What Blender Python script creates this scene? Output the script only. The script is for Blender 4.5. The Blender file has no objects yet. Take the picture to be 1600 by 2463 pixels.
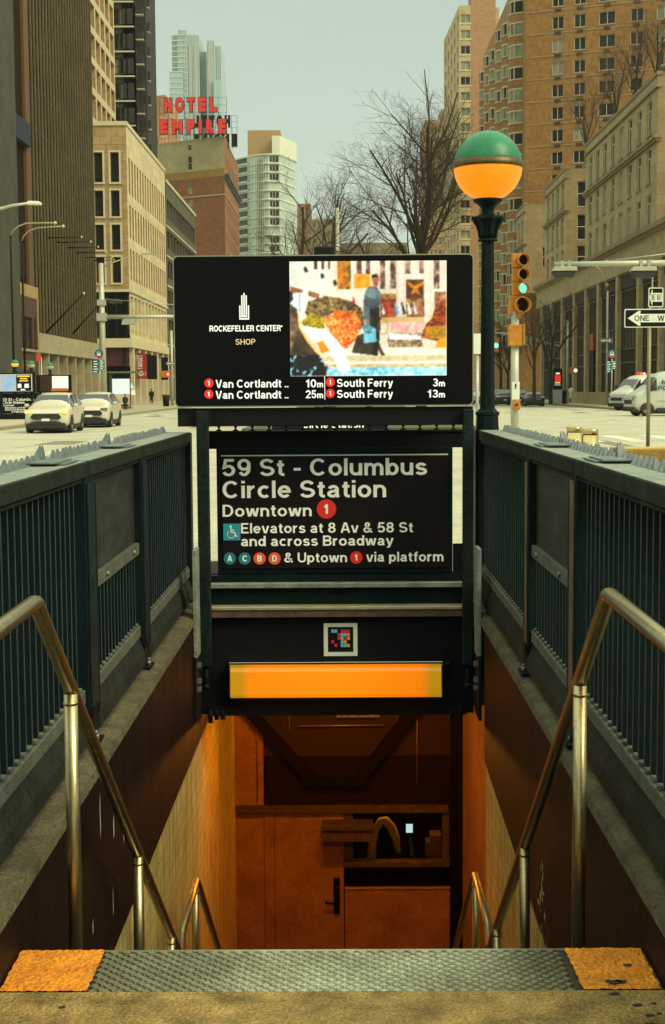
import bpy, bmesh, math, random
import numpy as np
from mathutils import Vector, Matrix, Euler
sc = bpy.context.scene
COL = sc.collection
R = math.radians
PI = math.pi

# ------------------------------------------------------------------ camera
CAMH = 1.6
FPX, PW, PH = 3400.0, 1600.0, 2463.0
YAW, PITCH, ROLL = 0.007638, -0.086643, -0.007
CROT = (Matrix.Rotation(YAW, 3, 'Z') @ Matrix.Rotation(PI/2+PITCH, 3, 'X') @ Matrix.Rotation(ROLL, 3, 'Z'))
cd = bpy.data.cameras.new('camera'); cam = bpy.data.objects.new('camera', cd); COL.objects.link(cam)
cd.sensor_fit = 'HORIZONTAL'; cd.sensor_width = 36.0; cd.lens = 36.0*FPX/PW
cd.clip_start = 0.05; cd.clip_end = 6000
cam.matrix_world = Matrix.Translation((0, 0, CAMH)) @ CROT.to_4x4()
sc.camera = cam

# ------------------------------------------------------------------ light
EXPO = 1.5
SUN_AZ, SUN_EL = R(124), R(42)
sc.view_settings.view_transform = 'Standard'; sc.view_settings.look = 'None'
sc.view_settings.exposure = EXPO; sc.view_settings.gamma = 1.0; sc.view_settings.use_curve_mapping = False
wd = bpy.data.worlds.new('World'); sc.world = wd; wd.use_nodes = True
nt = wd.node_tree; nt.nodes.clear()
wo = nt.nodes.new('ShaderNodeOutputWorld'); bg = nt.nodes.new('ShaderNodeBackground')
sky = nt.nodes.new('ShaderNodeTexSky'); sky.sky_type = 'NISHITA'; sky.sun_disc = False
sky.sun_elevation = SUN_EL; sky.sun_rotation = SUN_AZ; sky.air_density = 1.0; sky.dust_density = 6.0
tc = nt.nodes.new('ShaderNodeTexCoord'); sep = nt.nodes.new('ShaderNodeSeparateXYZ')
nt.links.new(tc.outputs['Generated'], sep.inputs[0])
ramp = nt.nodes.new('ShaderNodeValToRGB')          # overcast deck: paler towards the horizon
ramp.color_ramp.elements[0].position = 0.0; ramp.color_ramp.elements[0].color = (3.35, 3.8, 3.15, 1)
ramp.color_ramp.elements[1].position = 0.36; ramp.color_ramp.elements[1].color = (1.78, 2.2, 1.9, 1)
e = ramp.color_ramp.elements.new(0.12); e.color = (2.75, 3.25, 2.72, 1)
e = ramp.color_ramp.elements.new(0.62); e.color = (6.2, 6.7, 5.0, 1)      # overcast: brightest overhead
nt.links.new(sep.outputs['Z'], ramp.inputs[0])
cn = nt.nodes.new('ShaderNodeTexNoise'); cn.inputs['Scale'].default_value = 2.2; cn.inputs['Detail'].default_value = 5
mp = nt.nodes.new('ShaderNodeMapping'); mp.inputs['Scale'].default_value = (1, 1, 2.5)
nt.links.new(tc.outputs['Generated'], mp.inputs[0]); nt.links.new(mp.outputs[0], cn.inputs['Vector'])
cr = nt.nodes.new('ShaderNodeMapRange'); cr.inputs['From Min'].default_value = 0.3; cr.inputs['From Max'].default_value = 0.7
cr.inputs['To Min'].default_value = 0.93; cr.inputs['To Max'].default_value = 1.06
nt.links.new(cn.outputs['Fac'], cr.inputs['Value'])
mu = nt.nodes.new('ShaderNodeVectorMath'); mu.operation = 'SCALE'
nt.links.new(ramp.outputs[0], mu.inputs[0]); nt.links.new(cr.outputs[0], mu.inputs['Scale'])
mx = nt.nodes.new('ShaderNodeMix'); mx.data_type = 'RGBA'; mx.inputs['Factor'].default_value = 0.95
nt.links.new(sky.outputs[0], mx.inputs['A']); nt.links.new(mu.outputs[0], mx.inputs['B'])
nt.links.new(mx.outputs['Result'], bg.inputs['Color']); bg.inputs['Strength'].default_value = 0.085
nt.links.new(bg.outputs[0], wo.inputs[0])
sl = bpy.data.lights.new('sun', 'SUN'); so = bpy.data.objects.new('sun', sl); COL.objects.link(so)
sl.energy = 1.1; sl.angle = R(30); sl.color = (1.0, 0.86, 0.55)
_sd = Vector((math.sin(SUN_AZ)*math.cos(SUN_EL), math.cos(SUN_AZ)*math.cos(SUN_EL), math.sin(SUN_EL)))
so.rotation_euler = (-_sd).to_track_quat('-Z', 'Y').to_euler()

# ------------------------------------------------------------------ helpers
def ray(px, py):
    return CROT @ Vector(((px-PW/2)/FPX, (PH/2-py)/FPX, -1))
def at(px, py, Y):
    v = ray(px, py); return v*(Y/v.y) + Vector((0, 0, CAMH))
def atX(px, py, X):
    v = ray(px, py); return v*(X/v.x) + Vector((0, 0, CAMH))
def atZ(px, py, Z):
    v = ray(px, py); return v*((Z-CAMH)/v.z) + Vector((0, 0, CAMH))

class B:
    def __init__(s): s.v = []; s.f = []; s.m = []; s.s = []; s.k = 0
    def add(s, vs, fs, smooth=False):
        o = len(s.v); s.v += [tuple(p) for p in vs]
        for f in fs: s.f.append([i+o for i in f]); s.m.append(s.k); s.s.append(smooth)
        return s
    def box(s, x0, x1, y0, y1, z0, z1):
        if x0 > x1: x0, x1 = x1, x0
        if y0 > y1: y0, y1 = y1, y0
        if z0 > z1: z0, z1 = z1, z0
        return s.add([(x0,y0,z0),(x1,y0,z0),(x1,y1,z0),(x0,y1,z0),(x0,y0,z1),(x1,y0,z1),(x1,y1,z1),(x0,y1,z1)],
              [(0,3,2,1),(4,5,6,7),(0,1,5,4),(1,2,6,5),(2,3,7,6),(3,0,4,7)])
    def quad(s, a, b, c, d): return s.add([a, b, c, d], [(0,1,2,3)])
    def prism(s, pts, ax, a, b):
        """pts: 2-D outline; ax = extrusion axis ('x','y','z') from a to b"""
        n = len(pts)
        def P(p, t): return {'x': (t, p[0], p[1]), 'y': (p[0], t, p[1]), 'z': (p[0], p[1], t)}[ax]
        return s.add([P(p, a) for p in pts]+[P(p, b) for p in pts],
              [list(range(n))[::-1], list(range(n, 2*n))]+[(i, (i+1) % n, n+(i+1) % n, n+i) for i in range(n)])
    def tube(s, path, r, n=8, cap=True, smooth=True):
        path = [Vector(p) for p in path]; m = len(path)
        rs = r if isinstance(r, (list, tuple)) else [r]*m
        vs = []; up = None
        for i, p in enumerate(path):
            if i == 0: t = path[1]-p
            elif i == m-1: t = p-path[i-1]
            else: t = (path[i+1]-p).normalized()+(p-path[i-1]).normalized()
            if t.length < 1e-9: t = Vector((0,0,1))
            t.normalize()
            if up is None: up = Vector((1,0,0)) if abs(t.x) < .8 else Vector((0,1,0))
            a = (up-t*up.dot(t)); a.normalize(); up = a; b = t.cross(a)
            k = 1.0
            if 0 < i < m-1:
                c = (path[i+1]-p).normalized().dot((p-path[i-1]).normalized()); k = 1/max(.6, math.sqrt(max(.05, (1+c)/2)))
            for j in range(n):
                q = 2*PI*j/n; vs.append(p+(a*math.cos(q)+b*math.sin(q))*rs[i]*(k if n > 4 else 1))
        fs = [(i*n+j, i*n+(j+1) % n, (i+1)*n+(j+1) % n, (i+1)*n+j) for i in range(m-1) for j in range(n)]
        s.add(vs, fs, smooth)
        if cap:
            o = len(s.v)-len(vs)
            for f in ([o+j for j in range(n)][::-1], [o+(m-1)*n+j for j in range(n)]):
                s.f.append(f); s.m.append(s.k); s.s.append(False)
        return s
    def lathe(s, prof, cx, cy, n=24, z=0, smooth=True, rot=0):
        vs = [(cx+r*math.cos(2*PI*j/n+rot), cy+r*math.sin(2*PI*j/n+rot), z+h) for r, h in prof for j in range(n)]
        m = len(prof)
        s.add(vs, [(i*n+j, i*n+(j+1) % n, (i+1)*n+(j+1) % n, (i+1)*n+j) for i in range(m-1) for j in range(n)], smooth)
        o = len(s.v)-len(vs)
        s.f.append([o+j for j in range(n)][::-1]); s.m.append(s.k); s.s.append(False)
        s.f.append([o+(m-1)*n+j for j in range(n)]); s.m.append(s.k); s.s.append(False)
        return s
    def disc(s, cx, cz, y, r, n=24):
        """flat disc facing -Y"""
        return s.add([(cx+r*math.cos(2*PI*j/n), y, cz+r*math.sin(2*PI*j/n)) for j in range(n)], [list(range(n))])

def mesh_of(name, b, mats, off=None, bevel=0, seg=1):
    me = bpy.data.meshes.new(name)
    vs = b.v if off is None else [(x-off[0], y-off[1], z-off[2]) for x, y, z in b.v]
    me.from_pydata(vs, [], b.f)
    for m in (mats if isinstance(mats, (list, tuple)) else [mats]): me.materials.append(m)
    me.polygons.foreach_set('material_index', b.m)
    me.polygons.foreach_set('use_smooth', b.s)
    if bevel:
        bm = bmesh.new(); bm.from_mesh(me)
        ed = [e for e in bm.edges if len(e.link_faces) == 2 and e.calc_face_angle(0) > .5]
        bmesh.ops.bevel(bm, geom=ed, offset=bevel, segments=seg, affect='EDGES', profile=.6)
        bm.to_mesh(me); bm.free()
    me.update(); return me

def tag(o, label=None, cat=None, group=None, kind=None):
    if label: o['label'] = label
    if cat: o['category'] = cat
    if group: o['group'] = group
    if kind: o['kind'] = kind
    return o
def thing(name, label, cat, loc=(0,0,0), rz=0, group=None):
    o = bpy.data.objects.new(name, None); COL.objects.link(o); o.empty_display_size = .3
    o.location = loc; o.rotation_euler = (0, 0, rz)
    return tag(o, label, cat, group)
def wloc(o):
    v = Vector(o.location)
    while o.parent: o = o.parent; v += Vector(o.location)
    return v
def obj(name, b, mats, parent=None, local=False, bevel=0, seg=1):
    """link a builder as one mesh; world-space vertices unless local"""
    off = None
    if parent is not None and not local: off = wloc(parent)
    me = b if isinstance(b, bpy.types.Mesh) else mesh_of(name, b, mats, off, bevel, seg)
    o = bpy.data.objects.new(name, me); COL.objects.link(o)
    if parent is not None: o.parent = parent
    return o
def put(name, me, parent, loc, rz=0):
    """an instance of a shared mesh as a part; loc in world space when the parent is unrotated"""
    o = bpy.data.objects.new(name, me); COL.objects.link(o)
    if parent is not None:
        o.parent = parent; loc = Vector(loc)-wloc(parent)
    o.location = loc; o.rotation_euler = (0, 0, rz); return o
def dup(root, loc, rz=0, label=None, group=None):
    r = root.copy(); COL.objects.link(r); r.location = loc; r.rotation_euler = (0, 0, rz)
    if label: r['label'] = label
    if group: r['group'] = group
    for ch in list(root.children):
        c = ch.copy(); COL.objects.link(c); c.parent = r
        for g in list(ch.children):
            d = g.copy(); COL.objects.link(d); d.parent = c
    return r
def struct(name, b, m, **k): return tag(obj(name, b, m, **k), kind='structure')

# ------------------------------------------------------------------ materials
MATS = {}
def mat(name, col, rough=.6, metal=0, amt=0, scale=8, col2=None, bump=0, bscale=40, spec=None, streak=None, detail=4, fine=0, grain=None):
    """principled with world-position noise: colour col varies to col2 (or a darker col) by amt"""
    m = bpy.data.materials.new(name); m.use_nodes = True; t = m.node_tree; p = t.nodes['Principled BSDF']
    p.inputs['Base Color'].default_value = (*col, 1); p.inputs['Roughness'].default_value = rough; p.inputs['Metallic'].default_value = metal
    if spec is not None: p.inputs['Specular IOR Level'].default_value = spec
    if amt or bump:
        g = t.nodes.new('ShaderNodeNewGeometry'); vec = g.outputs['Position']
        if streak:
            mpn = t.nodes.new('ShaderNodeMapping'); mpn.inputs['Scale'].default_value = streak
            t.links.new(vec, mpn.inputs[0]); vec2 = mpn.outputs[0]
        else: vec2 = vec
    if amt:
        n = t.nodes.new('ShaderNodeTexNoise'); n.inputs['Scale'].default_value = scale; n.inputs['Detail'].default_value = detail; n.inputs['Roughness'].default_value = .65
        t.links.new(vec2, n.inputs['Vector'])
        mr = t.nodes.new('ShaderNodeMapRange'); mr.inputs['From Min'].default_value = .33; mr.inputs['From Max'].default_value = .67
        mr.inputs['To Max'].default_value = amt; t.links.new(n.outputs['Fac'], mr.inputs['Value'])
        mx = t.nodes.new('ShaderNodeMix'); mx.data_type = 'RGBA'
        c2 = col2 or tuple(c*.35 for c in col)
        mx.inputs['A'].default_value = (*col, 1); mx.inputs['B'].default_value = (*c2, 1)
        t.links.new(mr.outputs[0], mx.inputs['Factor']); outc = mx.outputs['Result']
        if fine:
            n3 = t.nodes.new('ShaderNodeTexNoise'); n3.inputs['Scale'].default_value = grain or scale*9; n3.inputs['Detail'].default_value = 2
            t.links.new(vec, n3.inputs['Vector'])
            m3 = t.nodes.new('ShaderNodeMapRange'); m3.inputs['From Min'].default_value = .3; m3.inputs['From Max'].default_value = .7
            m3.inputs['To Min'].default_value = 1-fine; m3.inputs['To Max'].default_value = 1+fine
            t.links.new(n3.outputs['Fac'], m3.inputs['Value'])
            vm = t.nodes.new('ShaderNodeVectorMath'); vm.operation = 'SCALE'
            t.links.new(outc, vm.inputs[0]); t.links.new(m3.outputs[0], vm.inputs['Scale']); outc = vm.outputs[0]
        t.links.new(outc, p.inputs['Base Color'])
        mr2 = t.nodes.new('ShaderNodeMapRange'); mr2.inputs['To Min'].default_value = max(.02, rough-.12); mr2.inputs['To Max'].default_value = min(1, rough+.15)
        t.links.new(n.outputs['Fac'], mr2.inputs['Value']); t.links.new(mr2.outputs[0], p.inputs['Roughness'])
    if bump:
        n2 = t.nodes.new('ShaderNodeTexNoise'); n2.inputs['Scale'].default_value = bscale; n2.inputs['Detail'].default_value = 5
        t.links.new(vec, n2.inputs['Vector']); bp = t.nodes.new('ShaderNodeBump'); bp.inputs['Strength'].default_value = bump
        bp.inputs['Distance'].default_value = .02 if bscale > 10 else .1
        t.links.new(n2.outputs['Fac'], bp.inputs['Height']); t.links.new(bp.outputs[0], p.inputs['Normal'])
    return m
def emit(name, col, s=1.0, noise=0, nscale=30, col2=None):
    """col is the display colour (linear) before exposure"""
    m = bpy.data.materials.new(name); m.use_nodes = True; t = m.node_tree; p = t.nodes['Principled BSDF']
    p.inputs['Base Color'].default_value = (*[c*.3 for c in col], 1); p.inputs['Roughness'].default_value = .4
    p.inputs['Emission Color'].default_value = (*col, 1); p.inputs['Emission Strength'].default_value = s/2**EXPO
    if noise:
        g = t.nodes.new('ShaderNodeNewGeometry'); n = t.nodes.new('ShaderNodeTexNoise'); n.inputs['Scale'].default_value = nscale
        t.links.new(g.outputs['Position'], n.inputs['Vector']); mx = t.nodes.new('ShaderNodeMix'); mx.data_type = 'RGBA'
        mx.inputs['A'].default_value = (*col, 1); mx.inputs['B'].default_value = (*(col2 or [c*(1-noise) for c in col]), 1)
        t.links.new(n.outputs['Fac'], mx.inputs['Factor']); t.links.new(mx.outputs['Result'], p.inputs['Emission Color'])
    return m
def blocks(name, col, mortar, bw, bh, rough=.8, amt=.25, msize=.02, vary=.2, nscale=.25, col2=None, rz=None, fine=.12):
    """stone or brick courses on vertical walls: u = x*cos+y*sin (+x-y mix), v = z"""
    m = bpy.data.materials.new(name); m.use_nodes = True; t = m.node_tree; p = t.nodes['Principled BSDF']
    g = t.nodes.new('ShaderNodeNewGeometry'); s = t.nodes.new('ShaderNodeSeparateXYZ'); t.links.new(g.outputs['Position'], s.inputs[0])
    ad = t.nodes.new('ShaderNodeMath'); ad.operation = 'ADD'; t.links.new(s.outputs['X'], ad.inputs[0]); t.links.new(s.outputs['Y'], ad.inputs[1])
    cb = t.nodes.new('ShaderNodeCombineXYZ'); t.links.new(ad.outputs[0], cb.inputs[0]); t.links.new(s.outputs['Z'], cb.inputs[1])
    br = t.nodes.new('ShaderNodeTexBrick'); br.inputs['Scale'].default_value = 1; br.inputs['Brick Width'].default_value = bw; br.inputs['Row Height'].default_value = bh
    br.inputs['Mortar Size'].default_value = msize; br.inputs['Mortar Smooth'].default_value = .3
    c2 = tuple(min(1, c*(1-vary)) for c in col)
    br.inputs['Color1'].default_value = (*col, 1); br.inputs['Color2'].default_value = (*c2, 1); br.inputs['Mortar'].default_value = (*mortar, 1)
    t.links.new(cb.outputs[0], br.inputs['Vector'])
    n = t.nodes.new('ShaderNodeTexNoise'); n.inputs['Scale'].default_value = nscale; n.inputs['Detail'].default_value = 8; n.inputs['Roughness'].default_value = .7
    t.links.new(g.outputs['Position'], n.inputs['Vector'])
    mr = t.nodes.new('ShaderNodeMapRange'); mr.inputs['From Min'].default_value = .35; mr.inputs['From Max'].default_value = .68; mr.inputs['To Max'].default_value = amt
    t.links.new(n.outputs['Fac'], mr.inputs['Value'])
    mx = t.nodes.new('ShaderNodeMix'); mx.data_type = 'RGBA'; t.links.new(mr.outputs[0], mx.inputs['Factor'])
    t.links.new(br.outputs['Color'], mx.inputs['A']); mx.inputs['B'].default_value = (*(col2 or tuple(c*.4 for c in col)), 1)
    n3 = t.nodes.new('ShaderNodeTexNoise'); n3.inputs['Scale'].default_value = 1.6; n3.inputs['Detail'].default_value = 3
    t.links.new(g.outputs['Position'], n3.inputs['Vector'])
    m3 = t.nodes.new('ShaderNodeMapRange'); m3.inputs['From Min'].default_value = .3; m3.inputs['From Max'].default_value = .7
    m3.inputs['To Min'].default_value = 1-fine; m3.inputs['To Max'].default_value = 1+fine; t.links.new(n3.outputs['Fac'], m3.inputs['Value'])
    vm = t.nodes.new('ShaderNodeVectorMath'); vm.operation = 'SCALE'; t.links.new(mx.outputs['Result'], vm.inputs[0]); t.links.new(m3.outputs[0], vm.inputs['Scale'])
    t.links.new(vm.outputs[0], p.inputs['Base Color']); p.inputs['Roughness'].default_value = rough
    return m
def glass(name, col, rough=.06, amt=.5, scale=.35, col2=None):
    m = mat(name, col, rough, 0, amt=amt, scale=scale, col2=col2, spec=.16, detail=6); return m

def S(r, g, b):
    """sRGB 0-255 -> linear"""
    return tuple(((c/255)/12.92 if c/255 <= .04045 else ((c/255+.055)/1.055)**2.4) for c in (r, g, b))

M = dict(
  green = mat('dark_green_paint', (.0045,.0125,.0135), .5, amt=.6, scale=5, col2=(.002,.005,.0055), bump=.15, bscale=60, fine=.25, spec=.1),
  bar_edge = mat('lit_bar_edge', (.035,.068,.066), .5, amt=.7, scale=9, col2=(.010,.02,.02)),  # light catching the bar edges, painted as a paler strip
  green_worn = mat('worn_green_paint', (.012,.024,.022), .5, amt=.8, scale=7, col2=(.004,.009,.008), bump=.3, bscale=45, fine=.3, spec=.12),
  green_cap = mat('weathered_cap_paint', (.017,.026,.018), .6, amt=.8, scale=6, col2=(.006,.010,.007), spec=.1, bump=.3, bscale=50, fine=.3),
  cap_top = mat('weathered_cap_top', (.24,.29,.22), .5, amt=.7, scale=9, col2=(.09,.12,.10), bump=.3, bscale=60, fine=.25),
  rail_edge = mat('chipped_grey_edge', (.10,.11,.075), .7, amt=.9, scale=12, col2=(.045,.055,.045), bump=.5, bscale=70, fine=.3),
  kick = mat('dirty_steel_kick', (.022,.027,.021), .6, spec=.12, amt=.8, scale=6, col2=(.010,.012,.010), bump=.4, bscale=50, fine=.3),
  black = mat('black_enamel', (.005,.0055,.007), .6, amt=.5, scale=9, col2=(.010,.010,.011), spec=.15),
  black_gloss = mat('black_bezel', (.004,.004,.005), .3, spec=.08),
  plate = mat('grey_backplate', (.034,.04,.034), .4, spec=.2, amt=.9, scale=5, col2=(.008,.012,.011), streak=(.6,.6,2.2), fine=.25),
  galv = mat('galvanised_spikes', (.22,.26,.25), .42, metal=.5, amt=.7, scale=30, col2=(.1,.12,.12)),
  steel = mat('brushed_steel_pipe', (.46,.385,.21), .3, metal=.95, amt=.7, scale=10, col2=(.27,.21,.10), streak=(3,3,.35), fine=.12),
  steel_grey = mat('grey_steel', (.42,.43,.38), .45, metal=.6, amt=.5, scale=4, col2=(.25,.26,.23)),
  ledge = mat('mossy_concrete', (.105,.086,.036), .92, amt=.95, scale=7, col2=(.04,.038,.018), bump=.9, bscale=35, fine=.4, grain=90),
  dark_wall = mat('dark_brown_wall_paint', (.011,.006,.005), .55, spec=.12, amt=.8, scale=3.5, col2=(.005,.003,.003), streak=(1,1.6,.45), bump=.25, bscale=30, fine=.25),
  concrete = mat('worn_landing_concrete', (.40,.265,.08), .92, amt=1.0, scale=8, col2=(.13,.09,.022), bump=.7, bscale=70, fine=.45, grain=120),
  tread = mat('worn_steel_tread', (.42,.43,.34), .5, metal=.25, amt=.8, scale=3.2, col2=(.17,.17,.11), fine=.3, grain=140),
  tread_groove = mat('tread_grooves', (.016,.015,.008), .9, amt=.6, scale=30, col2=(.07,.05,.02)),
  yellow_pad = mat('worn_yellow_paint', (.82,.29,.006), .8, amt=.85, scale=12, col2=(.46,.15,.006), bump=.7, bscale=60, fine=.35, grain=150),
  orange_light = emit('orange_diffuser', S(255,140,0), 1.05, .35, 9, S(235,92,0)),
  asphalt = mat('pale_dry_asphalt', (.45,.44,.315), .9, amt=.75, scale=.45, col2=(.30,.29,.20), bump=.4, bscale=25, fine=.2, grain=9, detail=8),
  pavement = mat('pale_pavement', (.42,.38,.24), .9, amt=.7, scale=.7, col2=(.3,.265,.16), bump=.3, bscale=20, fine=.15, grain=8),
  kerb = mat('granite_kerb', (.27,.25,.15), .85, amt=.6, scale=2, col2=(.16,.15,.09)),
  paint_white = mat('road_paint', (.62,.64,.5), .8, amt=.7, scale=2.5, col2=(.42,.40,.28)),
  white_car = mat('white_car_paint', (.56,.53,.40), .22, amt=.15, scale=3, spec=.6),
  van_paint = mat('white_van_paint', (.46,.48,.40), .3, amt=.3, scale=1.5, col2=(.38,.39,.31), spec=.5),
  black_car = mat('black_car_paint', (.012,.012,.012), .18, spec=.6),
  car_glass = mat('car_glass', (.02,.025,.025), .05, spec=.9),
  tyre = mat('tyre_rubber', (.012,.012,.012), .85),
  rim = mat('alloy_rim', (.35,.33,.25), .35, metal=.9),
  chrome = mat('chrome', (.5,.5,.45), .2, metal=1),
  dark_plastic = mat('dark_plastic', (.015,.014,.012), .6),
  sig_yellow = mat('signal_yellow', (.54,.215,.01), .55, amt=.7, scale=8, col2=(.30,.11,.008)),
  pole_pale = mat('pale_steel_pole', (.46,.46,.36), .5, metal=.3, amt=.5, scale=2, col2=(.3,.3,.22)),
  bark = mat('dark_bark', (.035,.026,.014), .95, amt=.6, scale=6, col2=(.018,.014,.008)),
  twig = mat('twigs', (.045,.031,.016), .95),
  white = mat('white_enamel', (.70,.73,.62), .5, amt=.3, scale=12, col2=(.52,.54,.44)),
  letter = mat('sign_lettering', (.95,.97,.88), .45),
  led_white = emit('led_white', S(240,245,230), 1.0), led_amber = emit('led_amber', S(235,205,140), 1.0),
  led_red = emit('led_red', S(225,35,25), 1.0),
  red = mat('sign_red', (.55,.022,.012), .5), orange = mat('sign_orange', (.62,.085,.01), .5), teal = mat('sign_blue', (.012,.10,.16), .5), cyan = mat('access_blue', (.02,.30,.42), .5),
  gl_dark = glass('dark_window_glass', (.014,.014,.010), .12, .8, .6, (.04,.038,.024)),
  gl_sky = glass('painted_sky_window_glass', (.30,.33,.23), .05, .8, .5, (.07,.075,.045)),  # pale sky reflection mixed into the pane colour
  gl_blind = mat('window_with_blind', (.30,.28,.19), .5, amt=.6, scale=.9, col2=(.12,.11,.07)),
  frame_dark = mat('dark_window_frame', (.02,.018,.014), .5), frame_pale = mat('pale_window_frame', (.5,.46,.31), .6),
  frame_brown = mat('tan_window_frame', (.32,.25,.13), .6),
)

_t = M['tread'].node_tree; _p = _t.nodes['Principled BSDF']; _l = _p.inputs['Base Color'].links[0]; _src = _l.from_socket
_g = _t.nodes.new('ShaderNodeNewGeometry'); _s = _t.nodes.new('ShaderNodeSeparateXYZ'); _t.links.new(_g.outputs['Position'], _s.inputs[0])
_mr = _t.nodes.new('ShaderNodeMapRange'); _mr.inputs['From Min'].default_value = -.75; _mr.inputs['From Max'].default_value = .66; _t.links.new(_s.outputs['X'], _mr.inputs['Value'])
_rp = _t.nodes.new('ShaderNodeValToRGB'); _e = _rp.color_ramp.elements; _e[0].color = (.42,.40,.30,1); _e[1].color = (.34,.32,.24,1)      # foot wear: polished in the middle, grimy at the ends
for _q, _c in ((.18,(.62,.62,.5,1)),(.5,(1.2,1.24,1.12,1)),(.78,(.92,.94,.82,1)),(.9,(.5,.49,.38,1))):
    _x = _e.new(_q); _x.color = _c
_t.links.new(_mr.outputs[0], _rp.inputs[0]); _v = _t.nodes.new('ShaderNodeVectorMath'); _v.operation = 'MULTIPLY'
_t.links.new(_src, _v.inputs[0]); _t.links.new(_rp.outputs[0], _v.inputs[1]); _t.links.new(_v.outputs[0], _p.inputs['Base Color'])

# ------------------------------------------------------------------ lettering
_fc = {}
def raw_text(s, bold):
    k = (s, bold)
    if k in _fc: return _fc[k]
    cu = bpy.data.curves.new('t', 'FONT'); cu.body = s; cu.size = 1; cu.offset = bold; cu.resolution_u = 4
    ob = bpy.data.objects.new('t', cu); COL.objects.link(ob)
    bpy.context.view_layer.update()
    dg = bpy.context.evaluated_depsgraph_get()
    me = ob.evaluated_get(dg).to_mesh()
    vs = [(v.co.x, v.co.y) for v in me.vertices]; fs = [list(p.vertices) for p in me.polygons]
    ob.evaluated_get(dg).to_mesh_clear(); bpy.data.objects.remove(ob); bpy.data.curves.remove(cu)
    _fc[k] = (vs, fs); return vs, fs
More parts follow.
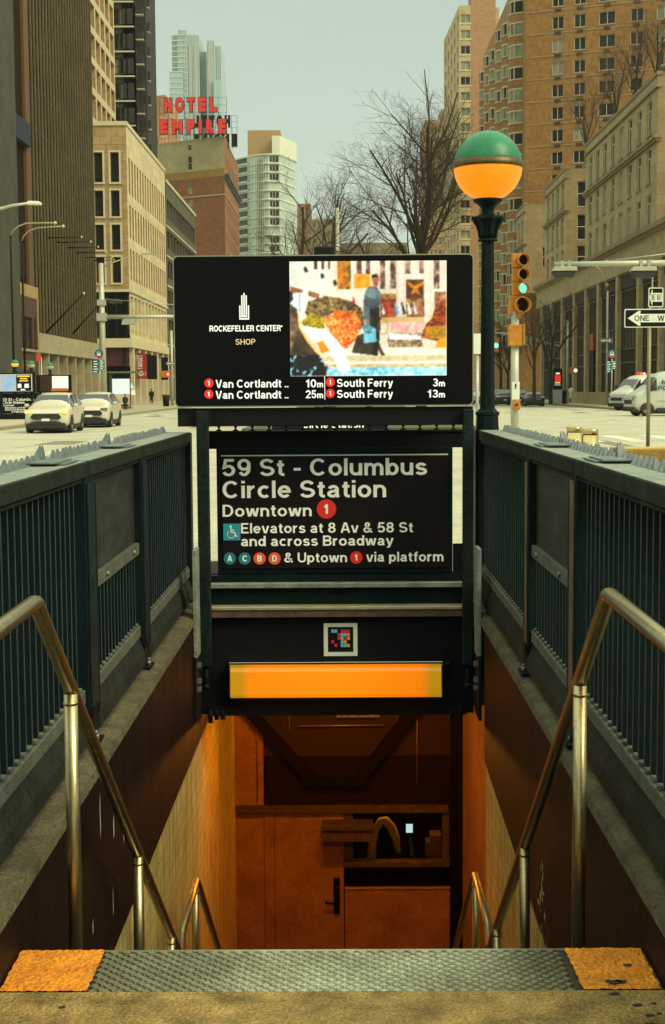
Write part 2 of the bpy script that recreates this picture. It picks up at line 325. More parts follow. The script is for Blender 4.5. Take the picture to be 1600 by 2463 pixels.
# a plain grotesque drawn with strokes (cap height 1): glyph = (advance width, [centre lines])
def _arc(cx, cy, rx, ry, a0, a1, n=None):
    n = n or max(5, int(abs(a1-a0)/18)); return [(cx+rx*math.cos(R(a0+(a1-a0)*i/n)), cy+ry*math.sin(R(a0+(a1-a0)*i/n))) for i in range(n+1)]
def _ell(cx, cy, rx, ry): return _arc(cx, cy, rx, ry, 0, 360, 20)
_h, _T, _X = .075, .925, .645
GL = {
 'A': (.74, [[(.07,0),(.335,1)],[(.67,0),(.405,1)],[(.2,.3),(.54,.3)]]), 'B': (.66, [[(_h,0),(_h,1)],[(.13,_T),(.36,_T)]+_arc(.36,.735,.2,.19,90,-90)+[(.13,.545)],[(.13,.47)]+[(.38,.5)]+_arc(.38,.29,.22,.215,85,-90)+[(.13,_h)]]),
 'C': (.74, [_arc(.38,.5,.305,.425,42,318)]), 'D': (.70, [[(_h,0),(_h,1)],[(.14,_T),(.30,_T)]+_arc(.30,.5,.31,.425,90,-90)+[(.14,_h)]]),
 'E': (.62, [[(_h,0),(_h,1)],[(.14,_T),(.58,_T)],[(.14,.51),(.54,.51)],[(.14,_h),(.6,_h)]]), 'F': (.58, [[(_h,0),(_h,1)],[(.14,_T),(.56,_T)],[(.14,.49),(.5,.49)]]),
 'G': (.78, [_arc(.38,.5,.305,.425,42,300)+[(.66,.18),(.66,.48)],[(.42,.47),(.66,.47)]]), 'H': (.70, [[(_h,0),(_h,1)],[(.625,0),(.625,1)],[(.14,.51),(.56,.51)]]),
 'I': (.15, [[(_h,0),(_h,1)]]), 'K': (.70, [[(_h,0),(_h,1)],[(.14,.36),(.62,1)],[(.3,.52),(.64,0)]]), 'L': (.56, [[(_h,0),(_h,1)],[(.14,_h),(.55,_h)]]), 'M': (.84, [[(_h,0),(_h,1)],[(.765,0),(.765,1)],[(.10,.96),(.42,.05),(.74,.96)]]),
 'N': (.70, [[(_h,0),(_h,1)],[(.625,0),(.625,1)],[(.1,.94),(.6,.06)]]), 'O': (.78, [_ell(.39,.5,.315,.425)]), 'P': (.64, [[(_h,0),(_h,1)],[(.14,_T),(.38,_T)]+_arc(.38,.69,.19,.235,90,-90)+[(.14,.455)]]),
 'R': (.68, [[(_h,0),(_h,1)],[(.14,_T),(.38,_T)]+_arc(.38,.71,.19,.215,90,-90)+[(.14,.495)],[(.40,.47),(.50,.40),(.54,.22),(.60,0)]]), 'S': (.68, [_arc(.34,.71,.24,.215,20,270)+_arc(.34,.285,.265,.21,88,-162)]),
 'T': (.62, [[(.0,_T),(.62,_T)],[(.31,0),(.31,.87)]]), 'U': (.70, [[(_h,1),(_h,.36)]+_arc(.35,.36,.275,.285,180,360)+[(.625,1)]]), 'V': (.68, [[(.06,1),(.31,0)],[(.62,1),(.37,0)]]), 'W': (1.0, [[(.06,1),(.26,0)],[(.31,.05),(.49,.95)],[(.51,.95),(.69,.05)],[(.94,1),(.74,0)]]),
 'Y': (.68, [[(.06,1),(.34,.42),(.62,1)],[(.34,0),(.34,.48)]]), 'X': (.66, [[(.06,1),(.6,0)],[(.6,1),(.06,0)]]), 'Z': (.6, [[(.04,_T),(.54,_T),(.06,_h),(.58,_h)]]),
 '0': (.6, [_ell(.3,.5,.225,.425)]), '1': (.42, [[(.30,0),(.30,1)],[(.05,.72),(.20,.76),(.28,.9)]]), '2': (.6, [_arc(.3,.69,.225,.235,175,-25)+[(.09,_h),(.58,_h)]]),
 '3': (.6, [_arc(.29,.72,.2,.205,155,-80)+_arc(.29,.285,.23,.21,85,-160)]), '5': (.6, [[(.55,_T),(.17,_T),(.10,.50)]+_arc(.30,.33,.225,.255,130,-158)]), '8': (.6, [_ell(.3,.725,.19,.2),_ell(.3,.29,.225,.215)]), '9': (.6, [_ell(.3,.66,.225,.265),[(.525,.62)]+_arc(.3,.5,.225,.425,10,-140)]),
 'a': (.56, [_arc(.27,.47,.17,.175,165,0)+[(.44,.14),(.50,.02)],[(.40,.40),(.27,.36)]+_arc(.24,.215,.165,.14,90,300)+[(.40,.16)]]), 'b': (.58, [[(_h,0),(_h,1)],_arc(.31,.36,.2,.285,0,360,18)]), 'c': (.54, [_arc(.30,.36,.225,.285,48,312)]),
 'd': (.58, [[(.505,0),(.505,1)],_arc(.27,.36,.2,.285,0,360,18)]), 'e': (.58, [[(.12,.37),(.50,.37)]+_arc(.29,.36,.215,.285,8,322)]), 'f': (.33, [[(.16,0),(.16,.78)]+_arc(.30,.79,.14,.135,180,90)+[(.34,_T)],[(.01,_X),(.10,_X)],[(.22,_X),(.33,_X)]]),
 'g': (.58, [_arc(.27,.36,.2,.285,0,360,18),[(.505,.72),(.505,-.02)]+_arc(.28,-.01,.225,.135,0,-165)]), 'h': (.56, [[(_h,0),(_h,1)],_arc(.28,.41,.205,.235,170,0)+[(.485,0)]]), 'i': (.15, [[(_h,0),(_h,.72)],[(_h,.85),(_h,1)]]), 'l': (.15, [[(_h,0),(_h,1)]]), 'k': (.54, [[(_h,0),(_h,1)],[(.14,.26),(.48,.72)],[(.24,.36),(.5,0)]]),
 'm': (.86, [[(_h,0),(_h,.72)],_arc(.255,.42,.175,.225,170,0)+[(.43,0)],_arc(.61,.42,.175,.225,170,0)+[(.785,0)]]), 'n': (.56, [[(_h,0),(_h,.72)],_arc(.28,.41,.205,.235,170,0)+[(.485,0)]]), 'o': (.60, [_ell(.30,.36,.225,.285)]), 'p': (.58, [[(_h,-.22),(_h,.72)],_arc(.31,.36,.2,.285,0,360,18)]),
 'r': (.37, [[(_h,0),(_h,.72)],_arc(.30,.40,.19,.245,165,80)]), 's': (.52, [_arc(.26,.505,.17,.14,15,270)+_arc(.26,.215,.19,.14,88,-165)]), 't': (.34, [[(.16,.9),(.16,.2)]+_arc(.29,.2,.13,.125,180,265)+[(.34,_h)],[(.01,_X),(.10,_X)],[(.22,_X),(.33,_X)]]),
 'u': (.56, [[(.485,.72),(.485,0)],[(_h,.72)]+_arc(.28,.31,.205,.235,180,350)]), 'v': (.56, [[(.055,.72),(.25,0)],[(.505,.72),(.31,0)]]), 'w': (.82, [[(.055,.72),(.21,0)],[(.26,.05),(.39,.68)],[(.43,.68),(.56,.05)],[(.765,.72),(.61,0)]]), 'y': (.56, [[(.055,.72),(.27,.02)],[(.505,.72),(.27,-.04),(.20,-.15),(.07,-.15)]]),
 '&': (.72, [[(.68,.02),(.19,.66)]+_arc(.32,.78,.14,.145,205,-40)+[(.16,.42)]+_arc(.29,.26,.215,.19,140,330)+[(.60,.42)]]), '-': (.36, [[(.02,.38),(.34,.38)]]), '.': (.15, [[(_h,0),(_h,.15)]]), '*': (.15, [[(_h,.7),(_h,.85)]]), ':': (.15, [[(_h,0),(_h,.15)],[(_h,.5),(_h,.65)]]),
}
def raw_stroke(s, bold):
    vs, fs, lay, x, hw = [], [], 0, 0.0, .081+(bold-.02)
    for ch in s:
        if ch == ' ': x += .30; continue
        adv, lines = GL[ch]
        for ln in lines:
            P = [Vector((p[0]+x, p[1], 0)) for p in ln]; P = [p for i, p in enumerate(P) if i == 0 or (p-P[i-1]).length > 1e-4]
            closed = (P[0]-P[-1]).length < 1e-3; n = len(P); o = len(vs); lay += 1
            for i, p in enumerate(P):
                a = (p-P[i-1]).normalized() if i > 0 else ((P[-1]-P[-2]).normalized() if closed else None)
                c = (P[i+1]-p).normalized() if i < n-1 else ((P[1]-P[0]).normalized() if closed else None)
                t = (a or c)+(c or a); t.normalize(); nn = Vector((-t.y, t.x, 0)); k = hw/max(.55, t.dot(c or a))
                vs.append((p.x+nn.x*k, p.y+nn.y*k, lay)); vs.append((p.x-nn.x*k, p.y-nn.y*k, lay))
            for i in range(n-1): fs.append([o+2*i+1, o+2*i+3, o+2*i+2, o+2*i])
        x += adv+.105
    return vs, fs
def cap_h(bold):
    vs, _ = raw_text('H', bold); ys = [v[1] for v in vs]; return max(ys)-min(ys)
def text_b(s, x0, x1, zb, cap, y, bold=.02, b=None, depth=.0, plane='y', mirror=False):
    """flat lettering facing -Y at depth y: spans x0..x1, baseline zb, capital height cap"""
    stroke_ = depth == 0 and all(c == ' ' or c in GL for c in s)
    vs, fs = raw_stroke(s, bold) if stroke_ else raw_text(s, bold)
    xs = [v[0] for v in vs]; a, c = min(xs), max(xs); k = cap/(1.0 if stroke_ else cap_h(bold)); up = 0 if stroke_ else bold*k
    b = b or B(); sx = (x1-x0)/(c-a)
    P = [(x0+((c-v[0]) if mirror else (v[0]-a))*sx, y-(v[2] % 7*.00025 if stroke_ else 0), zb+v[1]*k+up) for v in vs]
    b.add(P, fs)
    if depth:
        n = len(P); o = len(b.v)-n; back = [(p[0], p[1]+depth, p[2]) for p in P]
        ec = {}
        for f in fs:
            for i in range(len(f)):
                e = (f[i], f[(i+1) % len(f)]); kk = tuple(sorted(e)); ec[kk] = ec.get(kk, 0)+1
        b.add(back, [f[::-1] for f in fs]); o2 = len(b.v)-n
        for kk, cnt in ec.items():
            if cnt == 1: b.f.append([o+kk[0], o+kk[1], o2+kk[1], o2+kk[0]]); b.m.append(b.k); b.s.append(False)
    return b
def text_px(s, px0, px1, base, captop, Y, bold=.02, b=None):
    """lettering placed from picture measurements on the vertical plane Y"""
    xm = (px0+px1)/2; p0, p1 = at(px0, base, Y), at(px1, base, Y); zb = at(xm, base, Y).z; cap = at(xm, captop, Y).z-zb
    return text_b(s, p0.x, p1.x, zb, cap, Y, bold, b)

# ------------------------------------------------------------------ ground
XL, XR = -.935, .85          # inner faces of the stairwell walls
YN, YF = 3.925, 9.25         # nosing of the top step, far end of the opening
ZT = -.64                    # bottom of the dark painted band
b = B()                      # road: one sheet to the horizon, with the stairwell cut out of it
b.box
def sheet(b, x0, x1, y0, y1, z, hole=None):
    if not hole: b.quad((x0,y0,z),(x1,y0,z),(x1,y1,z),(x0,y1,z)); return
    a, c, d, e = hole
    for q in ((x0,a,y0,y1),(c,x1,y0,y1),(a,c,y0,d),(a,c,e,y1)): sheet(b, *q, z)
sheet(b, -2500, 2500, -300, 4500, -.1, (-3.6, 3.1, 0, 13.3))
struct('road', b, M['asphalt'])
b = B(); sheet(b, -3.9, 2.9, -6, 13.5, 0.0, (XL-.3, XR+.3, 1.0, 16)) if False else None
b = B(); HOLE = (XL-.28, XR+.28, 1.0, YF+.12)
for q in ((-3.9, HOLE[0], -6, 13.5), (HOLE[1], 3.3, -6, 13.5), (HOLE[0], HOLE[1], -6, 1.0), (HOLE[0], HOLE[1], YF+.12, 13.5)): b.quad((q[0],q[2],0),(q[1],q[2],0),(q[1],q[3],0),(q[0],q[3],0))
b.quad((-3.9,13.5,0),(3.3,13.5,0),(3.3,13.5,-.1),(-3.9,13.5,-.1)); b.quad((-3.9,-6,0),(-3.9,13.5,0),(-3.9,13.5,-.1),(-3.9,-6,-.1)); b.quad((3.3,-6,0),(3.3,13.5,0),(3.3,13.5,-.1),(3.3,-6,-.1))
struct('pavement', b, M['pavement'])
b = B(); sheet(b, XL-.28, XR+.28, 1.0, 3.645, 0.0); struct('landing', b, M['concrete'])
b = B(); b.box(-30, -15.3, 62, 155, -.09, .03); b.box(-30, -15.3, 172, 420, -.09, .03); b.k = 1; b.box(-15.3, -15.0, 62, 155, -.09, .045); b.box(-15.3, -15, 172, 420, -.09, .045)
struct('sidewalk', b, [M['pavement'], M['kerb']])
b = B(); b.box(20.8, 40, 60, 190, -.09, .05); b.box(20.8, 40, 205, 420, -.09, .05); b.k = 1; b.box(20.5, 20.8, 60, 190, -.09, .065); b.box(20.5, 20.8, 205, 420, -.09, .065)
struct('sidewalk', b, [M['pavement'], M['kerb']])
b = B(); b.box(-4, 5.5, 56, 140, -.09, .06); struct('planted_median', b, mat('median_soil', (.10,.085,.04), .95, amt=.8, scale=1.5, col2=(.05,.06,.02), fine=.3))
# painted road markings
b = B(); zm = -.094
for x in (6.2, 7.6, 9.0, 10.4, 11.8, 13.2, 14.6): sheet(b, x, x+.62, 44, 50, zm)
for x in (6.0, 8.6, 11.2, 13.8): sheet(b, x, x+1.5, 52.0, 52.35, zm)
for k in range(9): sheet(b, 10.2, 10.35, 60+k*9, 63.5+k*9, zm); sheet(b, 14.6, 14.75, 58+k*9, 61.5+k*9, zm)
for x in range(8): sheet(b, 8+x*1.5, 8.6+x*1.5, 112, 116, zm)
for k in range(6): sheet(b, -8.2, -8.05, 38+k*9, 41.5+k*9, zm)
sheet(b, -14.9, -4, 31.6, 31.9, zm); sheet(b, -14, -13.8, 44, 58, zm)
for x in range(6): sheet(b, -14+x*1.5, -13.4+x*1.5, 96, 100, zm)
for (x, y0, y1) in ((7.4,62,110),(12.4,56,118),(17.6,60,118)):
    yy = y0
    while yy < y1: sheet(b, x, x+.13, yy, yy+2.6, zm); yy += 8
sheet(b, 6, 20, 119.5, 120.1, zm); sheet(b, -14.8, -4.2, 103.4, 104, zm)
pb2 = B(); rnd = random.Random(9)
for k in range(16):
    x = rnd.choice([rnd.uniform(-14, -5), rnd.uniform(6, 19)]); y = rnd.uniform(30, 110); w, h = rnd.uniform(.5, 1.6), rnd.uniform(1.5, 7); pb2.add([(x+rnd.uniform(-.2,.2), y, -.097), (x+w, y+rnd.uniform(-.3,.3), -.097), (x+w+rnd.uniform(-.2,.2), y+h, -.097), (x, y+h, -.097)], [(0,1,2,3)])
for k in range(10):
    x = rnd.choice([rnd.uniform(-14, -5), rnd.uniform(6, 19)]); y = rnd.uniform(32, 110); pts_ = [(x+rnd.uniform(-.5,.5)+i*.9, y+i*rnd.uniform(.2,1.5)) for i in range(7)]
    for p_, q_ in zip(pts_[:-1], pts_[1:]): pb2.quad((p_[0],p_[1],-.0965),(p_[0]+.07,p_[1],-.0965),(q_[0]+.07,q_[1],-.0965),(q_[0],q_[1],-.0965))
tag(obj('road_patches', pb2, mat('tar_patch', (.22,.21,.15), .9, amt=.6, scale=1)), kind='structure')
tag(obj('road_markings', b, M['paint_white']), kind='structure')
b = B(); sheet(b, -2.2, -.55, 10.6, 12.3, .004); sheet(b, .35, .9, 12.6, 13.3, .004)
tag(obj('ground_paint', b, M['yellow_pad']), kind='structure')

# ------------------------------------------------------------------ stairwell
FLZ, BY = -4.75, 14.5         # concourse floor, booth front
SL = .73
def stair_profile():
    pts = [(YN, 0)]; y, z = YN, 0.0
    for i in range(10): z -= .185; pts.append((y, z)); y += .253; pts.append((y, z))
    y = 7.45; pts[-1] = (y, z)
    for i in range(16):
        nz = max(FLZ, z-.185); pts.append((y, nz)); z = nz
        if z <= FLZ: break
        y += .253; pts.append((y, z))
    pts.append((BY+4, z)); return pts
sp = stair_profile()
b = B(); b.prism([(YN, -.001)]+sp[1:]+[(BY+4, FLZ-.3), (YN, FLZ-.3)], 'x', XL+.001, XR-.001)
b.box(-2.6, XL, 11.7, BY+4, FLZ-.3, FLZ); b.box(XR, 2.6, 11.0, BY+4, FLZ-.3, FLZ)
struct('stairs', b, mat('dark_stair_concrete', (.06,.05,.04), .85, amt=.7, scale=5))

tilem = bpy.data.materials.new('cream_glazed_tile'); tilem.use_nodes = True
t = tilem.node_tree; p = t.nodes['Principled BSDF']; g = t.nodes.new('ShaderNodeNewGeometry'); s_ = t.nodes.new('ShaderNodeSeparateXYZ'); t.links.new(g.outputs['Position'], s_.inputs[0])
cb = t.nodes.new('ShaderNodeCombineXYZ'); t.links.new(s_.outputs['Y'], cb.inputs[0]); t.links.new(s_.outputs['Z'], cb.inputs[1])
br = t.nodes.new('ShaderNodeTexBrick'); br.inputs['Scale'].default_value = 1; br.inputs['Brick Width'].default_value = .30; br.inputs['Row Height'].default_value = .10; br.inputs['Mortar Size'].default_value = .005
br.inputs['Color1'].default_value = (.76,.66,.26,1); br.inputs['Color2'].default_value = (.66,.57,.21,1); br.inputs['Mortar'].default_value = (.44,.37,.15,1); t.links.new(cb.outputs[0], br.inputs['Vector'])
nn = t.nodes.new('ShaderNodeTexNoise'); nn.inputs['Scale'].default_value = 5; nn.inputs['Detail'].default_value = 6
mpp = t.nodes.new('ShaderNodeMapping'); mpp.inputs['Scale'].default_value = (1, 3.4, .5); mpp.inputs['Rotation'].default_value = (R(-30), 0, 0); t.links.new(g.outputs['Position'], mpp.inputs[0]); t.links.new(mpp.outputs[0], nn.inputs['Vector'])  # slanted sheen streaks, mixed into the tile colour below
mm = t.nodes.new('ShaderNodeMapRange'); mm.inputs['From Min'].default_value = .35; mm.inputs['From Max'].default_value = .7; mm.inputs['To Max'].default_value = .9; t.links.new(nn.outputs['Fac'], mm.inputs['Value'])
mx_ = t.nodes.new('ShaderNodeMix'); mx_.data_type = 'RGBA'; t.links.new(mm.outputs[0], mx_.inputs['Factor']); t.links.new(br.outputs['Color'], mx_.inputs['A']); mx_.inputs['B'].default_value = (.34,.27,.08,1)
t.links.new(mx_.outputs['Result'], p.inputs['Base Color']); p.inputs['Roughness'].default_value = .22
M['tile'] = tilem

def stair_wall(side):
    s = -1 if side == 'l' else 1
    X = XL if s < 0 else XR
    w = thing('stairwell_wall', 'left stairwell wall, dark paint over cream tile under a mossy ledge' if s < 0 else 'right stairwell wall, dark paint with white paint chips over cream tile', 'wall', (X, 6.5, 0))
    yE = 11.9 if s < 0 else 11.05
    zt0 = ZT if s < 0 else -.98; zt1 = ZT-.02 if s < 0 else -.66
    X2 = X+s*.30
    b = B()   # painted band: a slab whose lower edge follows the tile line
    y0 = 1.0
    fl = [(y0, .155), (y0, zt0-.0), (YF+2.65 if s < 0 else 8.46, zt1), (YF+2.65 if s < 0 else 8.46, .155)]
    b.prism(fl, 'x', X, X2); obj('painted_band', b, M['dark_wall'], w)
    b = B()
    ye = yE if s < 0 else 8.46
    b.prism([(y0, zt0-.002), (y0, FLZ), (ye, FLZ), (ye, zt1-.002)], 'x', X+s*.012, X2); obj('tile_face', b, M['tile'], w)
    b = B(); b.prism([(X+(-s)*.012, .157), (X+(-s)*.004, .19), (X+s*.06, .205), (X2, .21), (X2, .157)], 'y', y0, YF-.02)
    if s > 0: pass
    lo = obj('ledge', b, M['ledge'], w)
    if s > 0:
        b = B(); b.box(X+.09, X2, 8.47, yE, FLZ, .1); obj('recessed_face', b, mat('rust_brown_panel', (.16,.075,.04), .55, amt=.6, scale=3), w)
        b = B(); rnd = random.Random(5)
        for k in range(26):      # flaked paint
            y = 5.95+rnd.gauss(0, .05); z = -.48+k*.0-rnd.random()*.55; h = .015+rnd.random()*.05; wd_ = .006+rnd.random()*.02
            b.add([(X-.002, y, z), (X-.002, y+wd_, z+h*.3), (X-.002, y+wd_*.7, z+h), (X-.002, y-wd_*.3, z+h*.6)], [(0,1,2,3)])
        for (y, z) in ((4.35,-.5),(4.6,-.62),(4.2,-.3)):
            b.add([(X-.002, y, z), (X-.002, y+.008, z), (X-.002, y+.006, z+.1), (X-.002, y-.002, z+.08)], [(0,1,2,3)])
        obj('paint_chips', b, mat('bare_plaster_chips', (.5,.48,.32), .8), w)
    else:
        b = B(); rnd = random.Random(8)
        for (y, z, h) in ((3.75,-.18,.12),(3.85,-.25,.09),(5.25,-.1,.18),(5.55,-.2,.1),(5.8,-.3,.08),(5.5,-.5,.12),(4.9,-.55,.1),(5.05,-.4,.06)):
            wd_ = .012+rnd.random()*.012
            b.add([(X+.002, y, z), (X+.002, y+wd_, z+h*.2), (X+.002, y+wd_*.8, z+h), (X+.002, y-wd_*.2, z+h*.7)], [(0,1,2,3)])
        obj('paint_chips', b, mat('bare_plaster_chip', (.4,.37,.24), .8), w)
    return w
stair_wall('l'); stair_wall('r')

# top step: riser nosing plate with diamond grip and two yellow pads
ts = thing('step_plate', 'worn steel diamond tread plate on the top step, yellow painted at both ends', 'step plate', (-.04, 3.78, 0))
b = B(); b.box(XL, XR, 3.645, YN, -.16, -.006); obj('groove_bed', b, M['tread_groove'], ts)
b = B(); px_, py_ = .0355, .0345; y = 3.652; row = 0; rnd = random.Random(3)
while y < YN-.012:
    x = -.68+(px_/2 if row % 2 else 0)
    while x < .615:
        hw, hh = px_*.41, py_*.40
        c = [(x-hw, y, 0), (x, y-hh, 0), (x+hw, y, 0), (x, y+hh, 0)]
        top = [(x+(q[0]-x)*.80, y+(q[1]-y)*.78, rnd.uniform(-.0005, .0015)) for q in c]
        b.add([(q[0], q[1], -.0055) for q in c]+top, [(4,5,6,7),(0,1,5,4),(1,2,6,5),(2,3,7,6),(3,0,4,7)])
        x += px_
    y += py_/2; row += 1
b.box(-.69, .625, YN-.008, YN+.004, -.16, .0); obj('diamond_tread', b, M['tread'], ts)
def pad(x0, x1, x0b, x1b):
    b = B(); rnd = random.Random(int(abs(x0)*1000)); n, m = 30, 24
    vs = []
    for j in range(m+1):
        for i in range(n+1):
            v = j/m; u = i/n; xa = x0b+(x0-x0b)*v; xb = x1b+(x1-x1b)*v; jit = rnd.uniform(-.0025,.0025) if i in (0, n) else 0
            vs.append((xa+(xb-xa)*u+jit, 3.648+(YN-3.648)*v, .001+rnd.random()*.003))
    b.add(vs, [(j*(n+1)+i, j*(n+1)+i+1, (j+1)*(n+1)+i+1, (j+1)*(n+1)+i) for j in range(m) for i in range(n)])
    y1 = YN+.004; b.box(min(x0,x0b)+.004, max(x1,x1b)-.004, y1, y1+.004, -.15, -.002)
    return obj('yellow_pad', b, M['yellow_pad'], ts)
pad(XL+.005, -.69, XL+.005, -.695); pad(.625, XR-.01, .632, XR-.01)
b = B()
for (x, y, r) in ((.72,3.69,.018),(.78,3.80,.010),(.742,3.692,.012)):
    b.add([(x+r*math.cos(a)*1.3, y+r*math.sin(a)*(.7+.3*math.sin(3*a)), .0055) for a in [k*PI/6 for k in range(12)]], [list(range(12))])
obj('tar_spot', b, M['dark_plastic'], ts)
b = B()
for (x, y, r) in ((.755,3.55,.011),(.775,3.49,.010),(.80,3.50,.006),(.80,3.56,.007),(.765,3.44,.012),(.71,3.62,.012),(-.86,3.44,.011),(-.74,3.55,.008),(-.5,3.42,.005),(.55,3.40,.006),(.83,3.52,.005)):
    b.add([(x+r*math.cos(a)*1.2, y+r*math.sin(a)*(.75+.25*math.sin(2*a+x*9)), .0025) for a in [k*PI/6 for k in range(12)]], [list(range(12))])
tag(obj('gum_spots', b, M['dark_plastic']), 'flattened black gum spots dotted over the landing concrete', 'gum', kind='stuff')

# ------------------------------------------------------------------ handrails
def handrail(s, X, base_y, zr, first, label):
    X0 = X
    h = thing('handrail', label, 'handrail', (X0, base_y, 0))
    r = .0212
    yb = base_y; zt = 1.055
    # pipe: level run from the viewer, elbow, slope down along the stair
    p1 = [(X, 1.4, zt-.02), (X, yb-.04, zt), (X, yb-.01, zt-.004), (X, yb+.012, zt-.02), (X, yb+2.87, zt-.02-2.87*SL)]
    b = B(); b.tube(p1, r, 14); obj('rail', b, M['steel'], h)
    b = B(); e = [(X, yb+2.87, zt-.02-2.87*SL), (X, yb+2.95, zt-.02-2.95*SL+.015), (X, yb+3.05, -1.03), (X, yb+3.72, -1.02), (X, yb+3.76, -1.035), (X, yb+3.8, -1.06), (X, 11.4, -1.06-(11.4-yb-3.8)*SL)]
    b.tube(e, r*.95, 12); obj('rail', b, M['steel'], h)
    for y, top in ((yb+.42, 0), (yb+1.66, 0), (yb+2.62, 0), (yb+3.66, 1), (yb+5.0, 1)):
        zt2 = (zt-.02-(y-yb)*SL-.02) if not top else min(-1.04, -1.06-(y-yb-3.8)*SL-.02)
        # floor height under the post
        fz = 0
        for a, c in zip(sp[:-1], sp[1:]):
            if a[0] <= y <= c[0]: fz = c[1]
        b = B(); b.tube([(X, y, fz), (X, y, zt2+.012)], r*.98, 14); obj('post', b, M['steel'], h)
        b = B(); b.tube([(X, y, zt2-.02), (X, y, zt2-.012)], r*1.06, 14); obj('weld_collar', b, M['steel'], h)
    return h
handrail(-1, -.80, 3.64, 0, 0, 'left steel pipe handrail bent down the stairs with posts on the treads')
handrail(1, .70, 3.72, 0, 0, 'right steel pipe handrail bent down the stairs with posts on the treads')

# ------------------------------------------------------------------ fences round the opening
M['rust'] = mat('rust_brown_steel', (.14,.085,.04), .7, amt=.9, scale=9, col2=(.05,.035,.02), bump=.4, bscale=50, fine=.3)
def spike_strip(b, x0, y0, y1, ydir=1, pitch=.088, inner=None):
    """galvanised anti-perch strip along Y: a base with bent triangular teeth"""
    z = 1.326; rnd = random.Random(int(y0*100))
    b.box(x0-.02, x0+.02, y0, y1, z, z+.004)
    y = y0+.02
    while y < y1-.03:
        h = .040+rnd.uniform(-.004,.004); lean = rnd.uniform(-.004,.004); w = .015; d = .017; zz = z+.003
        A = [(x0-w, y-d, zz), (x0+w, y-d, zz), (x0+w, y+d, zz), (x0-w, y+d, zz), (x0-.004+lean, y-d*.5, z+h), (x0+.004+lean, y-d*.5, z+h), (x0+.004+lean, y-d*.1, z+h*.98), (x0-.004+lean, y-d*.1, z+h*.98)]
        b.add(A, [(0,3,2,1),(4,5,6,7),(0,1,5,4),(1,2,6,5),(2,3,7,6),(3,0,4,7)])
        if inner:
            xi = x0-inner; b.add([(xi-.008, y-.01, z+.001), (xi+.008, y-.01, z+.001), (xi+.006, y+.004, z+.013), (xi-.006, y+.004, z+.013), (xi+.007, y+.014, z+.001), (xi-.007, y+.014, z+.001)], [(0,1,2,3),(3,2,4,5)])
        y += pitch
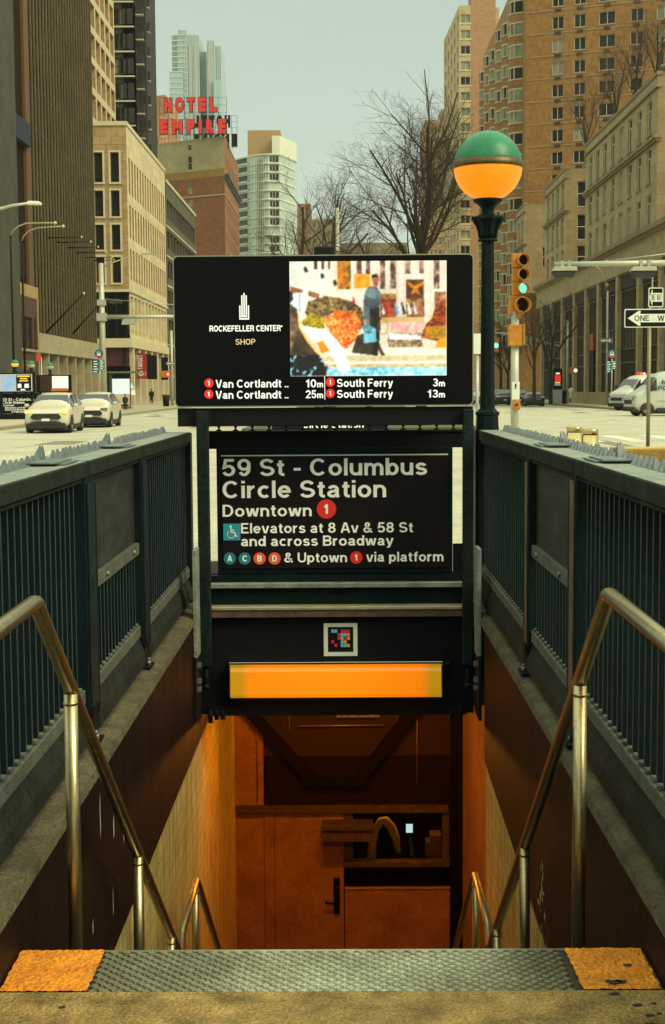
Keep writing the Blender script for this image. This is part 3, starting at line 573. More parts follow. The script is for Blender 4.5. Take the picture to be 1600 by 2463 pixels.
def side_fence(s):
    xi = -1.0 if s < 0 else .89                 # stair-side edge of the cap
    sg = s
    f = thing('fence', 'left dark green barrier of close bars with spiked cap above the stair wall' if s < 0 else 'right dark green barrier of close bars with spiked cap beside the globe lamp', 'fence', (xi, 6, .2))
    posts = ((5.47, 5.67), (7.0, 7.19)) if s < 0 else ((5.41, 5.55), (6.79, 6.92))
    Y0, Y1 = 2.0, 9.28
    def X(a): return xi+sg*a
    ends = [Y0]+[q for p in posts for q in p]+[Y1]
    segs = [(Y0, posts[0][0]-.0), (posts[0][1], posts[1][0]), (posts[1][1], Y1)]
    for i, (a, c) in enumerate(segs):
        a2, c2 = (a, c+.06) if i < 2 else (a, c)
        if i > 0: a2 = a-.10
        b = B(); b.box(X(.0), X(.21), a2, c2, 1.262, 1.325); b.box(X(.012), X(.19), a2+.004, c2-.004, 1.243, 1.26)
        obj('cap_rail', b, M['green_cap'], f, bevel=.004)
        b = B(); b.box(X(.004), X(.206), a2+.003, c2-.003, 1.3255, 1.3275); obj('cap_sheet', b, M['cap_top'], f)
        b = B(); spike_strip(b, X(.15), a2+.03, c2-.1, 1, inner=.05 if s < 0 else -.05)
        obj('spike_strip', b, M['galv'], f)
        if i < 2:
            b = B(); b.box(X(.02), X(.15), c2-.36, c2-.1, 1.33, 1.336); b.box(X(.04), X(.17), c2-.42, c2-.12, 1.337, 1.342)
            y = c2-.14; b.add([(X(.15), y-.03, 1.34), (X(.15), y+.03, 1.34), (X(.155), y, 1.40), (X(.19), y, 1.34)], [(0,1,2),(1,3,2),(3,0,2),(0,3,1)])
            y = c2-.19; b.add([(X(.13), y-.03, 1.34), (X(.13), y+.03, 1.34), (X(.135), y, 1.40), (X(.17), y, 1.34)], [(0,1,2),(1,3,2),(3,0,2),(0,3,1)])
            obj('joint_plate', b, M['galv'], f)
        # bars
        zb, zt = .425, 1.246
        n = max(2, round((c-a)/.088)); b = B()
        top = .80 if i == 1 else zt
        for k in range(1, n):
            y = a+(c-a)*k/n; b.k = 0; b.box(X(.033), X(.072), y-.006, y+.006, zb, top); b.k = 1; b.box(X(.031), X(.0325), y-.005, y+.005, zb, top)
        obj('bar_panel', b, [M['green'], M['bar_edge']], f)
        b = B(); b.box(X(.018), X(.085), a, c, .372, .428); 
        for k in range(0, n):
            y = a+(c-a)*(k+.5)/n; b.box(X(.024), X(.05), y-.022, y+.012, .428, .444)
        obj('toothed_rail', b, M['rail_edge'], f, bevel=.003)
        b = B(); b.prism([(X(.03), .37), (X(.09), .37), (X(.10), .205), (X(.035), .205), (X(-.005), .235), (X(.0), .29)], 'y', a, c)
        obj('kick_plate', b, M['kick'], f)
        if i == 1:
            b = B(); b.box(X(.04), X(.048), a+.002, c-.002, .84, 1.243); pl = obj('back_plate', b, M['plate'], f)
            b = B(); b.box(X(.018), X(.05), a+.002, c-.002, .79, .845); rl = obj('plate_bar', b, M['rail_edge'], f)
            b = B()
            for y in (a+.35, c-.2):
                b.tube([(X(.02), y, .818), (X(.008), y, .818)], .012, 8)
            obj('bolt', b, M['galv'], rl)
    for (a, c) in posts:
        b = B(); b.box(X(.004), X(.075), a, c, .34, 1.32); b.box(X(-.004), X(.006), c-.012, c+.012, .30, 1.24)
        po = obj('post', b, M['green'] , f, bevel=.003)
        b = B(); b.box(X(-.002), X(.002), a+.03, c, .34, 1.24); obj('inner_flange', b, M['green_worn'] if s < 0 else M['rust'], po)
        b = B(); b.box(X(.0), X(.06), a+.02, a+.085, .215, .345); b.box(X(-.012), X(.07), a+.005, a+.1, .325, .36); obj('foot', b, M['black'], po)
        b = B(); b.box(X(-.03), X(.09), a-.02, a+.13, .207, .218); b.k = 1
        b.tube([(X(-.012), a+.045, .218), (X(-.012), a+.045, .24)], .012, 6); b.tube([(X(-.012), a+.045, .24), (X(-.012), a+.045, .255)], .007, 6)
        obj('base_plate', b, [M['black'], M['galv']], po)
    b = B(); b.box(X(.0), X(.08), Y1-.02, Y1+.09, .2, 1.32); obj('end_post', b, M['green'], f, bevel=.003)
    return f
side_fence(-1); side_fence(1)

# far end of the opening: rail with finials, sign panel
YS = 9.3
def zy(y, Y, x=800): return at(x, y, Y).z
def xx(x, Y, y=1000): return at(x, y, Y).x
ef = thing('fence', 'dark end barrier with small black finials behind the station name board', 'fence', (-.05, YS, .1))
b = B(); b.box(-.91, .80, YS, YS+.07, zy(1078, YS), zy(1038, YS)); b.box(-.92, .81, YS-.01, YS+.08, zy(1041, YS), zy(1035, YS)); obj('top_rail', b, M['black'], ef, bevel=.003)
fin = B(); fin.lathe([(.018,0),(.018,.006),(.006,.012),(.006,.02),(.012,.026),(.007,.04),(.001,.066)], 0, 0, 10)
fm = mesh_of('finial', fin, M['black'])
for k in range(21):
    x = xx(525+k*40.5-40.5*2, YS)
    if -.9 < x < .78: put('finial', fm, ef, (x, YS+.035, zy(1035, YS)))
b = B(); b.box(-.935, .82, YS, YS+.06, zy(1400, YS), zy(1378, YS)); obj('bottom_rail', b, M['green'], ef, bevel=.004)
b = B(); b.box(.725, .80, YS+.01, YS+.03, zy(1378, YS), zy(1310, YS)); obj('infill_plate', b, M['black'], ef)

sg = thing('station_sign', 'black station name board with white lettering and coloured route circles', 'sign', (-.05, YS-.03, .5))
b = B(); b.box(xx(519, YS-.02), xx(1089, YS-.02), YS-.02, YS+.05, zy(1380, YS-.02), zy(1077, YS-.02)); obj('frame', b, M['green'], sg, bevel=.004)
YP = YS-.03
M['signpanel'] = mat('black_sign_enamel', (.008,.006,.0075), .5, amt=.6, scale=14, col2=(.013,.010,.011), fine=.25, spec=.12)
b = B(); b.box(xx(531, YP), xx(1078, YP), YP, YS-.021, zy(1366, YP), zy(1096, YP)); obj('panel', b, M['signpanel'], sg)
b = B(); b.box(xx(530, YP), xx(1078, YP), YP-.002, YP+.002, zy(1096, YP), zy(1093.2, YP)); obj('white_line', b, M['white'], sg)
YT = YP-.003
for s, x0, x1, base, ct, bo in (('59 St - Columbus', 534.8, 1027.7, 1143.8, 1102.6, .018), ('Circle Station', 535.7, 929, 1197, 1155.5, .018), ('Downtown', 535.7, 750, 1242.2, 1213.5, .018),
      ('Elevators at 8 Av & 58 St', 580, 993.7, 1281.6, 1257, .018), ('and across Broadway', 580, 947, 1312.8, 1288.2, .018), ('& Uptown', 684, 835, 1352.5, 1329, .018), ('via platform', 881, 1067, 1350.5, 1327, .018)):
    obj('lettering', text_px(s, x0, x1, base, ct, YT, bo), M['letter'], sg)
def bullet(px, py, r, ch, m, par, Y, mt):
    c = at(px, py, Y); rr = r*Y/FPX
    b = B(); b.disc(c.x, c.z, Y-.001, rr, 32); d = obj('route_circle', b, m, par)
    w = rr*(.42 if ch == '1' else .78); h = rr*1.0
    obj('route_mark', text_b(ch, c.x-w/2-(.06*rr if ch == '1' else 0), c.x+w/2-(.06*rr if ch == '1' else 0), c.z-h/2, h, Y-.003, .04), mt, d)
M['route_red'] = mat('route_red', (.78,.022,.012), .45); M['route_blue'] = mat('route_blue', (.015,.20,.27), .45); M['route_orange'] = mat('route_orange', (.85,.12,.015), .45)
bullet(785.5, 1224.2, 23.5, '1', M['route_red'], sg, YT, M['letter'])
for px, ch, m in ((553,'A','route_blue'),(588.8,'C','route_blue'),(624.7,'B','route_orange'),(660.6,'D','route_orange')): bullet(px, 1343.2, 14.8, ch, M[m], sg, YT, M['letter'])
bullet(857.3, 1341, 15.2, '1', M['route_red'], sg, YT, M['letter'])
b = B(); a_, c_ = at(537.5, 1300, YT), at(578, 1259.5, YT); b.box(a_.x, c_.x, YT-.001, YT+.003, a_.z, c_.z); ac = obj('access_symbol', b, M['cyan'], sg, bevel=.0009)
u = (c_.x-a_.x); cx, cz = (a_.x+c_.x)/2, (a_.z+c_.z)/2
b = B(); yv = YT-.003; b.disc(cx-.06*u, cz+.33*u, yv, .07*u, 14)
def stroke(b, pts, w, y):
    for p, q in zip(pts[:-1], pts[1:]):
        d = Vector((q[0]-p[0], 0, q[1]-p[1])); L = d.length; d /= L; n = Vector((-d.z, 0, d.x))*w/2; e = d*w*.3
        P = Vector((p[0], y, p[1]))-e; Q = Vector((q[0], y, q[1]))+e
        b.quad(P-n, Q-n, Q+n, P+n)
stroke(b, [(cx-.06*u, cz+.24*u), (cx-.04*u, cz-.02*u), (cx+.16*u, cz-.02*u), (cx+.26*u, cz-.27*u), (cx+.33*u, cz-.24*u)], .075*u, yv)
stroke(b, [(cx-.05*u, cz+.11*u), (cx+.13*u, cz+.11*u)], .06*u, yv)
stroke(b, [(cx-.04*u+.22*u*math.cos(a), cz-.14*u+.22*u*math.sin(a)) for a in [R(135+k*20) for k in range(12)]], .055*u, yv)
obj('wheelchair_mark', b, M['letter'], ac)

b = B(); rnd = random.Random(77)
for (sx0, sy0, sx1, sy1) in ((716,1190,708,1212),(1016,1180,1018,1192),(700,1120,698,1135),(668,1140,664,1150),(545,1390,552,1386)):
    A, C = at(sx0, sy0, YP-.0022), at(sx1, sy1, YP-.0022); stroke(b, [(A.x, A.z), (C.x, C.z)], .0022, YP-.0022)
for k in range(40):
    A = at(rnd.uniform(535,1075), rnd.choice([rnd.uniform(1358,1365), rnd.uniform(1100,1360)]), YP-.0022); r = rnd.uniform(.0007,.0018); b.disc(A.x, A.z, YP-.0022, r, 5)
tag(obj('scratches', b, M['kick'], sg), kind='stuff')
# lintel under the sign
YL = 9.2
lt = thing('lintel', 'black steel lintel under the station sign with rusted lip and grey ledge strips', 'lintel', (-.05, YL, -.2))
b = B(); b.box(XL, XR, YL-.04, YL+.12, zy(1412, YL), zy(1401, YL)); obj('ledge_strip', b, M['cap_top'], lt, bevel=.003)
b = B(); b.box(XL, XR, YL, YL+.12, zy(1458, YL), zy(1412.5, YL)); b.box(XL, XR, YL+.03, YL+.1, zy(1401, YL), zy(1385, YL)); obj('green_panel', b, M['green'], lt)
b = B(); b.box(XL+.03, XR-.03, YL-.11, YL+.05, zy(1466.5, YL-.1), zy(1459, YL-.1)); obj('bright_lip', b, mat('worn_bright_lip', (.5,.47,.3), .4, metal=.4, amt=.6, scale=8, col2=(.2,.17,.09)), lt, bevel=.003)
b = B(); b.box(XL+.03, XR-.03, YL-.10, YL+.05, zy(1484, YL-.1), zy(1467, YL-.1)); obj('rusted_lip', b, M['rust'], lt)
b = B(); b.box(XL, XR, YL-.05, YL+.12, zy(1716, YL-.05), zy(1482, YL-.05)); b.box(XL+.05, XR-.05, YL-.08, YL, zy(1714, YL), zy(1690, YL))
for x in (-.88, -.84, -.8, .70, .76): b.tube([(x, YL-.07, zy(1725+10*math.sin(x*90), YL)), (x, YL-.07, zy(1700, YL))], .016, 8)
b.tube([(.62, YL-.09, zy(1600, YL)), (.70, YL-.12, zy(1588, YL))], .02, 8); b.tube([(-.80, YL-.09, zy(1640, YL)), (-.72, YL-.10, zy(1672, YL))], .014, 8)
obj('black_panel', b, M['black'], lt)
st = thing('code_sticker', 'white framed square sticker with a small mosaic of coloured cells on the lintel', 'sticker', (0, YL-.055, .2))
YK = YL-.056
def rect_px(b, x0, y0, x1, y1, Y, d=.0):
    p, q = at(x0, (y0+y1)/2, Y), at(x1, (y0+y1)/2, Y); z0, z1 = zy(y1, Y, (x0+x1)/2), zy(y0, Y, (x0+x1)/2)
    b.quad((p.x, Y-d, z0), (q.x, Y-d, z0), (q.x, Y-d, z1), (p.x, Y-d, z1))
b = B(); rect_px(b, 779, 1499, 860, 1578, YK); obj('white_border', b, mat('sticker_white', (.8,.82,.68), .4), st)
b = B(); rect_px(b, 789, 1508, 850, 1568, YK, .001); obj('black_field', b, M['black'], st)
cells = {'c': ((1,0),(3,1),(3,2),(4,1),(3,3),(4,3),(3,4),(0,0),(4,4)), 'r': ((2,1),(2,2),(4,0),(5,0),(0,3),(1,4),(3,0),(4,2)), 'y': ((5,1),(5,4),(4,3),(5,2))}
for k, col in (('c', S(120,200,215)), ('r', S(225,45,75)), ('y', S(235,170,30))):
    b = B()
    for (i, j) in cells[k]:
        if k == 'y' or (i, j) not in cells['y']: rect_px(b, 797+i*7.6, 1514+j*8.6, 797+i*7.6+6.9, 1514+j*8.6+7.9, YK, .002 if k == 'c' else (.003 if k == 'r' else .004))
    obj('colour_cells', b, mat('cell_'+k, col, .4), st)
lb = thing('light_box', 'long glowing orange light box under the black lintel', 'light box', (-.05, YL-.15, 0))
Yb = YL-.16
p, q = at(554, 1636, Yb), at(1062, 1636, Yb); za, zb_ = zy(1679, Yb), zy(1600, Yb)
b = B(); b.prism([(Yb+.1, za), (Yb+.015, za), (Yb, za+.02), (Yb+.012, zb_-.045), (Yb+.05, zb_), (Yb+.1, zb_)], 'x', p.x, q.x)
dm = bpy.data.materials.new('orange_diffuser_tube'); dm.use_nodes = True; t = dm.node_tree; pr = t.nodes['Principled BSDF']
g = t.nodes.new('ShaderNodeNewGeometry'); s_ = t.nodes.new('ShaderNodeSeparateXYZ'); t.links.new(g.outputs['Position'], s_.inputs[0])
mr = t.nodes.new('ShaderNodeMapRange'); mr.inputs['From Min'].default_value = p.x; mr.inputs['From Max'].default_value = q.x; t.links.new(s_.outputs['X'], mr.inputs['Value'])
rp = t.nodes.new('ShaderNodeValToRGB'); E = rp.color_ramp.elements; E[0].position = 0; E[0].color = (*S(165,130,10), 1); E[1].position = 1; E[1].color = (*S(165,130,10), 1)
for pos, c in ((.05, S(170,125,8)), (.1, S(248,126,0)), (.5, S(252,136,0)), (.9, S(242,122,0)), (.955, S(170,125,8))):
    e = E.new(pos); e.color = (*c, 1)
t.links.new(mr.outputs[0], rp.inputs[0]); t.links.new(rp.outputs[0], pr.inputs['Emission Color']); pr.inputs['Emission Strength'].default_value = 1.0/2**EXPO
pr.inputs['Base Color'].default_value = (.3,.12,.01,1); pr.inputs['Roughness'].default_value = .25
obj('diffuser', b, dm, lb)
b = B(); b.box(p.x-.01, q.x+.01, Yb+.02, Yb+.11, zb_+.0, zb_+.016); b.box(p.x-.008, p.x, Yb+.005, Yb+.1, za, zb_); b.box(q.x, q.x+.008, Yb+.005, Yb+.1, za, zb_)
obj('housing', b, M['chrome'], lb, bevel=.002)
b = B(); rnd = random.Random(12)
for k in range(13):
    x = rnd.uniform(p.x+.02, q.x-.02); z = za+.03+(zb_-za-.09)*rnd.random()**.6; r = rnd.uniform(.001,.0032); fr = (z-za-.02)/(zb_-.045-za-.02)
    b.add([(x+r*math.cos(a)*1.6, Yb+.012*fr-.002, z+r*math.sin(a)) for a in [i*PI/3 for i in range(6)]], [list(range(6))])
tag(obj('dust_flecks', b, M['rust'], lb), kind='stuff')
# side brackets
for s, X in ((-1, XL), (1, XR)):
    br_ = thing('hanger_bracket', 'pale edged steel bracket bolted to the %s end of the lintel' % ('left' if s < 0 else 'right'), 'bracket', (X, 8.9, .2))
    pxa = 470 if s < 0 else 1147; dx = -s*.004
    b = B(); b.box(X+dx, X-s*.03, 8.62, 8.80, -.05, .62); obj('edge_plate', b, M['cap_top'], br_, bevel=.003)
    b = B(); b.box(X-s*.0015, X-s*.02, 8.60, 8.9, -.45, -.05); obj('dark_plate', b, M['black'], br_)
    b = B()
    for z in (-.12, -.22, -.27): b.box(X-s*.02, X-s*.045, 8.66, 8.69, z, z+.03)
    obj('bolt', b, M['galv'], br_)

# ------------------------------------------------------------------ digital display on two posts
YD = 8.95
dd = thing('digital_display', 'large black digital display on two green posts showing train times and a photo advertisement', 'display', (-.05, YD, .6))
a_, c_ = at(421, 977, YD), at(1140, 613, YD); xm0, xm1 = a_.x, c_.x
zB, zTp = zy(977, YD), zy(612, YD)
def rrect(x0, x1, z0, z1, r, n=5):
    pts = []
    for cx, cz, a0 in ((x1-r, z1-r, 0), (x0+r, z1-r, 90), (x0+r, z0+r, 180), (x1-r, z0+r, 270)):
        pts += [(cx+r*math.cos(R(a0+90*k/n)), cz+r*math.sin(R(a0+90*k/n))) for k in range(n+1)]
    return pts
b = B(); b.prism(rrect(xm0, xm1, zB, zTp, .03), 'y', YD+.004, YD+.13); obj('housing', b, mat('display_edge', (.34,.33,.24), .35, metal=.7), dd)
b = B(); b.prism(rrect(xm0+.007, xm1-.007, zB+.007, zTp-.007, .026), 'y', YD-.002, YD+.02); obj('screen_face', b, M['black_gloss'], dd)
YE = YD-.0045
for s, x0, x1, base, ct, bo, m in (('ROCKEFELLER CENTER', 504, 675.6, 796.7, 782.5, .035, 'led_white'), ('SHOP', 567, 614.3, 829, 815, .0, 'led_amber'),
     ('Van Cortlandt ..', 519, 694, 932, 913, .02, 'led_white'), ('Van Cortlandt ..', 519, 694, 958.6, 939.6, .02, 'led_white'), ('10', 736, 761, 931.5, 912.5, .02, 'led_white'), ('25', 735, 761, 957.5, 938.5, .02, 'led_white'),
     ('South Ferry', 811, 945.7, 930.2, 911, .02, 'led_white'), ('South Ferry', 811, 945.7, 956.6, 937.5, .02, 'led_white'), ('3', 1041.5, 1054, 929.2, 910.5, .02, 'led_white'), ('13', 1029, 1054, 956, 937.5, .02, 'led_white')):
    obj('lettering', text_px(s, x0, x1, base, ct, YE, bo), M[m], dd)
def small_m(x0, x1, base):   # lower-case unit after the minutes
    p0, p1 = at(x0, base, YE), at(x1, base, YE); vs, fs = raw_stroke('m', .03); xs = [v[0] for v in vs]; ys = [v[1] for v in vs]
    h = 11*YE/FPX; k = h/(max(ys)-min(ys)); b = B()
    b.add([(p0.x+(v[0]-min(xs))*(p1.x-p0.x)/(max(xs)-min(xs)), YE, p0.z+(v[1]-min(ys))*k) for v in vs], fs); obj('lettering', b, M['led_white'], dd)
for x0, x1, y in ((763,777.5,931.5),(763,777.5,957.5),(1056,1070.5,929.2),(1056,1070.5,956)): small_m(x0, x1, y)
M['bul'] = M['led_red']
for px, py in ((502.7,921.3),(502.7,947.9),(794.8,919),(794.8,946)): bullet(px, py, 11, '1', M['led_red'], dd, YE, M['led_white'])
b = B(); rect_px(b, 780.6, 905, 782.2, 961, YE); obj('divider', b, M['led_white'], dd)
# nested bar emblem
b = B(); c0 = at(587.7, 768.5, YE); k = YE/FPX; ex = lambda q: c0.x+(q-587.7)*k; ez = lambda q: c0.z+(768.5-q)*k
def bar(x0, x1, y0, y1): b.quad((ex(x0), YE, ez(y1)), (ex(x1), YE, ez(y1)), (ex(x1), YE, ez(y0)), (ex(x0), YE, ez(y0)))
bar(586.1, 589.3, 705.6, 758.5); bar(581, 584.2, 711, 759); bar(591.2, 594.4, 711, 759); bar(581, 594.4, 759, 762.4); bar(576, 579.2, 735, 764.5); bar(596.3, 599.5, 735, 764.5); bar(576, 599.5, 764.5, 768.5)
obj('emblem', b, M['led_white'], dd)
b = B(); cc = at(677.5, 784.5, YE); b.disc(cc.x, cc.z, YE, 2.1*k, 10); obj('trade_dot', b, M['led_white'], dd)
# the advertisement photo: a flat screen picture, painted as a mosaic
PWd, PHt = 189, 139
gx, gy = np.meshgrid(np.linspace(28, 1485, PWd), np.linspace(28, 1100, PHt)); IMG = np.zeros((PHt, PWd, 3)); rng = np.random.default_rng(4)
def inside(pts):
    m = np.zeros(gx.shape, bool); n = len(pts)
    for i in range(n):
        (x1, y1), (x2, y2) = pts[i], pts[(i+1) % n]
        if y1 == y2: continue
        c = ((gy >= min(y1,y2)) & (gy < max(y1,y2))); xi = (gy-y1)*(x2-x1)/(y2-y1)+x1; m ^= c & (gx < xi)
    return m
def vn(s, seed):
    r = np.random.default_rng(seed); h, w = int(1100/s)+3, int(1500/s)+3; gr = r.random((h, w)); fx, fy = gx/s, gy/s; i, j = fx.astype(int), fy.astype(int); u, v = fx-i, fy-j
    return (gr[j,i]*(1-u)+gr[j,i+1]*u)*(1-v)+(gr[j+1,i]*(1-u)+gr[j+1,i+1]*u)*v
def pt(pts, c, c2=None, s=40, seed=1, thr=None):
    m = inside(pts); c = np.array(c, float)
    if c2 is None: IMG[m] = c; return
    n = vn(s, seed)*.6+vn(s*.4, seed+9)*.4
    n = (n > thr).astype(float) if thr else np.clip((n-.25)*2, 0, 1)
    IMG[m] = (c+(np.array(c2)-c)*n[...,None])[m]
rc = lambda x0,y0,x1,y1: [(x0,y0),(x1,y0),(x1,y1),(x0,y1)]
IMG[:] = (222,212,185)
pt(rc(0,0,1500,620), (214,200,172), (224,214,190), 60, 2)
for x_ in range(840,1480,62): pt(rc(x_,28,x_+5,600), (196,178,150))
for y_ in range(60,600,48): pt(rc(420,y_,1485,y_+2), (202,186,158))
pt([(28,28),(210,28),(400,130),(400,560),(28,560)], (206,212,192), (226,222,198), 50, 3)
for x0, x1 in ((255,285),(325,350),(385,405)): pt(rc(x0,28,x1,100), (80,40,35))
for x0, x1, y1 in ((470,555,290),): pt(rc(x0,28,x1,y1), (215,140,15), (150,85,20), 30, 4)
pt(rc(555,28,600,285), (70,50,35), (205,150,30), 26, 5)
pt(rc(655,28,695,150), (70,45,45), (160,110,110), 30, 6); pt(rc(740,28,775,150), (70,45,45), (160,140,120), 30, 7)
pt(rc(630,150,775,280), (205,130,15), (235,175,60), 26, 8)
for x0, x1, y1 in ((870,918,290),(965,1015,290),(1105,1150,152),(1230,1275,152),(1368,1422,285)): pt(rc(x0,28,x1,y1), (70,45,40), (190,160,130), 34, x0)
pt(rc(1110,205,1275,385), (110,62,12), (70,40,10), 30, 12)
for pts in ([(1120,215),(1190,260),(1275,215),(1265,250),(1215,290),(1240,345),(1195,320),(1150,345),(1175,290),(1125,250)],): pt(pts, (215,140,25), (180,100,15), 25, 13)
pt(rc(870,335,1018,385), (205,165,90), (140,90,40), 18, 14)
pt(rc(880,385,1018,600), (110,50,30), (190,110,60), 30, 15); pt(rc(1110,385,1280,600), (95,60,30), (190,140,80), 30, 16); pt(rc(1370,320,1485,600), (190,150,100), (110,60,30), 30, 17)
pt(rc(880,555,1280,605), (205,170,120)); pt(rc(960,600,1290,690), (222,150,130), (240,200,180), 28, 18); pt(rc(940,690,1290,760), (215,205,175), (150,120,100), 20, 19)
for i, (x, c) in enumerate(((895,(230,225,215)),(945,(215,70,50)),(1020,(110,165,200)),(1085,(40,55,80)),(1140,(225,230,225)),(1195,(190,190,200)),(1260,(150,90,80)))): pt([(x-25,400),(x-10,420),(x+25,520),(x-5,530)], c)
pt([(610,335),(640,420),(615,430)], (200,30,35)); 
for x, y in ((165,80),(318,138),(435,205)): pt([(x,y),(x+20,y),(x+38,y+40),(x+20,y+45),(x+12,y+60),(x,y+30)], (30,22,20))
for q in (((35,260),(150,290),(150,350),(35,320)),((200,300),(305,330),(305,380),(200,350)),((345,345),(440,365),(440,400),(345,385))): pt(q, (165,105,70), (120,70,40), 20, 20)
pt(rc(60,320,150,480), (205,225,215)); pt(rc(115,330,122,500), (140,120,100))
pt([(170,500),(200,400),(330,360),(480,365),(600,400),(700,470),(720,620),(650,700),(540,600),(200,560)], (40,22,24), (165,140,70), 15, 21)
pt([(130,600),(230,500),(340,560),(350,650),(230,690)], (215,185,20), (100,85,20), 14, 22)
pt([(330,560),(480,480),(640,500),(700,600),(640,760),(540,850),(470,780),(380,660)], (200,45,20), (250,200,90), 15, 23)
pt([(430,470),(620,500),(600,560),(450,560)], (235,140,20), (150,50,25), 14, 24)
pt([(1250,740),(1290,620),(1350,560),(1390,430),(1485,380),(1485,870),(1400,860),(1400,780)], (215,95,10), (70,30,12), 15, 25)
pt([(1280,640),(1485,640),(1485,780),(1290,740)], (130,110,20), (235,160,20), 14, 26); pt([(1380,840),(1410,760),(1485,740),(1485,870)], (225,165,10))
pt(rc(330,840,1485,915), (222,214,180), (236,232,210), 30, 27); pt(rc(330,912,1485,965), (198,180,130), (215,205,165), 30, 28); pt(rc(330,965,1485,985), (235,230,205)); pt(rc(330,985,1485,1020), (190,160,90), (215,205,170), 24, 29)
pt(rc(360,1015,1485,1100), (205,235,228), (110,190,205), 30, 30); pt([(600,1050),(900,1010),(1000,1050),(900,1090),(640,1095)], (60,160,185), (190,230,225), 24, 31)
pt([(930,760),(1250,760),(1270,835),(950,830)], (110,85,55), (205,190,150), 22, 32); pt([(940,700),(1250,730),(1250,765),(960,765)], (230,235,215))
pt([(120,620),(330,660),(470,760),(540,900),(600,1050),(480,1060),(420,900),(330,780),(240,760),(260,830),(190,760)], (240,245,230), (225,235,220), 30, 33)
pt([(280,790),(330,765),(400,860),(320,890)], (200,150,15), (220,120,20), 22, 34)
pt([(28,300),(55,320),(60,380),(28,410)], (25,18,18)); pt([(28,410),(100,480),(120,620),(190,760),(300,900),(320,960),(380,1010),(360,1100),(28,1100)], (55,45,35), (105,80,50), 60, 35); 
pt([(28,560),(90,560),(110,620),(28,900)], (150,130,95), (80,60,40), 50, 36); pt([(95,480),(115,520),(130,640),(310,880),(310,930),(180,770),(110,640)], (235,195,120))
pt([(28,900),(300,900),(360,1010),(360,1100),(28,1100)], (22,26,34), (150,205,215), 38, 37, .62)
# the walking figure
pt([(720,700),(770,470),(862,470),(850,580),(865,720),(830,910),(600,880),(655,720)], (58,50,40), (88,80,62), 40, 38)
pt([(770,470),(862,470),(868,640),(845,910),(790,905),(830,700)], (34,28,26)); pt([(850,760),(880,850),(915,905),(880,912),(850,860)], (105,55,35))
pt([(735,300),(770,265),(830,262),(875,330),(862,470),(770,472),(768,600),(720,610),(712,480),(718,380)], (105,120,122), (70,82,85), 30, 39)
pt([(725,310),(800,268),(878,345),(860,370),(800,380),(740,350)], (135,155,155), (90,110,112), 24, 40); pt([(765,470),(772,605),(722,605),(720,520)], (135,150,150), (95,105,105), 20, 41)
pt([(868,360),(890,450),(885,560),(868,570)], (140,105,80)); 
pt([(790,200),(800,160),(830,150),(855,165),(860,215),(845,245),(836,275),(805,270),(805,240)], (165,92,58), (190,120,80), 18, 42); pt([(788,195),(795,160),(830,148),(856,165),(852,180),(810,178)], (40,22,18)); pt(rc(805,205,820,211), (60,30,25)); pt(rc(836,207,850,213), (60,30,25)); pt(rc(820,232,842,238), (120,40,35))
pt([(690,640),(760,605),(800,650),(780,690),(720,680)], (120,175,185), (60,120,130), 20, 43); pt([(710,690),(780,700),(800,640),(830,660),(835,780),(715,795)], (140,205,215), (110,180,195), 20, 44); pt([(735,600),(765,600),(765,618),(740,620)], (175,105,75))
for a in range(0, 360, 4): pt([(895+45*math.cos(R(a))-4, 640+75*math.sin(R(a))-4), (895+45*math.cos(R(a))+4, 640+75*math.sin(R(a))-4), (895+45*math.cos(R(a))+4, 640+75*math.sin(R(a))+4), (895+45*math.cos(R(a))-4, 640+75*math.sin(R(a))+4)], (190,140,60))
_k = np.pad(IMG, ((1,1),(1,1),(0,0)), 'edge'); IMG = (_k[1:-1,1:-1]*4+_k[:-2,1:-1]+_k[2:,1:-1]+_k[1:-1,:-2]+_k[1:-1,2:])/8
_k = np.pad(IMG, ((1,1),(1,1),(0,0)), 'edge'); IMG = (_k[1:-1,1:-1]*4+_k[:-2,1:-1]+_k[2:,1:-1]+_k[1:-1,:-2]+_k[1:-1,2:])/8
IMG = (IMG-118)*1.2+116+((vn(420, 61)-.5)*46+(vn(170, 62)-.5)*22)[...,None]
IMG *= 1+rng.normal(0, .05, IMG.shape[:2]+(1,)); IMG = np.clip(IMG*1.04, 0, 255)/255.0
LIN = np.where(IMG <= .04045, IMG/12.92, ((IMG+.055)/1.055)**2.4)
pa, pb = at(697.4, 765, YE), at(1074.5, 765, YE); pz1, pz0 = zy(627.5, YE, 886), zy(904, YE, 886)
vs = [(pa.x+(pb.x-pa.x)*i/(PWd-1), YE, pz1+(pz0-pz1)*j/(PHt-1)) for j in range(PHt) for i in range(PWd)]
b = B(); b.add(vs, [((j+1)*PWd+i, (j+1)*PWd+i+1, j*PWd+i+1, j*PWd+i) for j in range(PHt-1) for i in range(PWd-1)])
pm = bpy.data.materials.new('screen_picture'); pm.use_nodes = True; t = pm.node_tree; pr = t.nodes['Principled BSDF']; at_ = t.nodes.new('ShaderNodeAttribute'); at_.attribute_name = 'picture'
t.links.new(at_.outputs['Color'], pr.inputs['Emission Color']); pr.inputs['Emission Strength'].default_value = 1.08/2**EXPO; pr.inputs['Base Color'].default_value = (.01,.01,.01,1); pr.inputs['Roughness'].default_value = .4
po = obj('screen_picture', b, pm, dd)
ca = po.data.color_attributes.new('picture', 'FLOAT_COLOR', 'POINT'); ca.data.foreach_set('color', np.concatenate([LIN.reshape(-1,3), np.ones((PWd*PHt,1))], 1).astype(np.float32).ravel())
tag(po, 'screen photo of a woman carrying pale blue bags past a fountain and autumn plants')
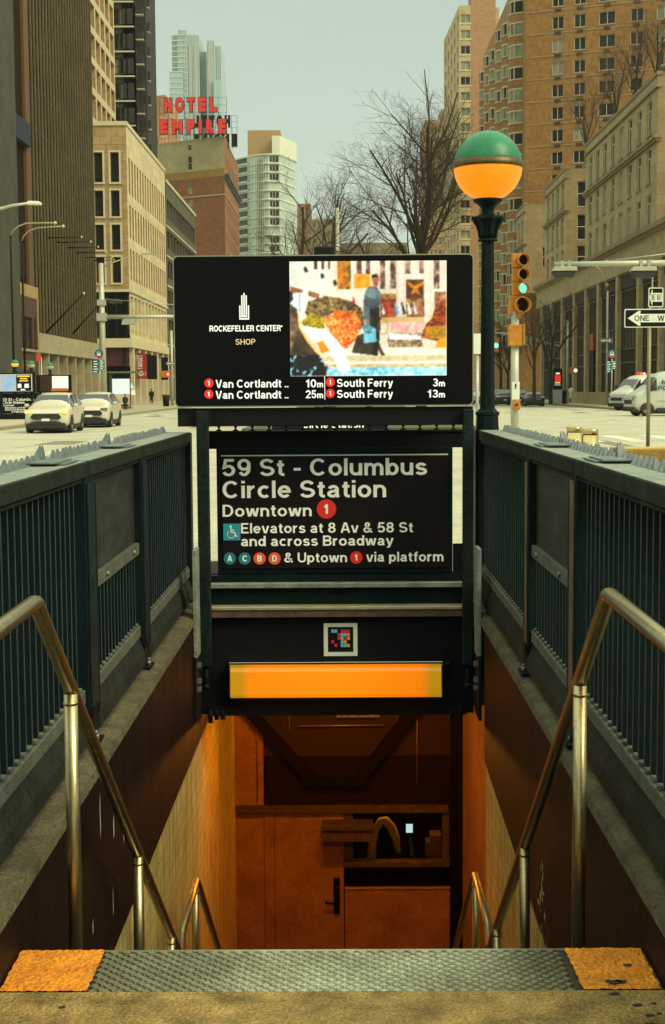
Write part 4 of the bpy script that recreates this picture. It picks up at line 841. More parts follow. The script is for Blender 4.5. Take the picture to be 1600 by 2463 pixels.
b = B(); b.box(xx(426, YD), xx(1139, YD), YD+.03, YD+.12, zy(1024, YD), zy(980, YD)); obj('under_beam', b, M['black'], dd, bevel=.003)
for a0, a1, s in ((471.5, 500, -1), (1114.5, 1140, 1)):
    b = B(); b.box(xx(a0, YD-.05), xx(a1, YD-.05), YD-.05, YD+.02, zy(1600, YD), zy(986, YD)); p_ = obj('post', b, M['green_worn'], dd, bevel=.006)
    b = B(); x = xx((a0+a1)/2, YD); b.tube([(x, YD, zy(1652, YD)), (x, YD, zy(1600, YD))], .017, 10); b.lathe([(.022,0),(.022,.03)], x, YD, 10, zy(1655, YD)); obj('post_foot', b, M['green_worn'], p_)
    if s < 0:
        b = B(); b.box(xx(500.5, YD), xx(507, YD), YD-.03, YD+.03, zy(1024, YD), zy(984, YD)); obj('clamp', b, M['green_worn'], p_)

# ------------------------------------------------------------------ globe lamp at the corner
YG = 9.36
c = at(1174, 400, YG); gxc = c.x; kk = YG/FPX
gl = thing('globe_lamp', 'tall station globe lamp with green top half and glowing amber lower half', 'lamp post', (gxc, YG, 0))
def gz(y): return at(1174, y, YG).z
rg = 84*kk; zc = gz(398)
hemi = lambda a0, a1, r, n=14: [(max(.0008, r*math.cos(R(a0+(a1-a0)*i/n))), r*math.sin(R(a0+(a1-a0)*i/n))) for i in range(n+1)]
gm = mat('green_globe_glass', (.008,.19,.075), .38, amt=.7, scale=7, col2=(.012,.11,.055), spec=.4, fine=.15)
b = B(); b.lathe([(q[0], q[1]) for q in hemi(3, 90, rg*.955)], gxc, YG, 40, zc); obj('green_dome', b, gm, gl)
b = B(); b.lathe([(rg*.95,-.022),(rg*1.0,-.02),(rg*1.012,.0),(rg*1.0,.004),(rg*1.0,.016),(rg*.975,.02),(rg*.97,.03),(rg*.9,.031)], gxc, YG, 40, zc); obj('brass_band', b, mat('dull_brass_band', (.11,.085,.035), .45, metal=.6, amt=.5, scale=20), gl)
b = B(); b.lathe([(q[0], q[1]) for q in hemi(-60, -4, rg*.965)], gxc, YG, 40, zc-.006)
am = emit('amber_globe', S(255,150,8), 1.0, .25, 8, S(250,128,2)); obj('amber_bowl', b, am, gl)
b = B(); b.lathe([(33*kk,gz(482)-gz(482)),(34*kk,.004),(34*kk,.012),(30*kk,.014),(30*kk,-.0)] , gxc, YG, 24, gz(484)); 
b.lathe([(16*kk, gz(522)), (15*kk, gz(518)), (15*kk, gz(505)), (17*kk, gz(500)), (24*kk, gz(492)), (33*kk, gz(486)), (35*kk, gz(483)), (35*kk, gz(479))], gxc, YG, 28); obj('collar', b, M['green'], gl)
b = B()
b.lathe([(19*kk, gz(576)), (21*kk, gz(560)), (24*kk, gz(545)), (29*kk, gz(533)), (34*kk, gz(530)), (35*kk, gz(524)), (32*kk, gz(520)), (20*kk, gz(519)), (14*kk, gz(519))], gxc, YG, 28)
for i in range(8):
    a = 2*PI*i/8+.2; b.tube([(gxc+math.cos(a)*r*kk, YG+math.sin(a)*r*kk, gz(y)) for r, y in ((20,572),(22,556),(26,543),(32,532),(37,526),(38,531))], [3*kk,3.4*kk,4*kk,5*kk,4.5*kk,3*kk], 6)
b.lathe([(17*kk, gz(582)), (23*kk, gz(581)), (24*kk, gz(577)), (20*kk, gz(574))], gxc, YG, 28)
obj('capital', b, M['green'], gl)
b = B(); n8 = 8
b.lathe([(19*kk, gz(986)), (17.5*kk, gz(900)), (16.2*kk, gz(700)), (15.5*kk, gz(583))], gxc, YG, n8, 0, False, R(22.5)); obj('shaft', b, M['green'], gl)
b = B(); b.lathe([(29*kk, 1.325), (28*kk, gz(1018)), (27*kk, gz(1000)), (30*kk, gz(998)), (30*kk, gz(991)), (24*kk, gz(988)), (22*kk, gz(984)), (18*kk, gz(983))], gxc, YG, 8, 0, False, R(22.5)); b.box(gxc-.085, gxc+.085, YG-.08, YG+.08, 0, 1.325); obj('base', b, M['green'], gl)

# ------------------------------------------------------------------ concourse under the street
tanp = mat('tan_steel_panel', (.52,.26,.07), .5, amt=.75, scale=3, col2=(.26,.11,.028), fine=.15)
b = B(); b.box(-2.8, 2.8, YF+.11, BY+4.2, zy(1712, 9.2), zy(1712, 9.2)+.2); tag(obj('passage_ceiling', b, mat('dark_ceiling', (.09,.06,.035), .8)), kind='structure')
b = B(); b.box(-2.8, -2.6, 11.7, BY+4.2, FLZ-.3, -.4); b.box(-2.6, XL-.3, 11.7, 11.9, FLZ-.3, -.4); tag(obj('concourse_wall', b, tanp), 'tan concourse wall at the left of the booth', 'wall')
b = B(); b.box(2.6, 2.8, 11, BY+4.2, FLZ-.3, -.4); b.box(XR+.3, 2.6, 10.9, 11.05, FLZ-.3, -.4); tag(obj('concourse_wall', b, tanp), 'dark concourse wall at the right of the booth', 'wall')
b = B(); b.box(-2.8, 2.8, BY+4.2, BY+4.4, FLZ-.3, -.4); tag(obj('concourse_wall', b, M['dark_wall']), 'dark end wall of the concourse behind the booth', 'wall')
bo = thing('station_booth', 'tan steel station booth with a door and glazed window at the foot of the stairs', 'booth', (.1, BY, FLZ))
def bx(px): return at(px, 2050, BY).x
def bz(py): return at(800, py, BY).z
b = B(); b.box(bx(556), bx(636), BY, BY+.05, FLZ, -.6); b.box(bx(637), bx(660), BY-.02, BY+.1, FLZ, bz(1951)); obj('side_panel', b, tanp, bo)
b = B(); b.box(bx(560), bx(1078), BY-.06, BY+.06, bz(1952), bz(1936)); obj('header_bar', b, M['rust'], bo)
b = B(); b.box(bx(640), bx(1085), BY, BY+.05, bz(1936), bz(1818)); obj('transom_panel', b, mat('smoked_transom', (.022,.011,.006), .3, spec=.3, amt=.6, scale=2, col2=(.01,.006,.004)), bo)
b = B(); b.box(bx(636), bx(1085), BY+.02, BY+.07, bz(1818), -.6); obj('transom_panel', b, mat('ceiling_reflection_transom', (.06,.03,.016), .35, amt=.5, scale=2), bo)  # upper part browner: the ceiling's reflection put into the colour
cp = mat('amber_reflection', (.5,.3,.08), .4, metal=.5)  # glints reflected in the transom, modelled as thin strips
for x, y0, y1 in ((622,1690,1930),(699,1690,1762),(956,1690,1748),(1004,1690,1890)):
    b = B(); b.tube([(bx(x), BY-.02, bz(y1)), (bx(x), BY-.02, bz(y0))], .006, 8); obj('reflection_strip', b, cp, bo)
b = B(); b.tube([(bx(722), BY-.02, bz(1745)), (bx(925), BY-.02, bz(1744))], .009, 8); obj('reflection_strip', b, cp, bo)
for q in (((598,1722),(748,1868)),((1000,1722),(866,1868))):  # dark diagonal reflections in the transom, modelled as solid bars
    b = B(); A_, C_ = q; b.prism([(bx(A_[0]-16), bz(A_[1]-24)), (bx(A_[0]+18), bz(A_[1]-24)), (bx(C_[0]+16), bz(C_[1])), (bx(C_[0]-16), bz(C_[1]))], 'y', BY-.10, BY-.03); obj('diagonal_reflection', b, mat('dark_reflection', (.012,.007,.005), .7, spec=.1), bo)
b = B(); b.box(bx(730), bx(884), BY-.10, BY-.03, bz(1884), bz(1868)); obj('reflection_crosspiece', b, M['black'], bo)  # level band of the same modelled reflections
b = B(); b.box(bx(812), bx(915), BY-.04, BY, bz(1724), bz(1705)); obj('notice_plate', b, mat('pale_notice', (.4,.42,.22), .6, amt=.9, scale=30, col2=(.1,.1,.06)), bo)
b = B(); b.box(bx(661), bx(827), BY-.01, BY+.04, FLZ+.01, bz(1953)); dr = obj('door', b, tanp, bo, bevel=.004)
b = B(); b.box(bx(802), bx(817), BY-.04, BY-.01, bz(2196), bz(2110)); lk = obj('lock_plate', b, M['black'], dr, bevel=.003)
b = B(); b.tube([(bx(808), BY-.05, bz(2166)), (bx(800), BY-.08, bz(2167)), (bx(786), BY-.08, bz(2166)), (bx(782), BY-.08, bz(2161))], .012, 8); obj('handle', b, M['black'], dr)
b = B(); b.tube([(bx(811), BY-.05, bz(2131)), (bx(811), BY-.042, bz(2131))], .014, 10); obj('key_cylinder', b, M['chrome'], dr)
b = B(); b.box(bx(776), bx(896), BY-.25, BY-.07, bz(2008), bz(1980)); b.box(bx(775), bx(897), BY-.28, BY-.07, bz(1979), bz(1966)); obj('shutter_box', b, M['rust'], bo, bevel=.006)
b = B(); b.box(bx(828), bx(850), BY-.02, BY+.06, bz(2070), bz(1953)); b.box(bx(1064), bx(1081), BY-.02, BY+.06, bz(2070), bz(1953)); b.box(bx(828), bx(1081), BY-.07, BY+.06, bz(2082), bz(2070)); wf = obj('window_frame', b, M['rust'], bo, bevel=.004)
gp = bpy.data.materials.new('booth_glass'); gp.use_nodes = True; q = gp.node_tree.nodes['Principled BSDF']; q.inputs['Base Color'].default_value = (.9,.92,.9,1); q.inputs['Transmission Weight'].default_value = 1; q.inputs['Roughness'].default_value = 0; q.inputs['IOR'].default_value = 1.12
b = B(); b.box(bx(850), bx(1064), BY+.02, BY+.026, bz(2070), bz(1953)); obj('pane', b, gp, wf)
b = B(); b.box(bx(829), bx(1085), BY+.0, BY+.05, bz(2134), bz(2082.5)); obj('black_band', b, M['black_gloss'], bo)
b = B(); b.box(bx(829), bx(1082), BY-.03, BY+.04, FLZ, bz(2135)); b.box(bx(829), bx(1083), BY-.045, BY+.03, bz(2137), bz(2133)); obj('counter_panel', b, tanp, bo, bevel=.004)
b = B(); b.box(bx(1084), bx(1130), BY-.1, BY+.1, FLZ, -.6); obj('corner_post', b, M['black'], bo)
b = B(); b.box(bx(636), bx(1130), BY+1.6, BY+1.65, FLZ, -.6); obj('back_wall', b, M['dark_wall'], bo)
ch = thing('office_chair', 'dark chair back draped with a yellow green safety vest inside the booth window', 'chair', (at(932, 2060, BY+.5).x, BY+.5, FLZ))
YC = BY+.5
def cpx(x, y): p = at(x, y, YC); return (p.x, YC, p.z)
b = B(); b.tube([cpx(894,2066), cpx(896,2030), cpx(903,1995), cpx(916,1975), cpx(928,1974), cpx(942,1990), cpx(952,2015), cpx(958,2050)], [.05,.045,.04,.04,.045,.05,.045,.03], 10)
obj('safety_vest', b, mat('hi_vis_vest', (.75,.8,.08), .7, amt=.7, scale=14, col2=(.8,.5,.06)), ch)
b = B(); p0 = [cpx(x,y) for x,y in ((897,2066),(899,2030),(906,1998),(918,1982),(928,1981),(940,1996),(950,2020),(956,2066))]; b.add(p0+[(q[0],q[1]+.06,q[2]) for q in p0], [list(range(8)), list(range(8,16))[::-1]]+[(i,(i+1)%8,8+(i+1)%8,8+i) for i in range(8)])
obj('backrest', b, M['black'], ch)
cxx = at(932, 2060, YC).x
b = B(); b.box(cxx-.24, cxx+.24, YC-.45, YC+.02, FLZ+.45, FLZ+.53); obj('seat', b, M['black'], ch, bevel=.02)
b = B(); b.tube([(cxx, YC-.2, FLZ+.06), (cxx, YC-.2, FLZ+.45)], .03, 10)
for i in range(5): a = 2*PI*i/5; b.tube([(cxx, YC-.2, FLZ+.1), (cxx+.28*math.cos(a), YC-.2+.28*math.sin(a), FLZ+.04)], .02, 6)
b.tube([(cxx, YC, FLZ+.5), (cxx, YC+.05, at(930,2066,YC).z+.02)], .025, 8); obj('pedestal', b, M['black'], ch)
desk = thing('desk', 'dark desk behind the booth window', 'desk', (.6, BY+.8, FLZ)); dz_ = at(1000, 2066, BY+.85).z
b = B(); b.box(bx(862), bx(1080), BY+.62, BY+1.3, dz_-.04, dz_); obj('desk_top', b, M['black'], desk)
b = B()
for x in (bx(870), bx(1070)):
    for y in (BY+.68, BY+1.24): b.box(x-.03, x+.03, y-.03, y+.03, FLZ, dz_-.04)
obj('leg', b, M['black'], desk)
Yd = BY+.85
def dpx(x, y): p = at(x, y, Yd); return p
mo = thing('monitor', 'small bright screen glowing in the dark booth', 'monitor', (dpx(985,1992).x, Yd, dz_))
a_, c_ = dpx(977,2003), dpx(993,1982); b = B(); b.box(a_.x-.01, c_.x+.01, Yd+.002, Yd+.04, a_.z-.01, c_.z+.01); b.box((a_.x+c_.x)/2-.02, (a_.x+c_.x)/2+.02, Yd+.01, Yd+.03, dz_, a_.z); obj('case', b, M['black'], mo)
b = B(); b.quad((a_.x,Yd,a_.z),(c_.x,Yd,a_.z),(c_.x,Yd,c_.z),(a_.x,Yd,c_.z)); obj('screen', b, emit('monitor_glow', S(200,230,235), 1.0), mo)
cbm = mat('ochre_carton', (.33,.2,.05), .8, amt=.5, scale=9)
a_, c_ = dpx(1036,2064), dpx(1062,2010); b = B(); b.box(a_.x, c_.x, Yd, Yd+.2, dz_+.001, c_.z); b.box(a_.x-.05, a_.x-.002, Yd+.02, Yd+.2, dz_+.001, dz_+.18); tag(obj('carton', b, cbm, bevel=.004), 'stacked ochre cartons at the right end of the booth desk', 'carton')
a_, c_ = dpx(1046,1992), dpx(1064,1978); b = B(); b.box(a_.x, c_.x, Yd+.02, Yd+.16, at(1050,2009.6,Yd).z, c_.z) if False else b.box(a_.x, c_.x, BY+1.45, BY+1.598, a_.z, c_.z); tag(obj('wall_box', b, emit('amber_lit_box', S(190,130,15), .4)), 'small amber lit box on the back wall of the booth', 'box')
# lamps that light the passage
def tube_lamp(x0, x1, y, z, label, s, w=.12):
    l = thing('ceiling_lamp', label, 'ceiling lamp', ((x0+x1)/2, y, z))
    b = B(); b.box(x0-.02, x1+.02, y-w/2-.01, y+w/2+.01, z, z+.05); obj('fitting', b, M['frame_dark'], l)
    b = B(); b.box(x0, x1, y-w/2, y+w/2, z-.03, z-.001); obj('diffuser', b, emit('warm_tube', (1.0,.31,.022), s), l)
ZC = zy(1712, 9.2)-.055
tube_lamp(-.55, .45, 9.75, ZC, 'orange passage lamp close behind the lintel', 85)
tube_lamp(-.55, .45, 12.6, ZC, 'orange passage lamp in front of the booth', 105)
tube_lamp(.15, .95, BY+.75, bz(1945)+.25, 'unseen amber fill lamp added inside the station booth', 9)  # hidden behind the header, added to brighten the booth interior

# ------------------------------------------------------------------ building kit
_wm = {}
def window_mesh(w, h, depth, style, fr, gl):
    """local: x along the wall, z up, y inwards; pane set back by depth"""
    k = (round(w,2), round(h,2), round(depth,2), style, fr.name, gl.name)
    if k in _wm: return _wm[k]
    b = B(); t = min(.09, w*.08); d = depth
    for q in ((0,t,0,h),(w-t,w,0,h),(t,w-t,0,t),(t,w-t,h-t,h)): b.box(q[0], q[1], d-.10, d-.01, q[2], q[3])
    if style == 'two': b.box(w*.5-t*.5, w*.5+t*.5, d-.08, d-.012, t, h-t)
    if style == 'sash': b.box(t, w-t, d-.09, d-.012, h*.52-t*.5, h*.52+t*.5)
    if style == 'low': b.box(t, w-t, d-.09, d-.012, h*.17, h*.17+t); 
    if style == 'cross': b.box(w*.5-t*.5, w*.5+t*.5, d-.08, d-.012, t, h*.7); b.box(t, w-t, d-.09, d-.013, h*.7, h*.7+t)
    if style == 'grid':
        n = max(2, int(w/1.1))
        for i in range(1, n): b.box(w*i/n-t*.4, w*i/n+t*.4, d-.08, d-.012, t, h-t)
    b.k = 1; b.quad((0,d,0),(w,d,0),(w,d,h),(0,d,h))
    m = mesh_of('window', b, [fr, gl]); _wm[k] = m; return m
def facade(par, p0, p1, z0, z1, ops, depth, wallm, name='wall', reveal=None, style='two', frame=None, gls=None, seed=0, wname='window', maxn=100, sill=None, sillm=None):
    """wall from p0 to p1 (left to right seen from outside) with recessed openings, and a window in each"""
    u = Vector((p1[0]-p0[0], p1[1]-p0[1], 0)); L = u.length; u /= L; inn = Vector((-u.y, u.x, 0)); o = Vector((p0[0], p0[1], 0)); rz = math.atan2(u.y, u.x)
    us = sorted(set([0, L]+[q for a in ops for q in a[:2]])); zs = sorted(set([z0, z1]+[q for a in ops for q in a[2:4]]))
    b = B(); rnd = random.Random(seed)
    def P(a, z, d=0): return o+u*a+inn*d+Vector((0,0,z))
    for i in range(len(us)-1):
        for j in range(len(zs)-1):
            mu_, mz = (us[i]+us[i+1])/2, (zs[j]+zs[j+1])/2
            if not any(a[0] < mu_ < a[1] and a[2] < mz < a[3] for a in ops): b.quad(P(us[i],zs[j]),P(us[i+1],zs[j]),P(us[i+1],zs[j+1]),P(us[i],zs[j+1]))
    b.k = 1
    for a in ops:
        A, C, D, E_ = a[:4]
        b.quad(P(A,D),P(A,D,depth),P(A,E_,depth),P(A,E_)); b.quad(P(C,D,depth),P(C,D),P(C,E_),P(C,E_,depth))
        b.quad(P(A,D),P(C,D),P(C,D,depth),P(A,D,depth)); b.quad(P(A,E_,depth),P(C,E_,depth),P(C,E_),P(A,E_))
    w = obj(name, b, [wallm, reveal or wallm], par)
    gls = gls or [M['gl_dark']]
    for n, a in enumerate(ops):
        if n >= maxn: break
        me = window_mesh(a[1]-a[0], a[3]-a[2], depth, style, frame or M['frame_dark'], rnd.choice(gls))
        wn = put(wname, me, par, P(a[0], a[2]), rz)
    if sill:
        sb = B(); sw, sh, sd = sill
        for a in ops[:maxn]:
            q = [P(a[0]-sw, a[2]-sh, -sd), P(a[1]+sw, a[2]-sh, -sd), P(a[1]+sw, a[2]-.01, -sd), P(a[0]-sw, a[2]-.01, -sd)]; r_ = [x+inn*(sd+.02) for x in q]
            sb.add(q+r_, [(0,1,2,3),(0,4,5,1),(1,5,6,2),(2,6,7,3),(3,7,4,0)])
        tag(obj('sills', sb, sillm or M['frame_pale'], par), kind='stuff')
    return w
def slab(b, p0, p1, d0, d1, za, zb, e0=0, e1=0):
    """a box along the line p0-p1, from d0 (outward negative) to d1 inwards"""
    u = Vector((p1[0]-p0[0], p1[1]-p0[1], 0)); L = u.length; u /= L; inn = Vector((-u.y, u.x, 0)); o = Vector((p0[0], p0[1], 0))
    A = o-u*e0; C = o+u*(L+e1)
    q = [A+inn*d0, C+inn*d0, C+inn*d1, A+inn*d1]
    b.add([v+Vector((0,0,za)) for v in q]+[v+Vector((0,0,zb)) for v in q], [(3,2,1,0),(4,5,6,7),(0,1,5,4),(1,2,6,5),(2,3,7,6),(3,0,4,7)])
def grid(L, n, w, rows, off=None, m=0):
    """evenly spaced openings: n columns of width w, rows = [(z0,z1)]"""
    st = (L-2*m)/n
    return [(m+st*(i+.5)-w/2, m+st*(i+.5)+w/2, a, c) for a, c in rows for i in range(n)]

# wall materials
W = dict(
  brown = mat('dark_brown_granite', (.019,.0105,.004), .95, amt=.8, scale=.35, col2=(.010,.006,.003), spec=.1, fine=.3, grain=3),
  fin = mat('olive_metal_fin', (.11,.085,.035), .8, amt=.6, scale=.3, col2=(.06,.046,.02), fine=.2, grain=2),
  ochre = mat('ochre_pilaster', (.10,.052,.011), .7, amt=.5, scale=.6, col2=(.09,.05,.014)),
  lime = blocks('pale_limestone', (.35,.31,.19), (.2,.17,.1), 1.2, 1.1, amt=.5, nscale=.4, col2=(.22,.2,.11)),
  tan = blocks('tan_stone_cladding', (.42,.28,.12), (.15,.10,.045), 1.35, .98, msize=.03, amt=.35, nscale=.5),
  cream = blocks('cream_stone_piers', (.62,.545,.33), (.38,.31,.17), 2.6, 1.3, msize=.03, amt=.3, nscale=.3, col2=(.4,.32,.18)),
  cream_flat = mat('cream_render', (.54,.48,.31), .8, amt=.5, scale=.5, col2=(.43,.38,.23)),
  grid = mat('white_concrete_grid', (.50,.45,.29), .8, amt=.5, scale=.4, col2=(.38,.33,.19)),
  dark_brick = blocks('near_black_brick', (.022,.02,.014), (.03,.027,.02), .6, .2, amt=.5, nscale=.5),
  olive = mat('olive_grey_cladding', (.085,.08,.04), .7, amt=.5, scale=.5, col2=(.055,.05,.025)),
  hotel_cream = mat('hotel_cream_paint', (.34,.29,.155), .85, amt=.7, scale=.35, col2=(.26,.21,.10), fine=.15, grain=2),
  hotel_ochre = mat('hotel_ochre_band', (.26,.15,.03), .85, amt=.5, scale=.5, col2=(.19,.10,.02)),
  hotel_brick = blocks('red_brown_brick', (.24,.082,.022), (.16,.07,.03), .7, .24, amt=.65, nscale=.3, col2=(.14,.045,.014), fine=.25),
  hotel_side = blocks('orange_brick', (.33,.14,.045), (.17,.09,.045), .7, .24, amt=.5, nscale=.3, col2=(.13,.06,.025)),
  glass_pale = mat('pale_glass_cladding', (.42,.52,.45), .25, amt=.7, scale=.12, col2=(.30,.40,.35), spec=.6),
  white_panel = mat('white_cladding', (.60,.62,.50), .6, amt=.4, scale=.2, col2=(.5,.51,.39)),
  buff = mat('buff_penthouse', (.34,.22,.09), .8, amt=.5, scale=.25, col2=(.27,.17,.07)),
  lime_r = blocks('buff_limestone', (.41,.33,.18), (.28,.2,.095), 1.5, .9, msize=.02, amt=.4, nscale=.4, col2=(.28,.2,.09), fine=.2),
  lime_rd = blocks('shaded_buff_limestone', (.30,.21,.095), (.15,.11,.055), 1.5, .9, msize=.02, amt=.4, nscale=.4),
  brick_r = blocks('tan_brown_brick', (.34,.165,.032), (.25,.13,.035), .8, .25, msize=.02, amt=.6, nscale=.3, col2=(.2,.10,.03), fine=.25),
  band = mat('tan_belt_course', (.32,.23,.12), .8),
  pink = blocks('pinkish_brick', (.40,.225,.11), (.34,.2,.1), 1.2, .3, msize=.02, amt=.5, nscale=.15, col2=(.32,.17,.075)),
  r5 = mat('pale_apartment_stone', (.50,.40,.21), .8, amt=.6, scale=.3, col2=(.28,.21,.11)),
  spandrel = mat('dark_spandrel', (.035,.038,.03), .35, amt=.5, scale=.6),
  bronze = mat('bronze_mullion', (.06,.047,.022), .5),
)

# ---- left: dark finned tower
t1 = thing('office_tower', 'very tall dark brown tower with close vertical fins behind the pale stone entrance band', 'building', (-32, 130, 0))
p0, p1 = (-26, 120.0), (-26, 150.2)
b = B(); slab(b, (-26, 96), (-26, 118.2), 0, 12, 0, 62); obj('plain_wall', b, W['brown'], t1)
b = B(); slab(b, (-26, 117.6), (-26, 119.1), -.25, 1, 0, 62); obj('pilaster', b, W['ochre'], t1)
b = B(); slab(b, (-26, 100), (-26, 111.2), -.9, -.02, 0, 62); obj('grey_pier', b, mat('grey_corner_pier', (.05,.05,.03), .8, amt=.6, scale=.5), t1)
b = B(); slab(b, (-26, 119.1), p1, .02, 12, 6.2, 62)
obj('curtain_wall', b, mat('dark_bronze_glass', (.010,.007,.0035), .5, amt=.6, scale=.5, col2=(.018,.013,.006), spec=.1), t1)
nf = 24; fb = B(); fb.box(0, .24, -.13, .0, 0, 55.6); fmm = mesh_of('fin', fb, W['fin'])
for i in range(nf):
    y = 119.7+(150.0-119.7)*i/(nf-1); o = put('fin', fmm, t1, (-26, y, 6.4), PI/2)
b = B()
for k in range(15): slab(b, (-26, 119.3), p1, -.02, .03, 9.3+k*3.6, 9.42+k*3.6)
obj('floor_line', b, M['frame_dark'], t1)
b = B(); slab(b, (-26, 119.4), (-26, 153), -.35, 3, 4.9, 6.55); obj('stone_band', b, W['lime'], t1)
b = B(); slab(b, (-26, 119.2), (-26, 150.2), .9, 12, 0, 4.9); obj('ground_floor', b, mat('olive_bronze_panels', (.085,.07,.03), .5, amt=.6, scale=.4, col2=(.05,.045,.02)), t1)
for i in range(8):
    y = 120.5+i*4.2; b = B(); slab(b, (-26, y), (-26, y+.42), -.2, .95, 0, 4.9); obj('column', b, W['lime'], t1)
b = B(); slab(b, (-26, 111.5), (-26, 118.3), -.5, -.02, 21.6, 23.4); obj('blue_banner', b, mat('navy_banner', (.006,.012,.03), .6), t1)
b = B(); slab(b, (-26, 111.3), (-26, 117.4), -.06, -.02, 10.8, 13.6); b.k = 1; slab(b, (-26, 114.5), (-26, 114.62), -.1, -.06, 10.8, 13.6); obj('dark_glazing', b, [M['black_gloss'], W['ochre']], t1)
pv = thing('entrance_pavilion', 'low brown brick pavilion with a pale stone border against the finned tower', 'building', (-26, 114, 0))
b = B(); slab(b, (-25.4, 109.2), (-25.4, 119.2), .0, .55, 9.2, 10.2); slab(b, (-25.4, 109.2), (-25.4, 110.2), 0, .55, 0, 9.2); slab(b, (-25.4, 118.2), (-25.4, 119.2), 0, .55, 0, 9.2); obj('stone_border', b, mat('ochre_stone_border', (.33,.24,.09), .8, amt=.5, scale=.6), pv)
facade(pv, (-25.3, 110.2), (-25.3, 118.2), 0, 9.2, [(1.0,2.2,5.0,7.6),(3.0,6.0,5.0,7.6),(6.6,7.4,5.0,7.6)], .2, blocks('dark_red_brick', (.07,.028,.010), (.05,.03,.02), .5, .2, amt=.4), frame=M['frame_dark'])
b = B(); 
for a, c in ((1.0,2.2),(3.0,6.0),(6.6,7.4)): slab(b, (-25.3, 110.2+a), (-25.3, 110.2+c), -.15, 0, 4.8, 5.0)
obj('sill', b, W['lime'], pv)
b = B(); slab(b, (-25.3, 111.8), (-25.3, 116.6), -.05, 0, 3.3, 4.1); obj('inscription_panel', b, mat('bronze_lettering_panel', (.16,.12,.05), .6, amt=.9, scale=4, col2=(.07,.05,.02)), pv)
b = B(); slab(b, (-25.3, 110.4), (-25.3, 118), -.3, 0, 2.2, 2.5); b.k = 1; slab(b, (-25.3, 110.6), (-25.3, 117.8), -.02, 0, .0, 2.2); obj('entrance', b, [W['ochre'], M['black_gloss']], pv)

# ---- left: cream corner building with slot windows
t2 = thing('office_building', 'cream stone corner building with rows of narrow slot windows and red store banners', 'building', (-30, 190, 0))
rows2 = [(26.85,30.4),(22.75,25.85),(18.75,21.75),(14.75,17.85)]
Lf = 20.0
ops = [(Lf-a-1.05, Lf-a, z0, z1) for z0, z1 in rows2 for a in (.95, 2.95, 4.95, 6.95)]
facade(t2, (-46, 174.3), (-26, 174.3), 13.8, 33.9, ops, .45, W['tan'], style='low', sill=(.25, .22, .12), sillm=W['cream_flat'])
b = B()
for (u0, u1, z0, z1) in ops: slab(b, (-46+u0, 174.3), (-46+u1, 174.3), -.08, 0, z1+.02, z1+.25, .22, .22); slab(b, (-46+u0-.22, 174.3), (-46+u0, 174.3), -.07, 0, z0, z1+.02); slab(b, (-46+u1, 174.3), (-46+u1+.22, 174.3), -.07, 0, z0, z1+.02)
tag(obj('window_surrounds', b, W['cream_flat'], t2), kind='stuff')
LR = 37.3
rows2b = [(25.6,30.0),(20.3,24.3),(15.2,19.0)]
facade(t2, (-26, 174.3), (-26, 211.6), 13.8, 33.9, grid(LR, 15, 1.25, rows2b, m=.8), .38, W['cream'], style='low', reveal=W['tan'], frame=M['frame_brown'], gls=[M['gl_dark'], M['gl_blind'], M['gl_dark']])
facade(t2, (-26, 174.3), (-26, 211.6), 8.0, 13.7, grid(LR, 11, 2.3, [(8.5,13.2)], m=.6), .4, W['cream'], name='mezzanine_wall', style='cross', frame=M['frame_brown'], gls=[M['gl_dark'], M['gl_sky']])
for za_, zb_2, dd_ in ((13.65,13.95,.2),(6.9,8.0,.25),(33.6,34.1,.12)):
    b = B(); slab(b, (-46, 174.3), (-26, 174.3), -dd_, .9, za_, zb_2, 0, dd_); slab(b, (-26, 175.2), (-26, 211.6), -dd_, .9, za_+.004, zb_2-.004); obj('stone_band', b, W['cream_flat'], t2)
b = B(); slab(b, (-26.05, 175.4), (-26.05, 211.6), .9, 20, 7, 33.5); obj('core', b, W['olive'], t2)
b = B(); slab(b, (-46, 174.3), (-26.4, 174.3), .5, .6, 8.0, 13.65); obj('corner_glazing', b, M['black_gloss'], t2)
b = B(); slab(b, (-46, 174.3), (-26.4, 174.3), .35, .4, 10.8, 11.0); 
for k in range(4): slab(b, (-30+k*1.15, 174.3), (-29.94+k*1.15, 174.3), .35, .42, 8, 13.6)
obj('glazing_bar', b, M['frame_dark'], t2)
b = B(); text_b('Fragility', -29.1, -26.9, 12.3, .62, 174.7, .02, b); obj('window_lettering', b, mat('grey_lettering', (.12,.12,.09), .6), t2)
b = B(); slab(b, (-46, 174.3), (-26.2, 174.3), .4, .5, 4.6, 6.9); obj('red_fascia', b, mat('dark_red_fascia', (.05,.008,.008), .5), t2)
b = B(); slab(b, (-46, 174.3), (-26.2, 174.3), 1.0, 1.1, 0, 4.6); slab(b, (-26.2,174.3), (-26.2, 211.5), .5, .6, 0, 6.9); obj('shop_glazing', b, M['black_gloss'], t2)
fan = B(); 
for k in range(8):
    a0, a1 = PI*k/8+.04, PI*(k+1)/8-.04; cx = -27.6
    fan.add([(cx+r*math.cos(a), 175.25, 1.0+r*math.sin(a)*1.15) for r, a in ((1.15,a0),(2.0,a0),(2.0,a1),(1.15,a1))], [(0,1,2,3)])
obj('lit_fan_window', fan, emit('lit_shop_window', S(225,230,195), .9), t2)
for k, y in enumerate((176.2, 181.5, 187.2, 193, 199, 205.2, 211)):
    b = B(); slab(b, (-26, y), (-26, y+.9), -.12, .6, 0, 6.9); obj('column', b, W['cream_flat'], t2)
redm = mat('red_banner_cloth', (.30,.012,.012), .7)
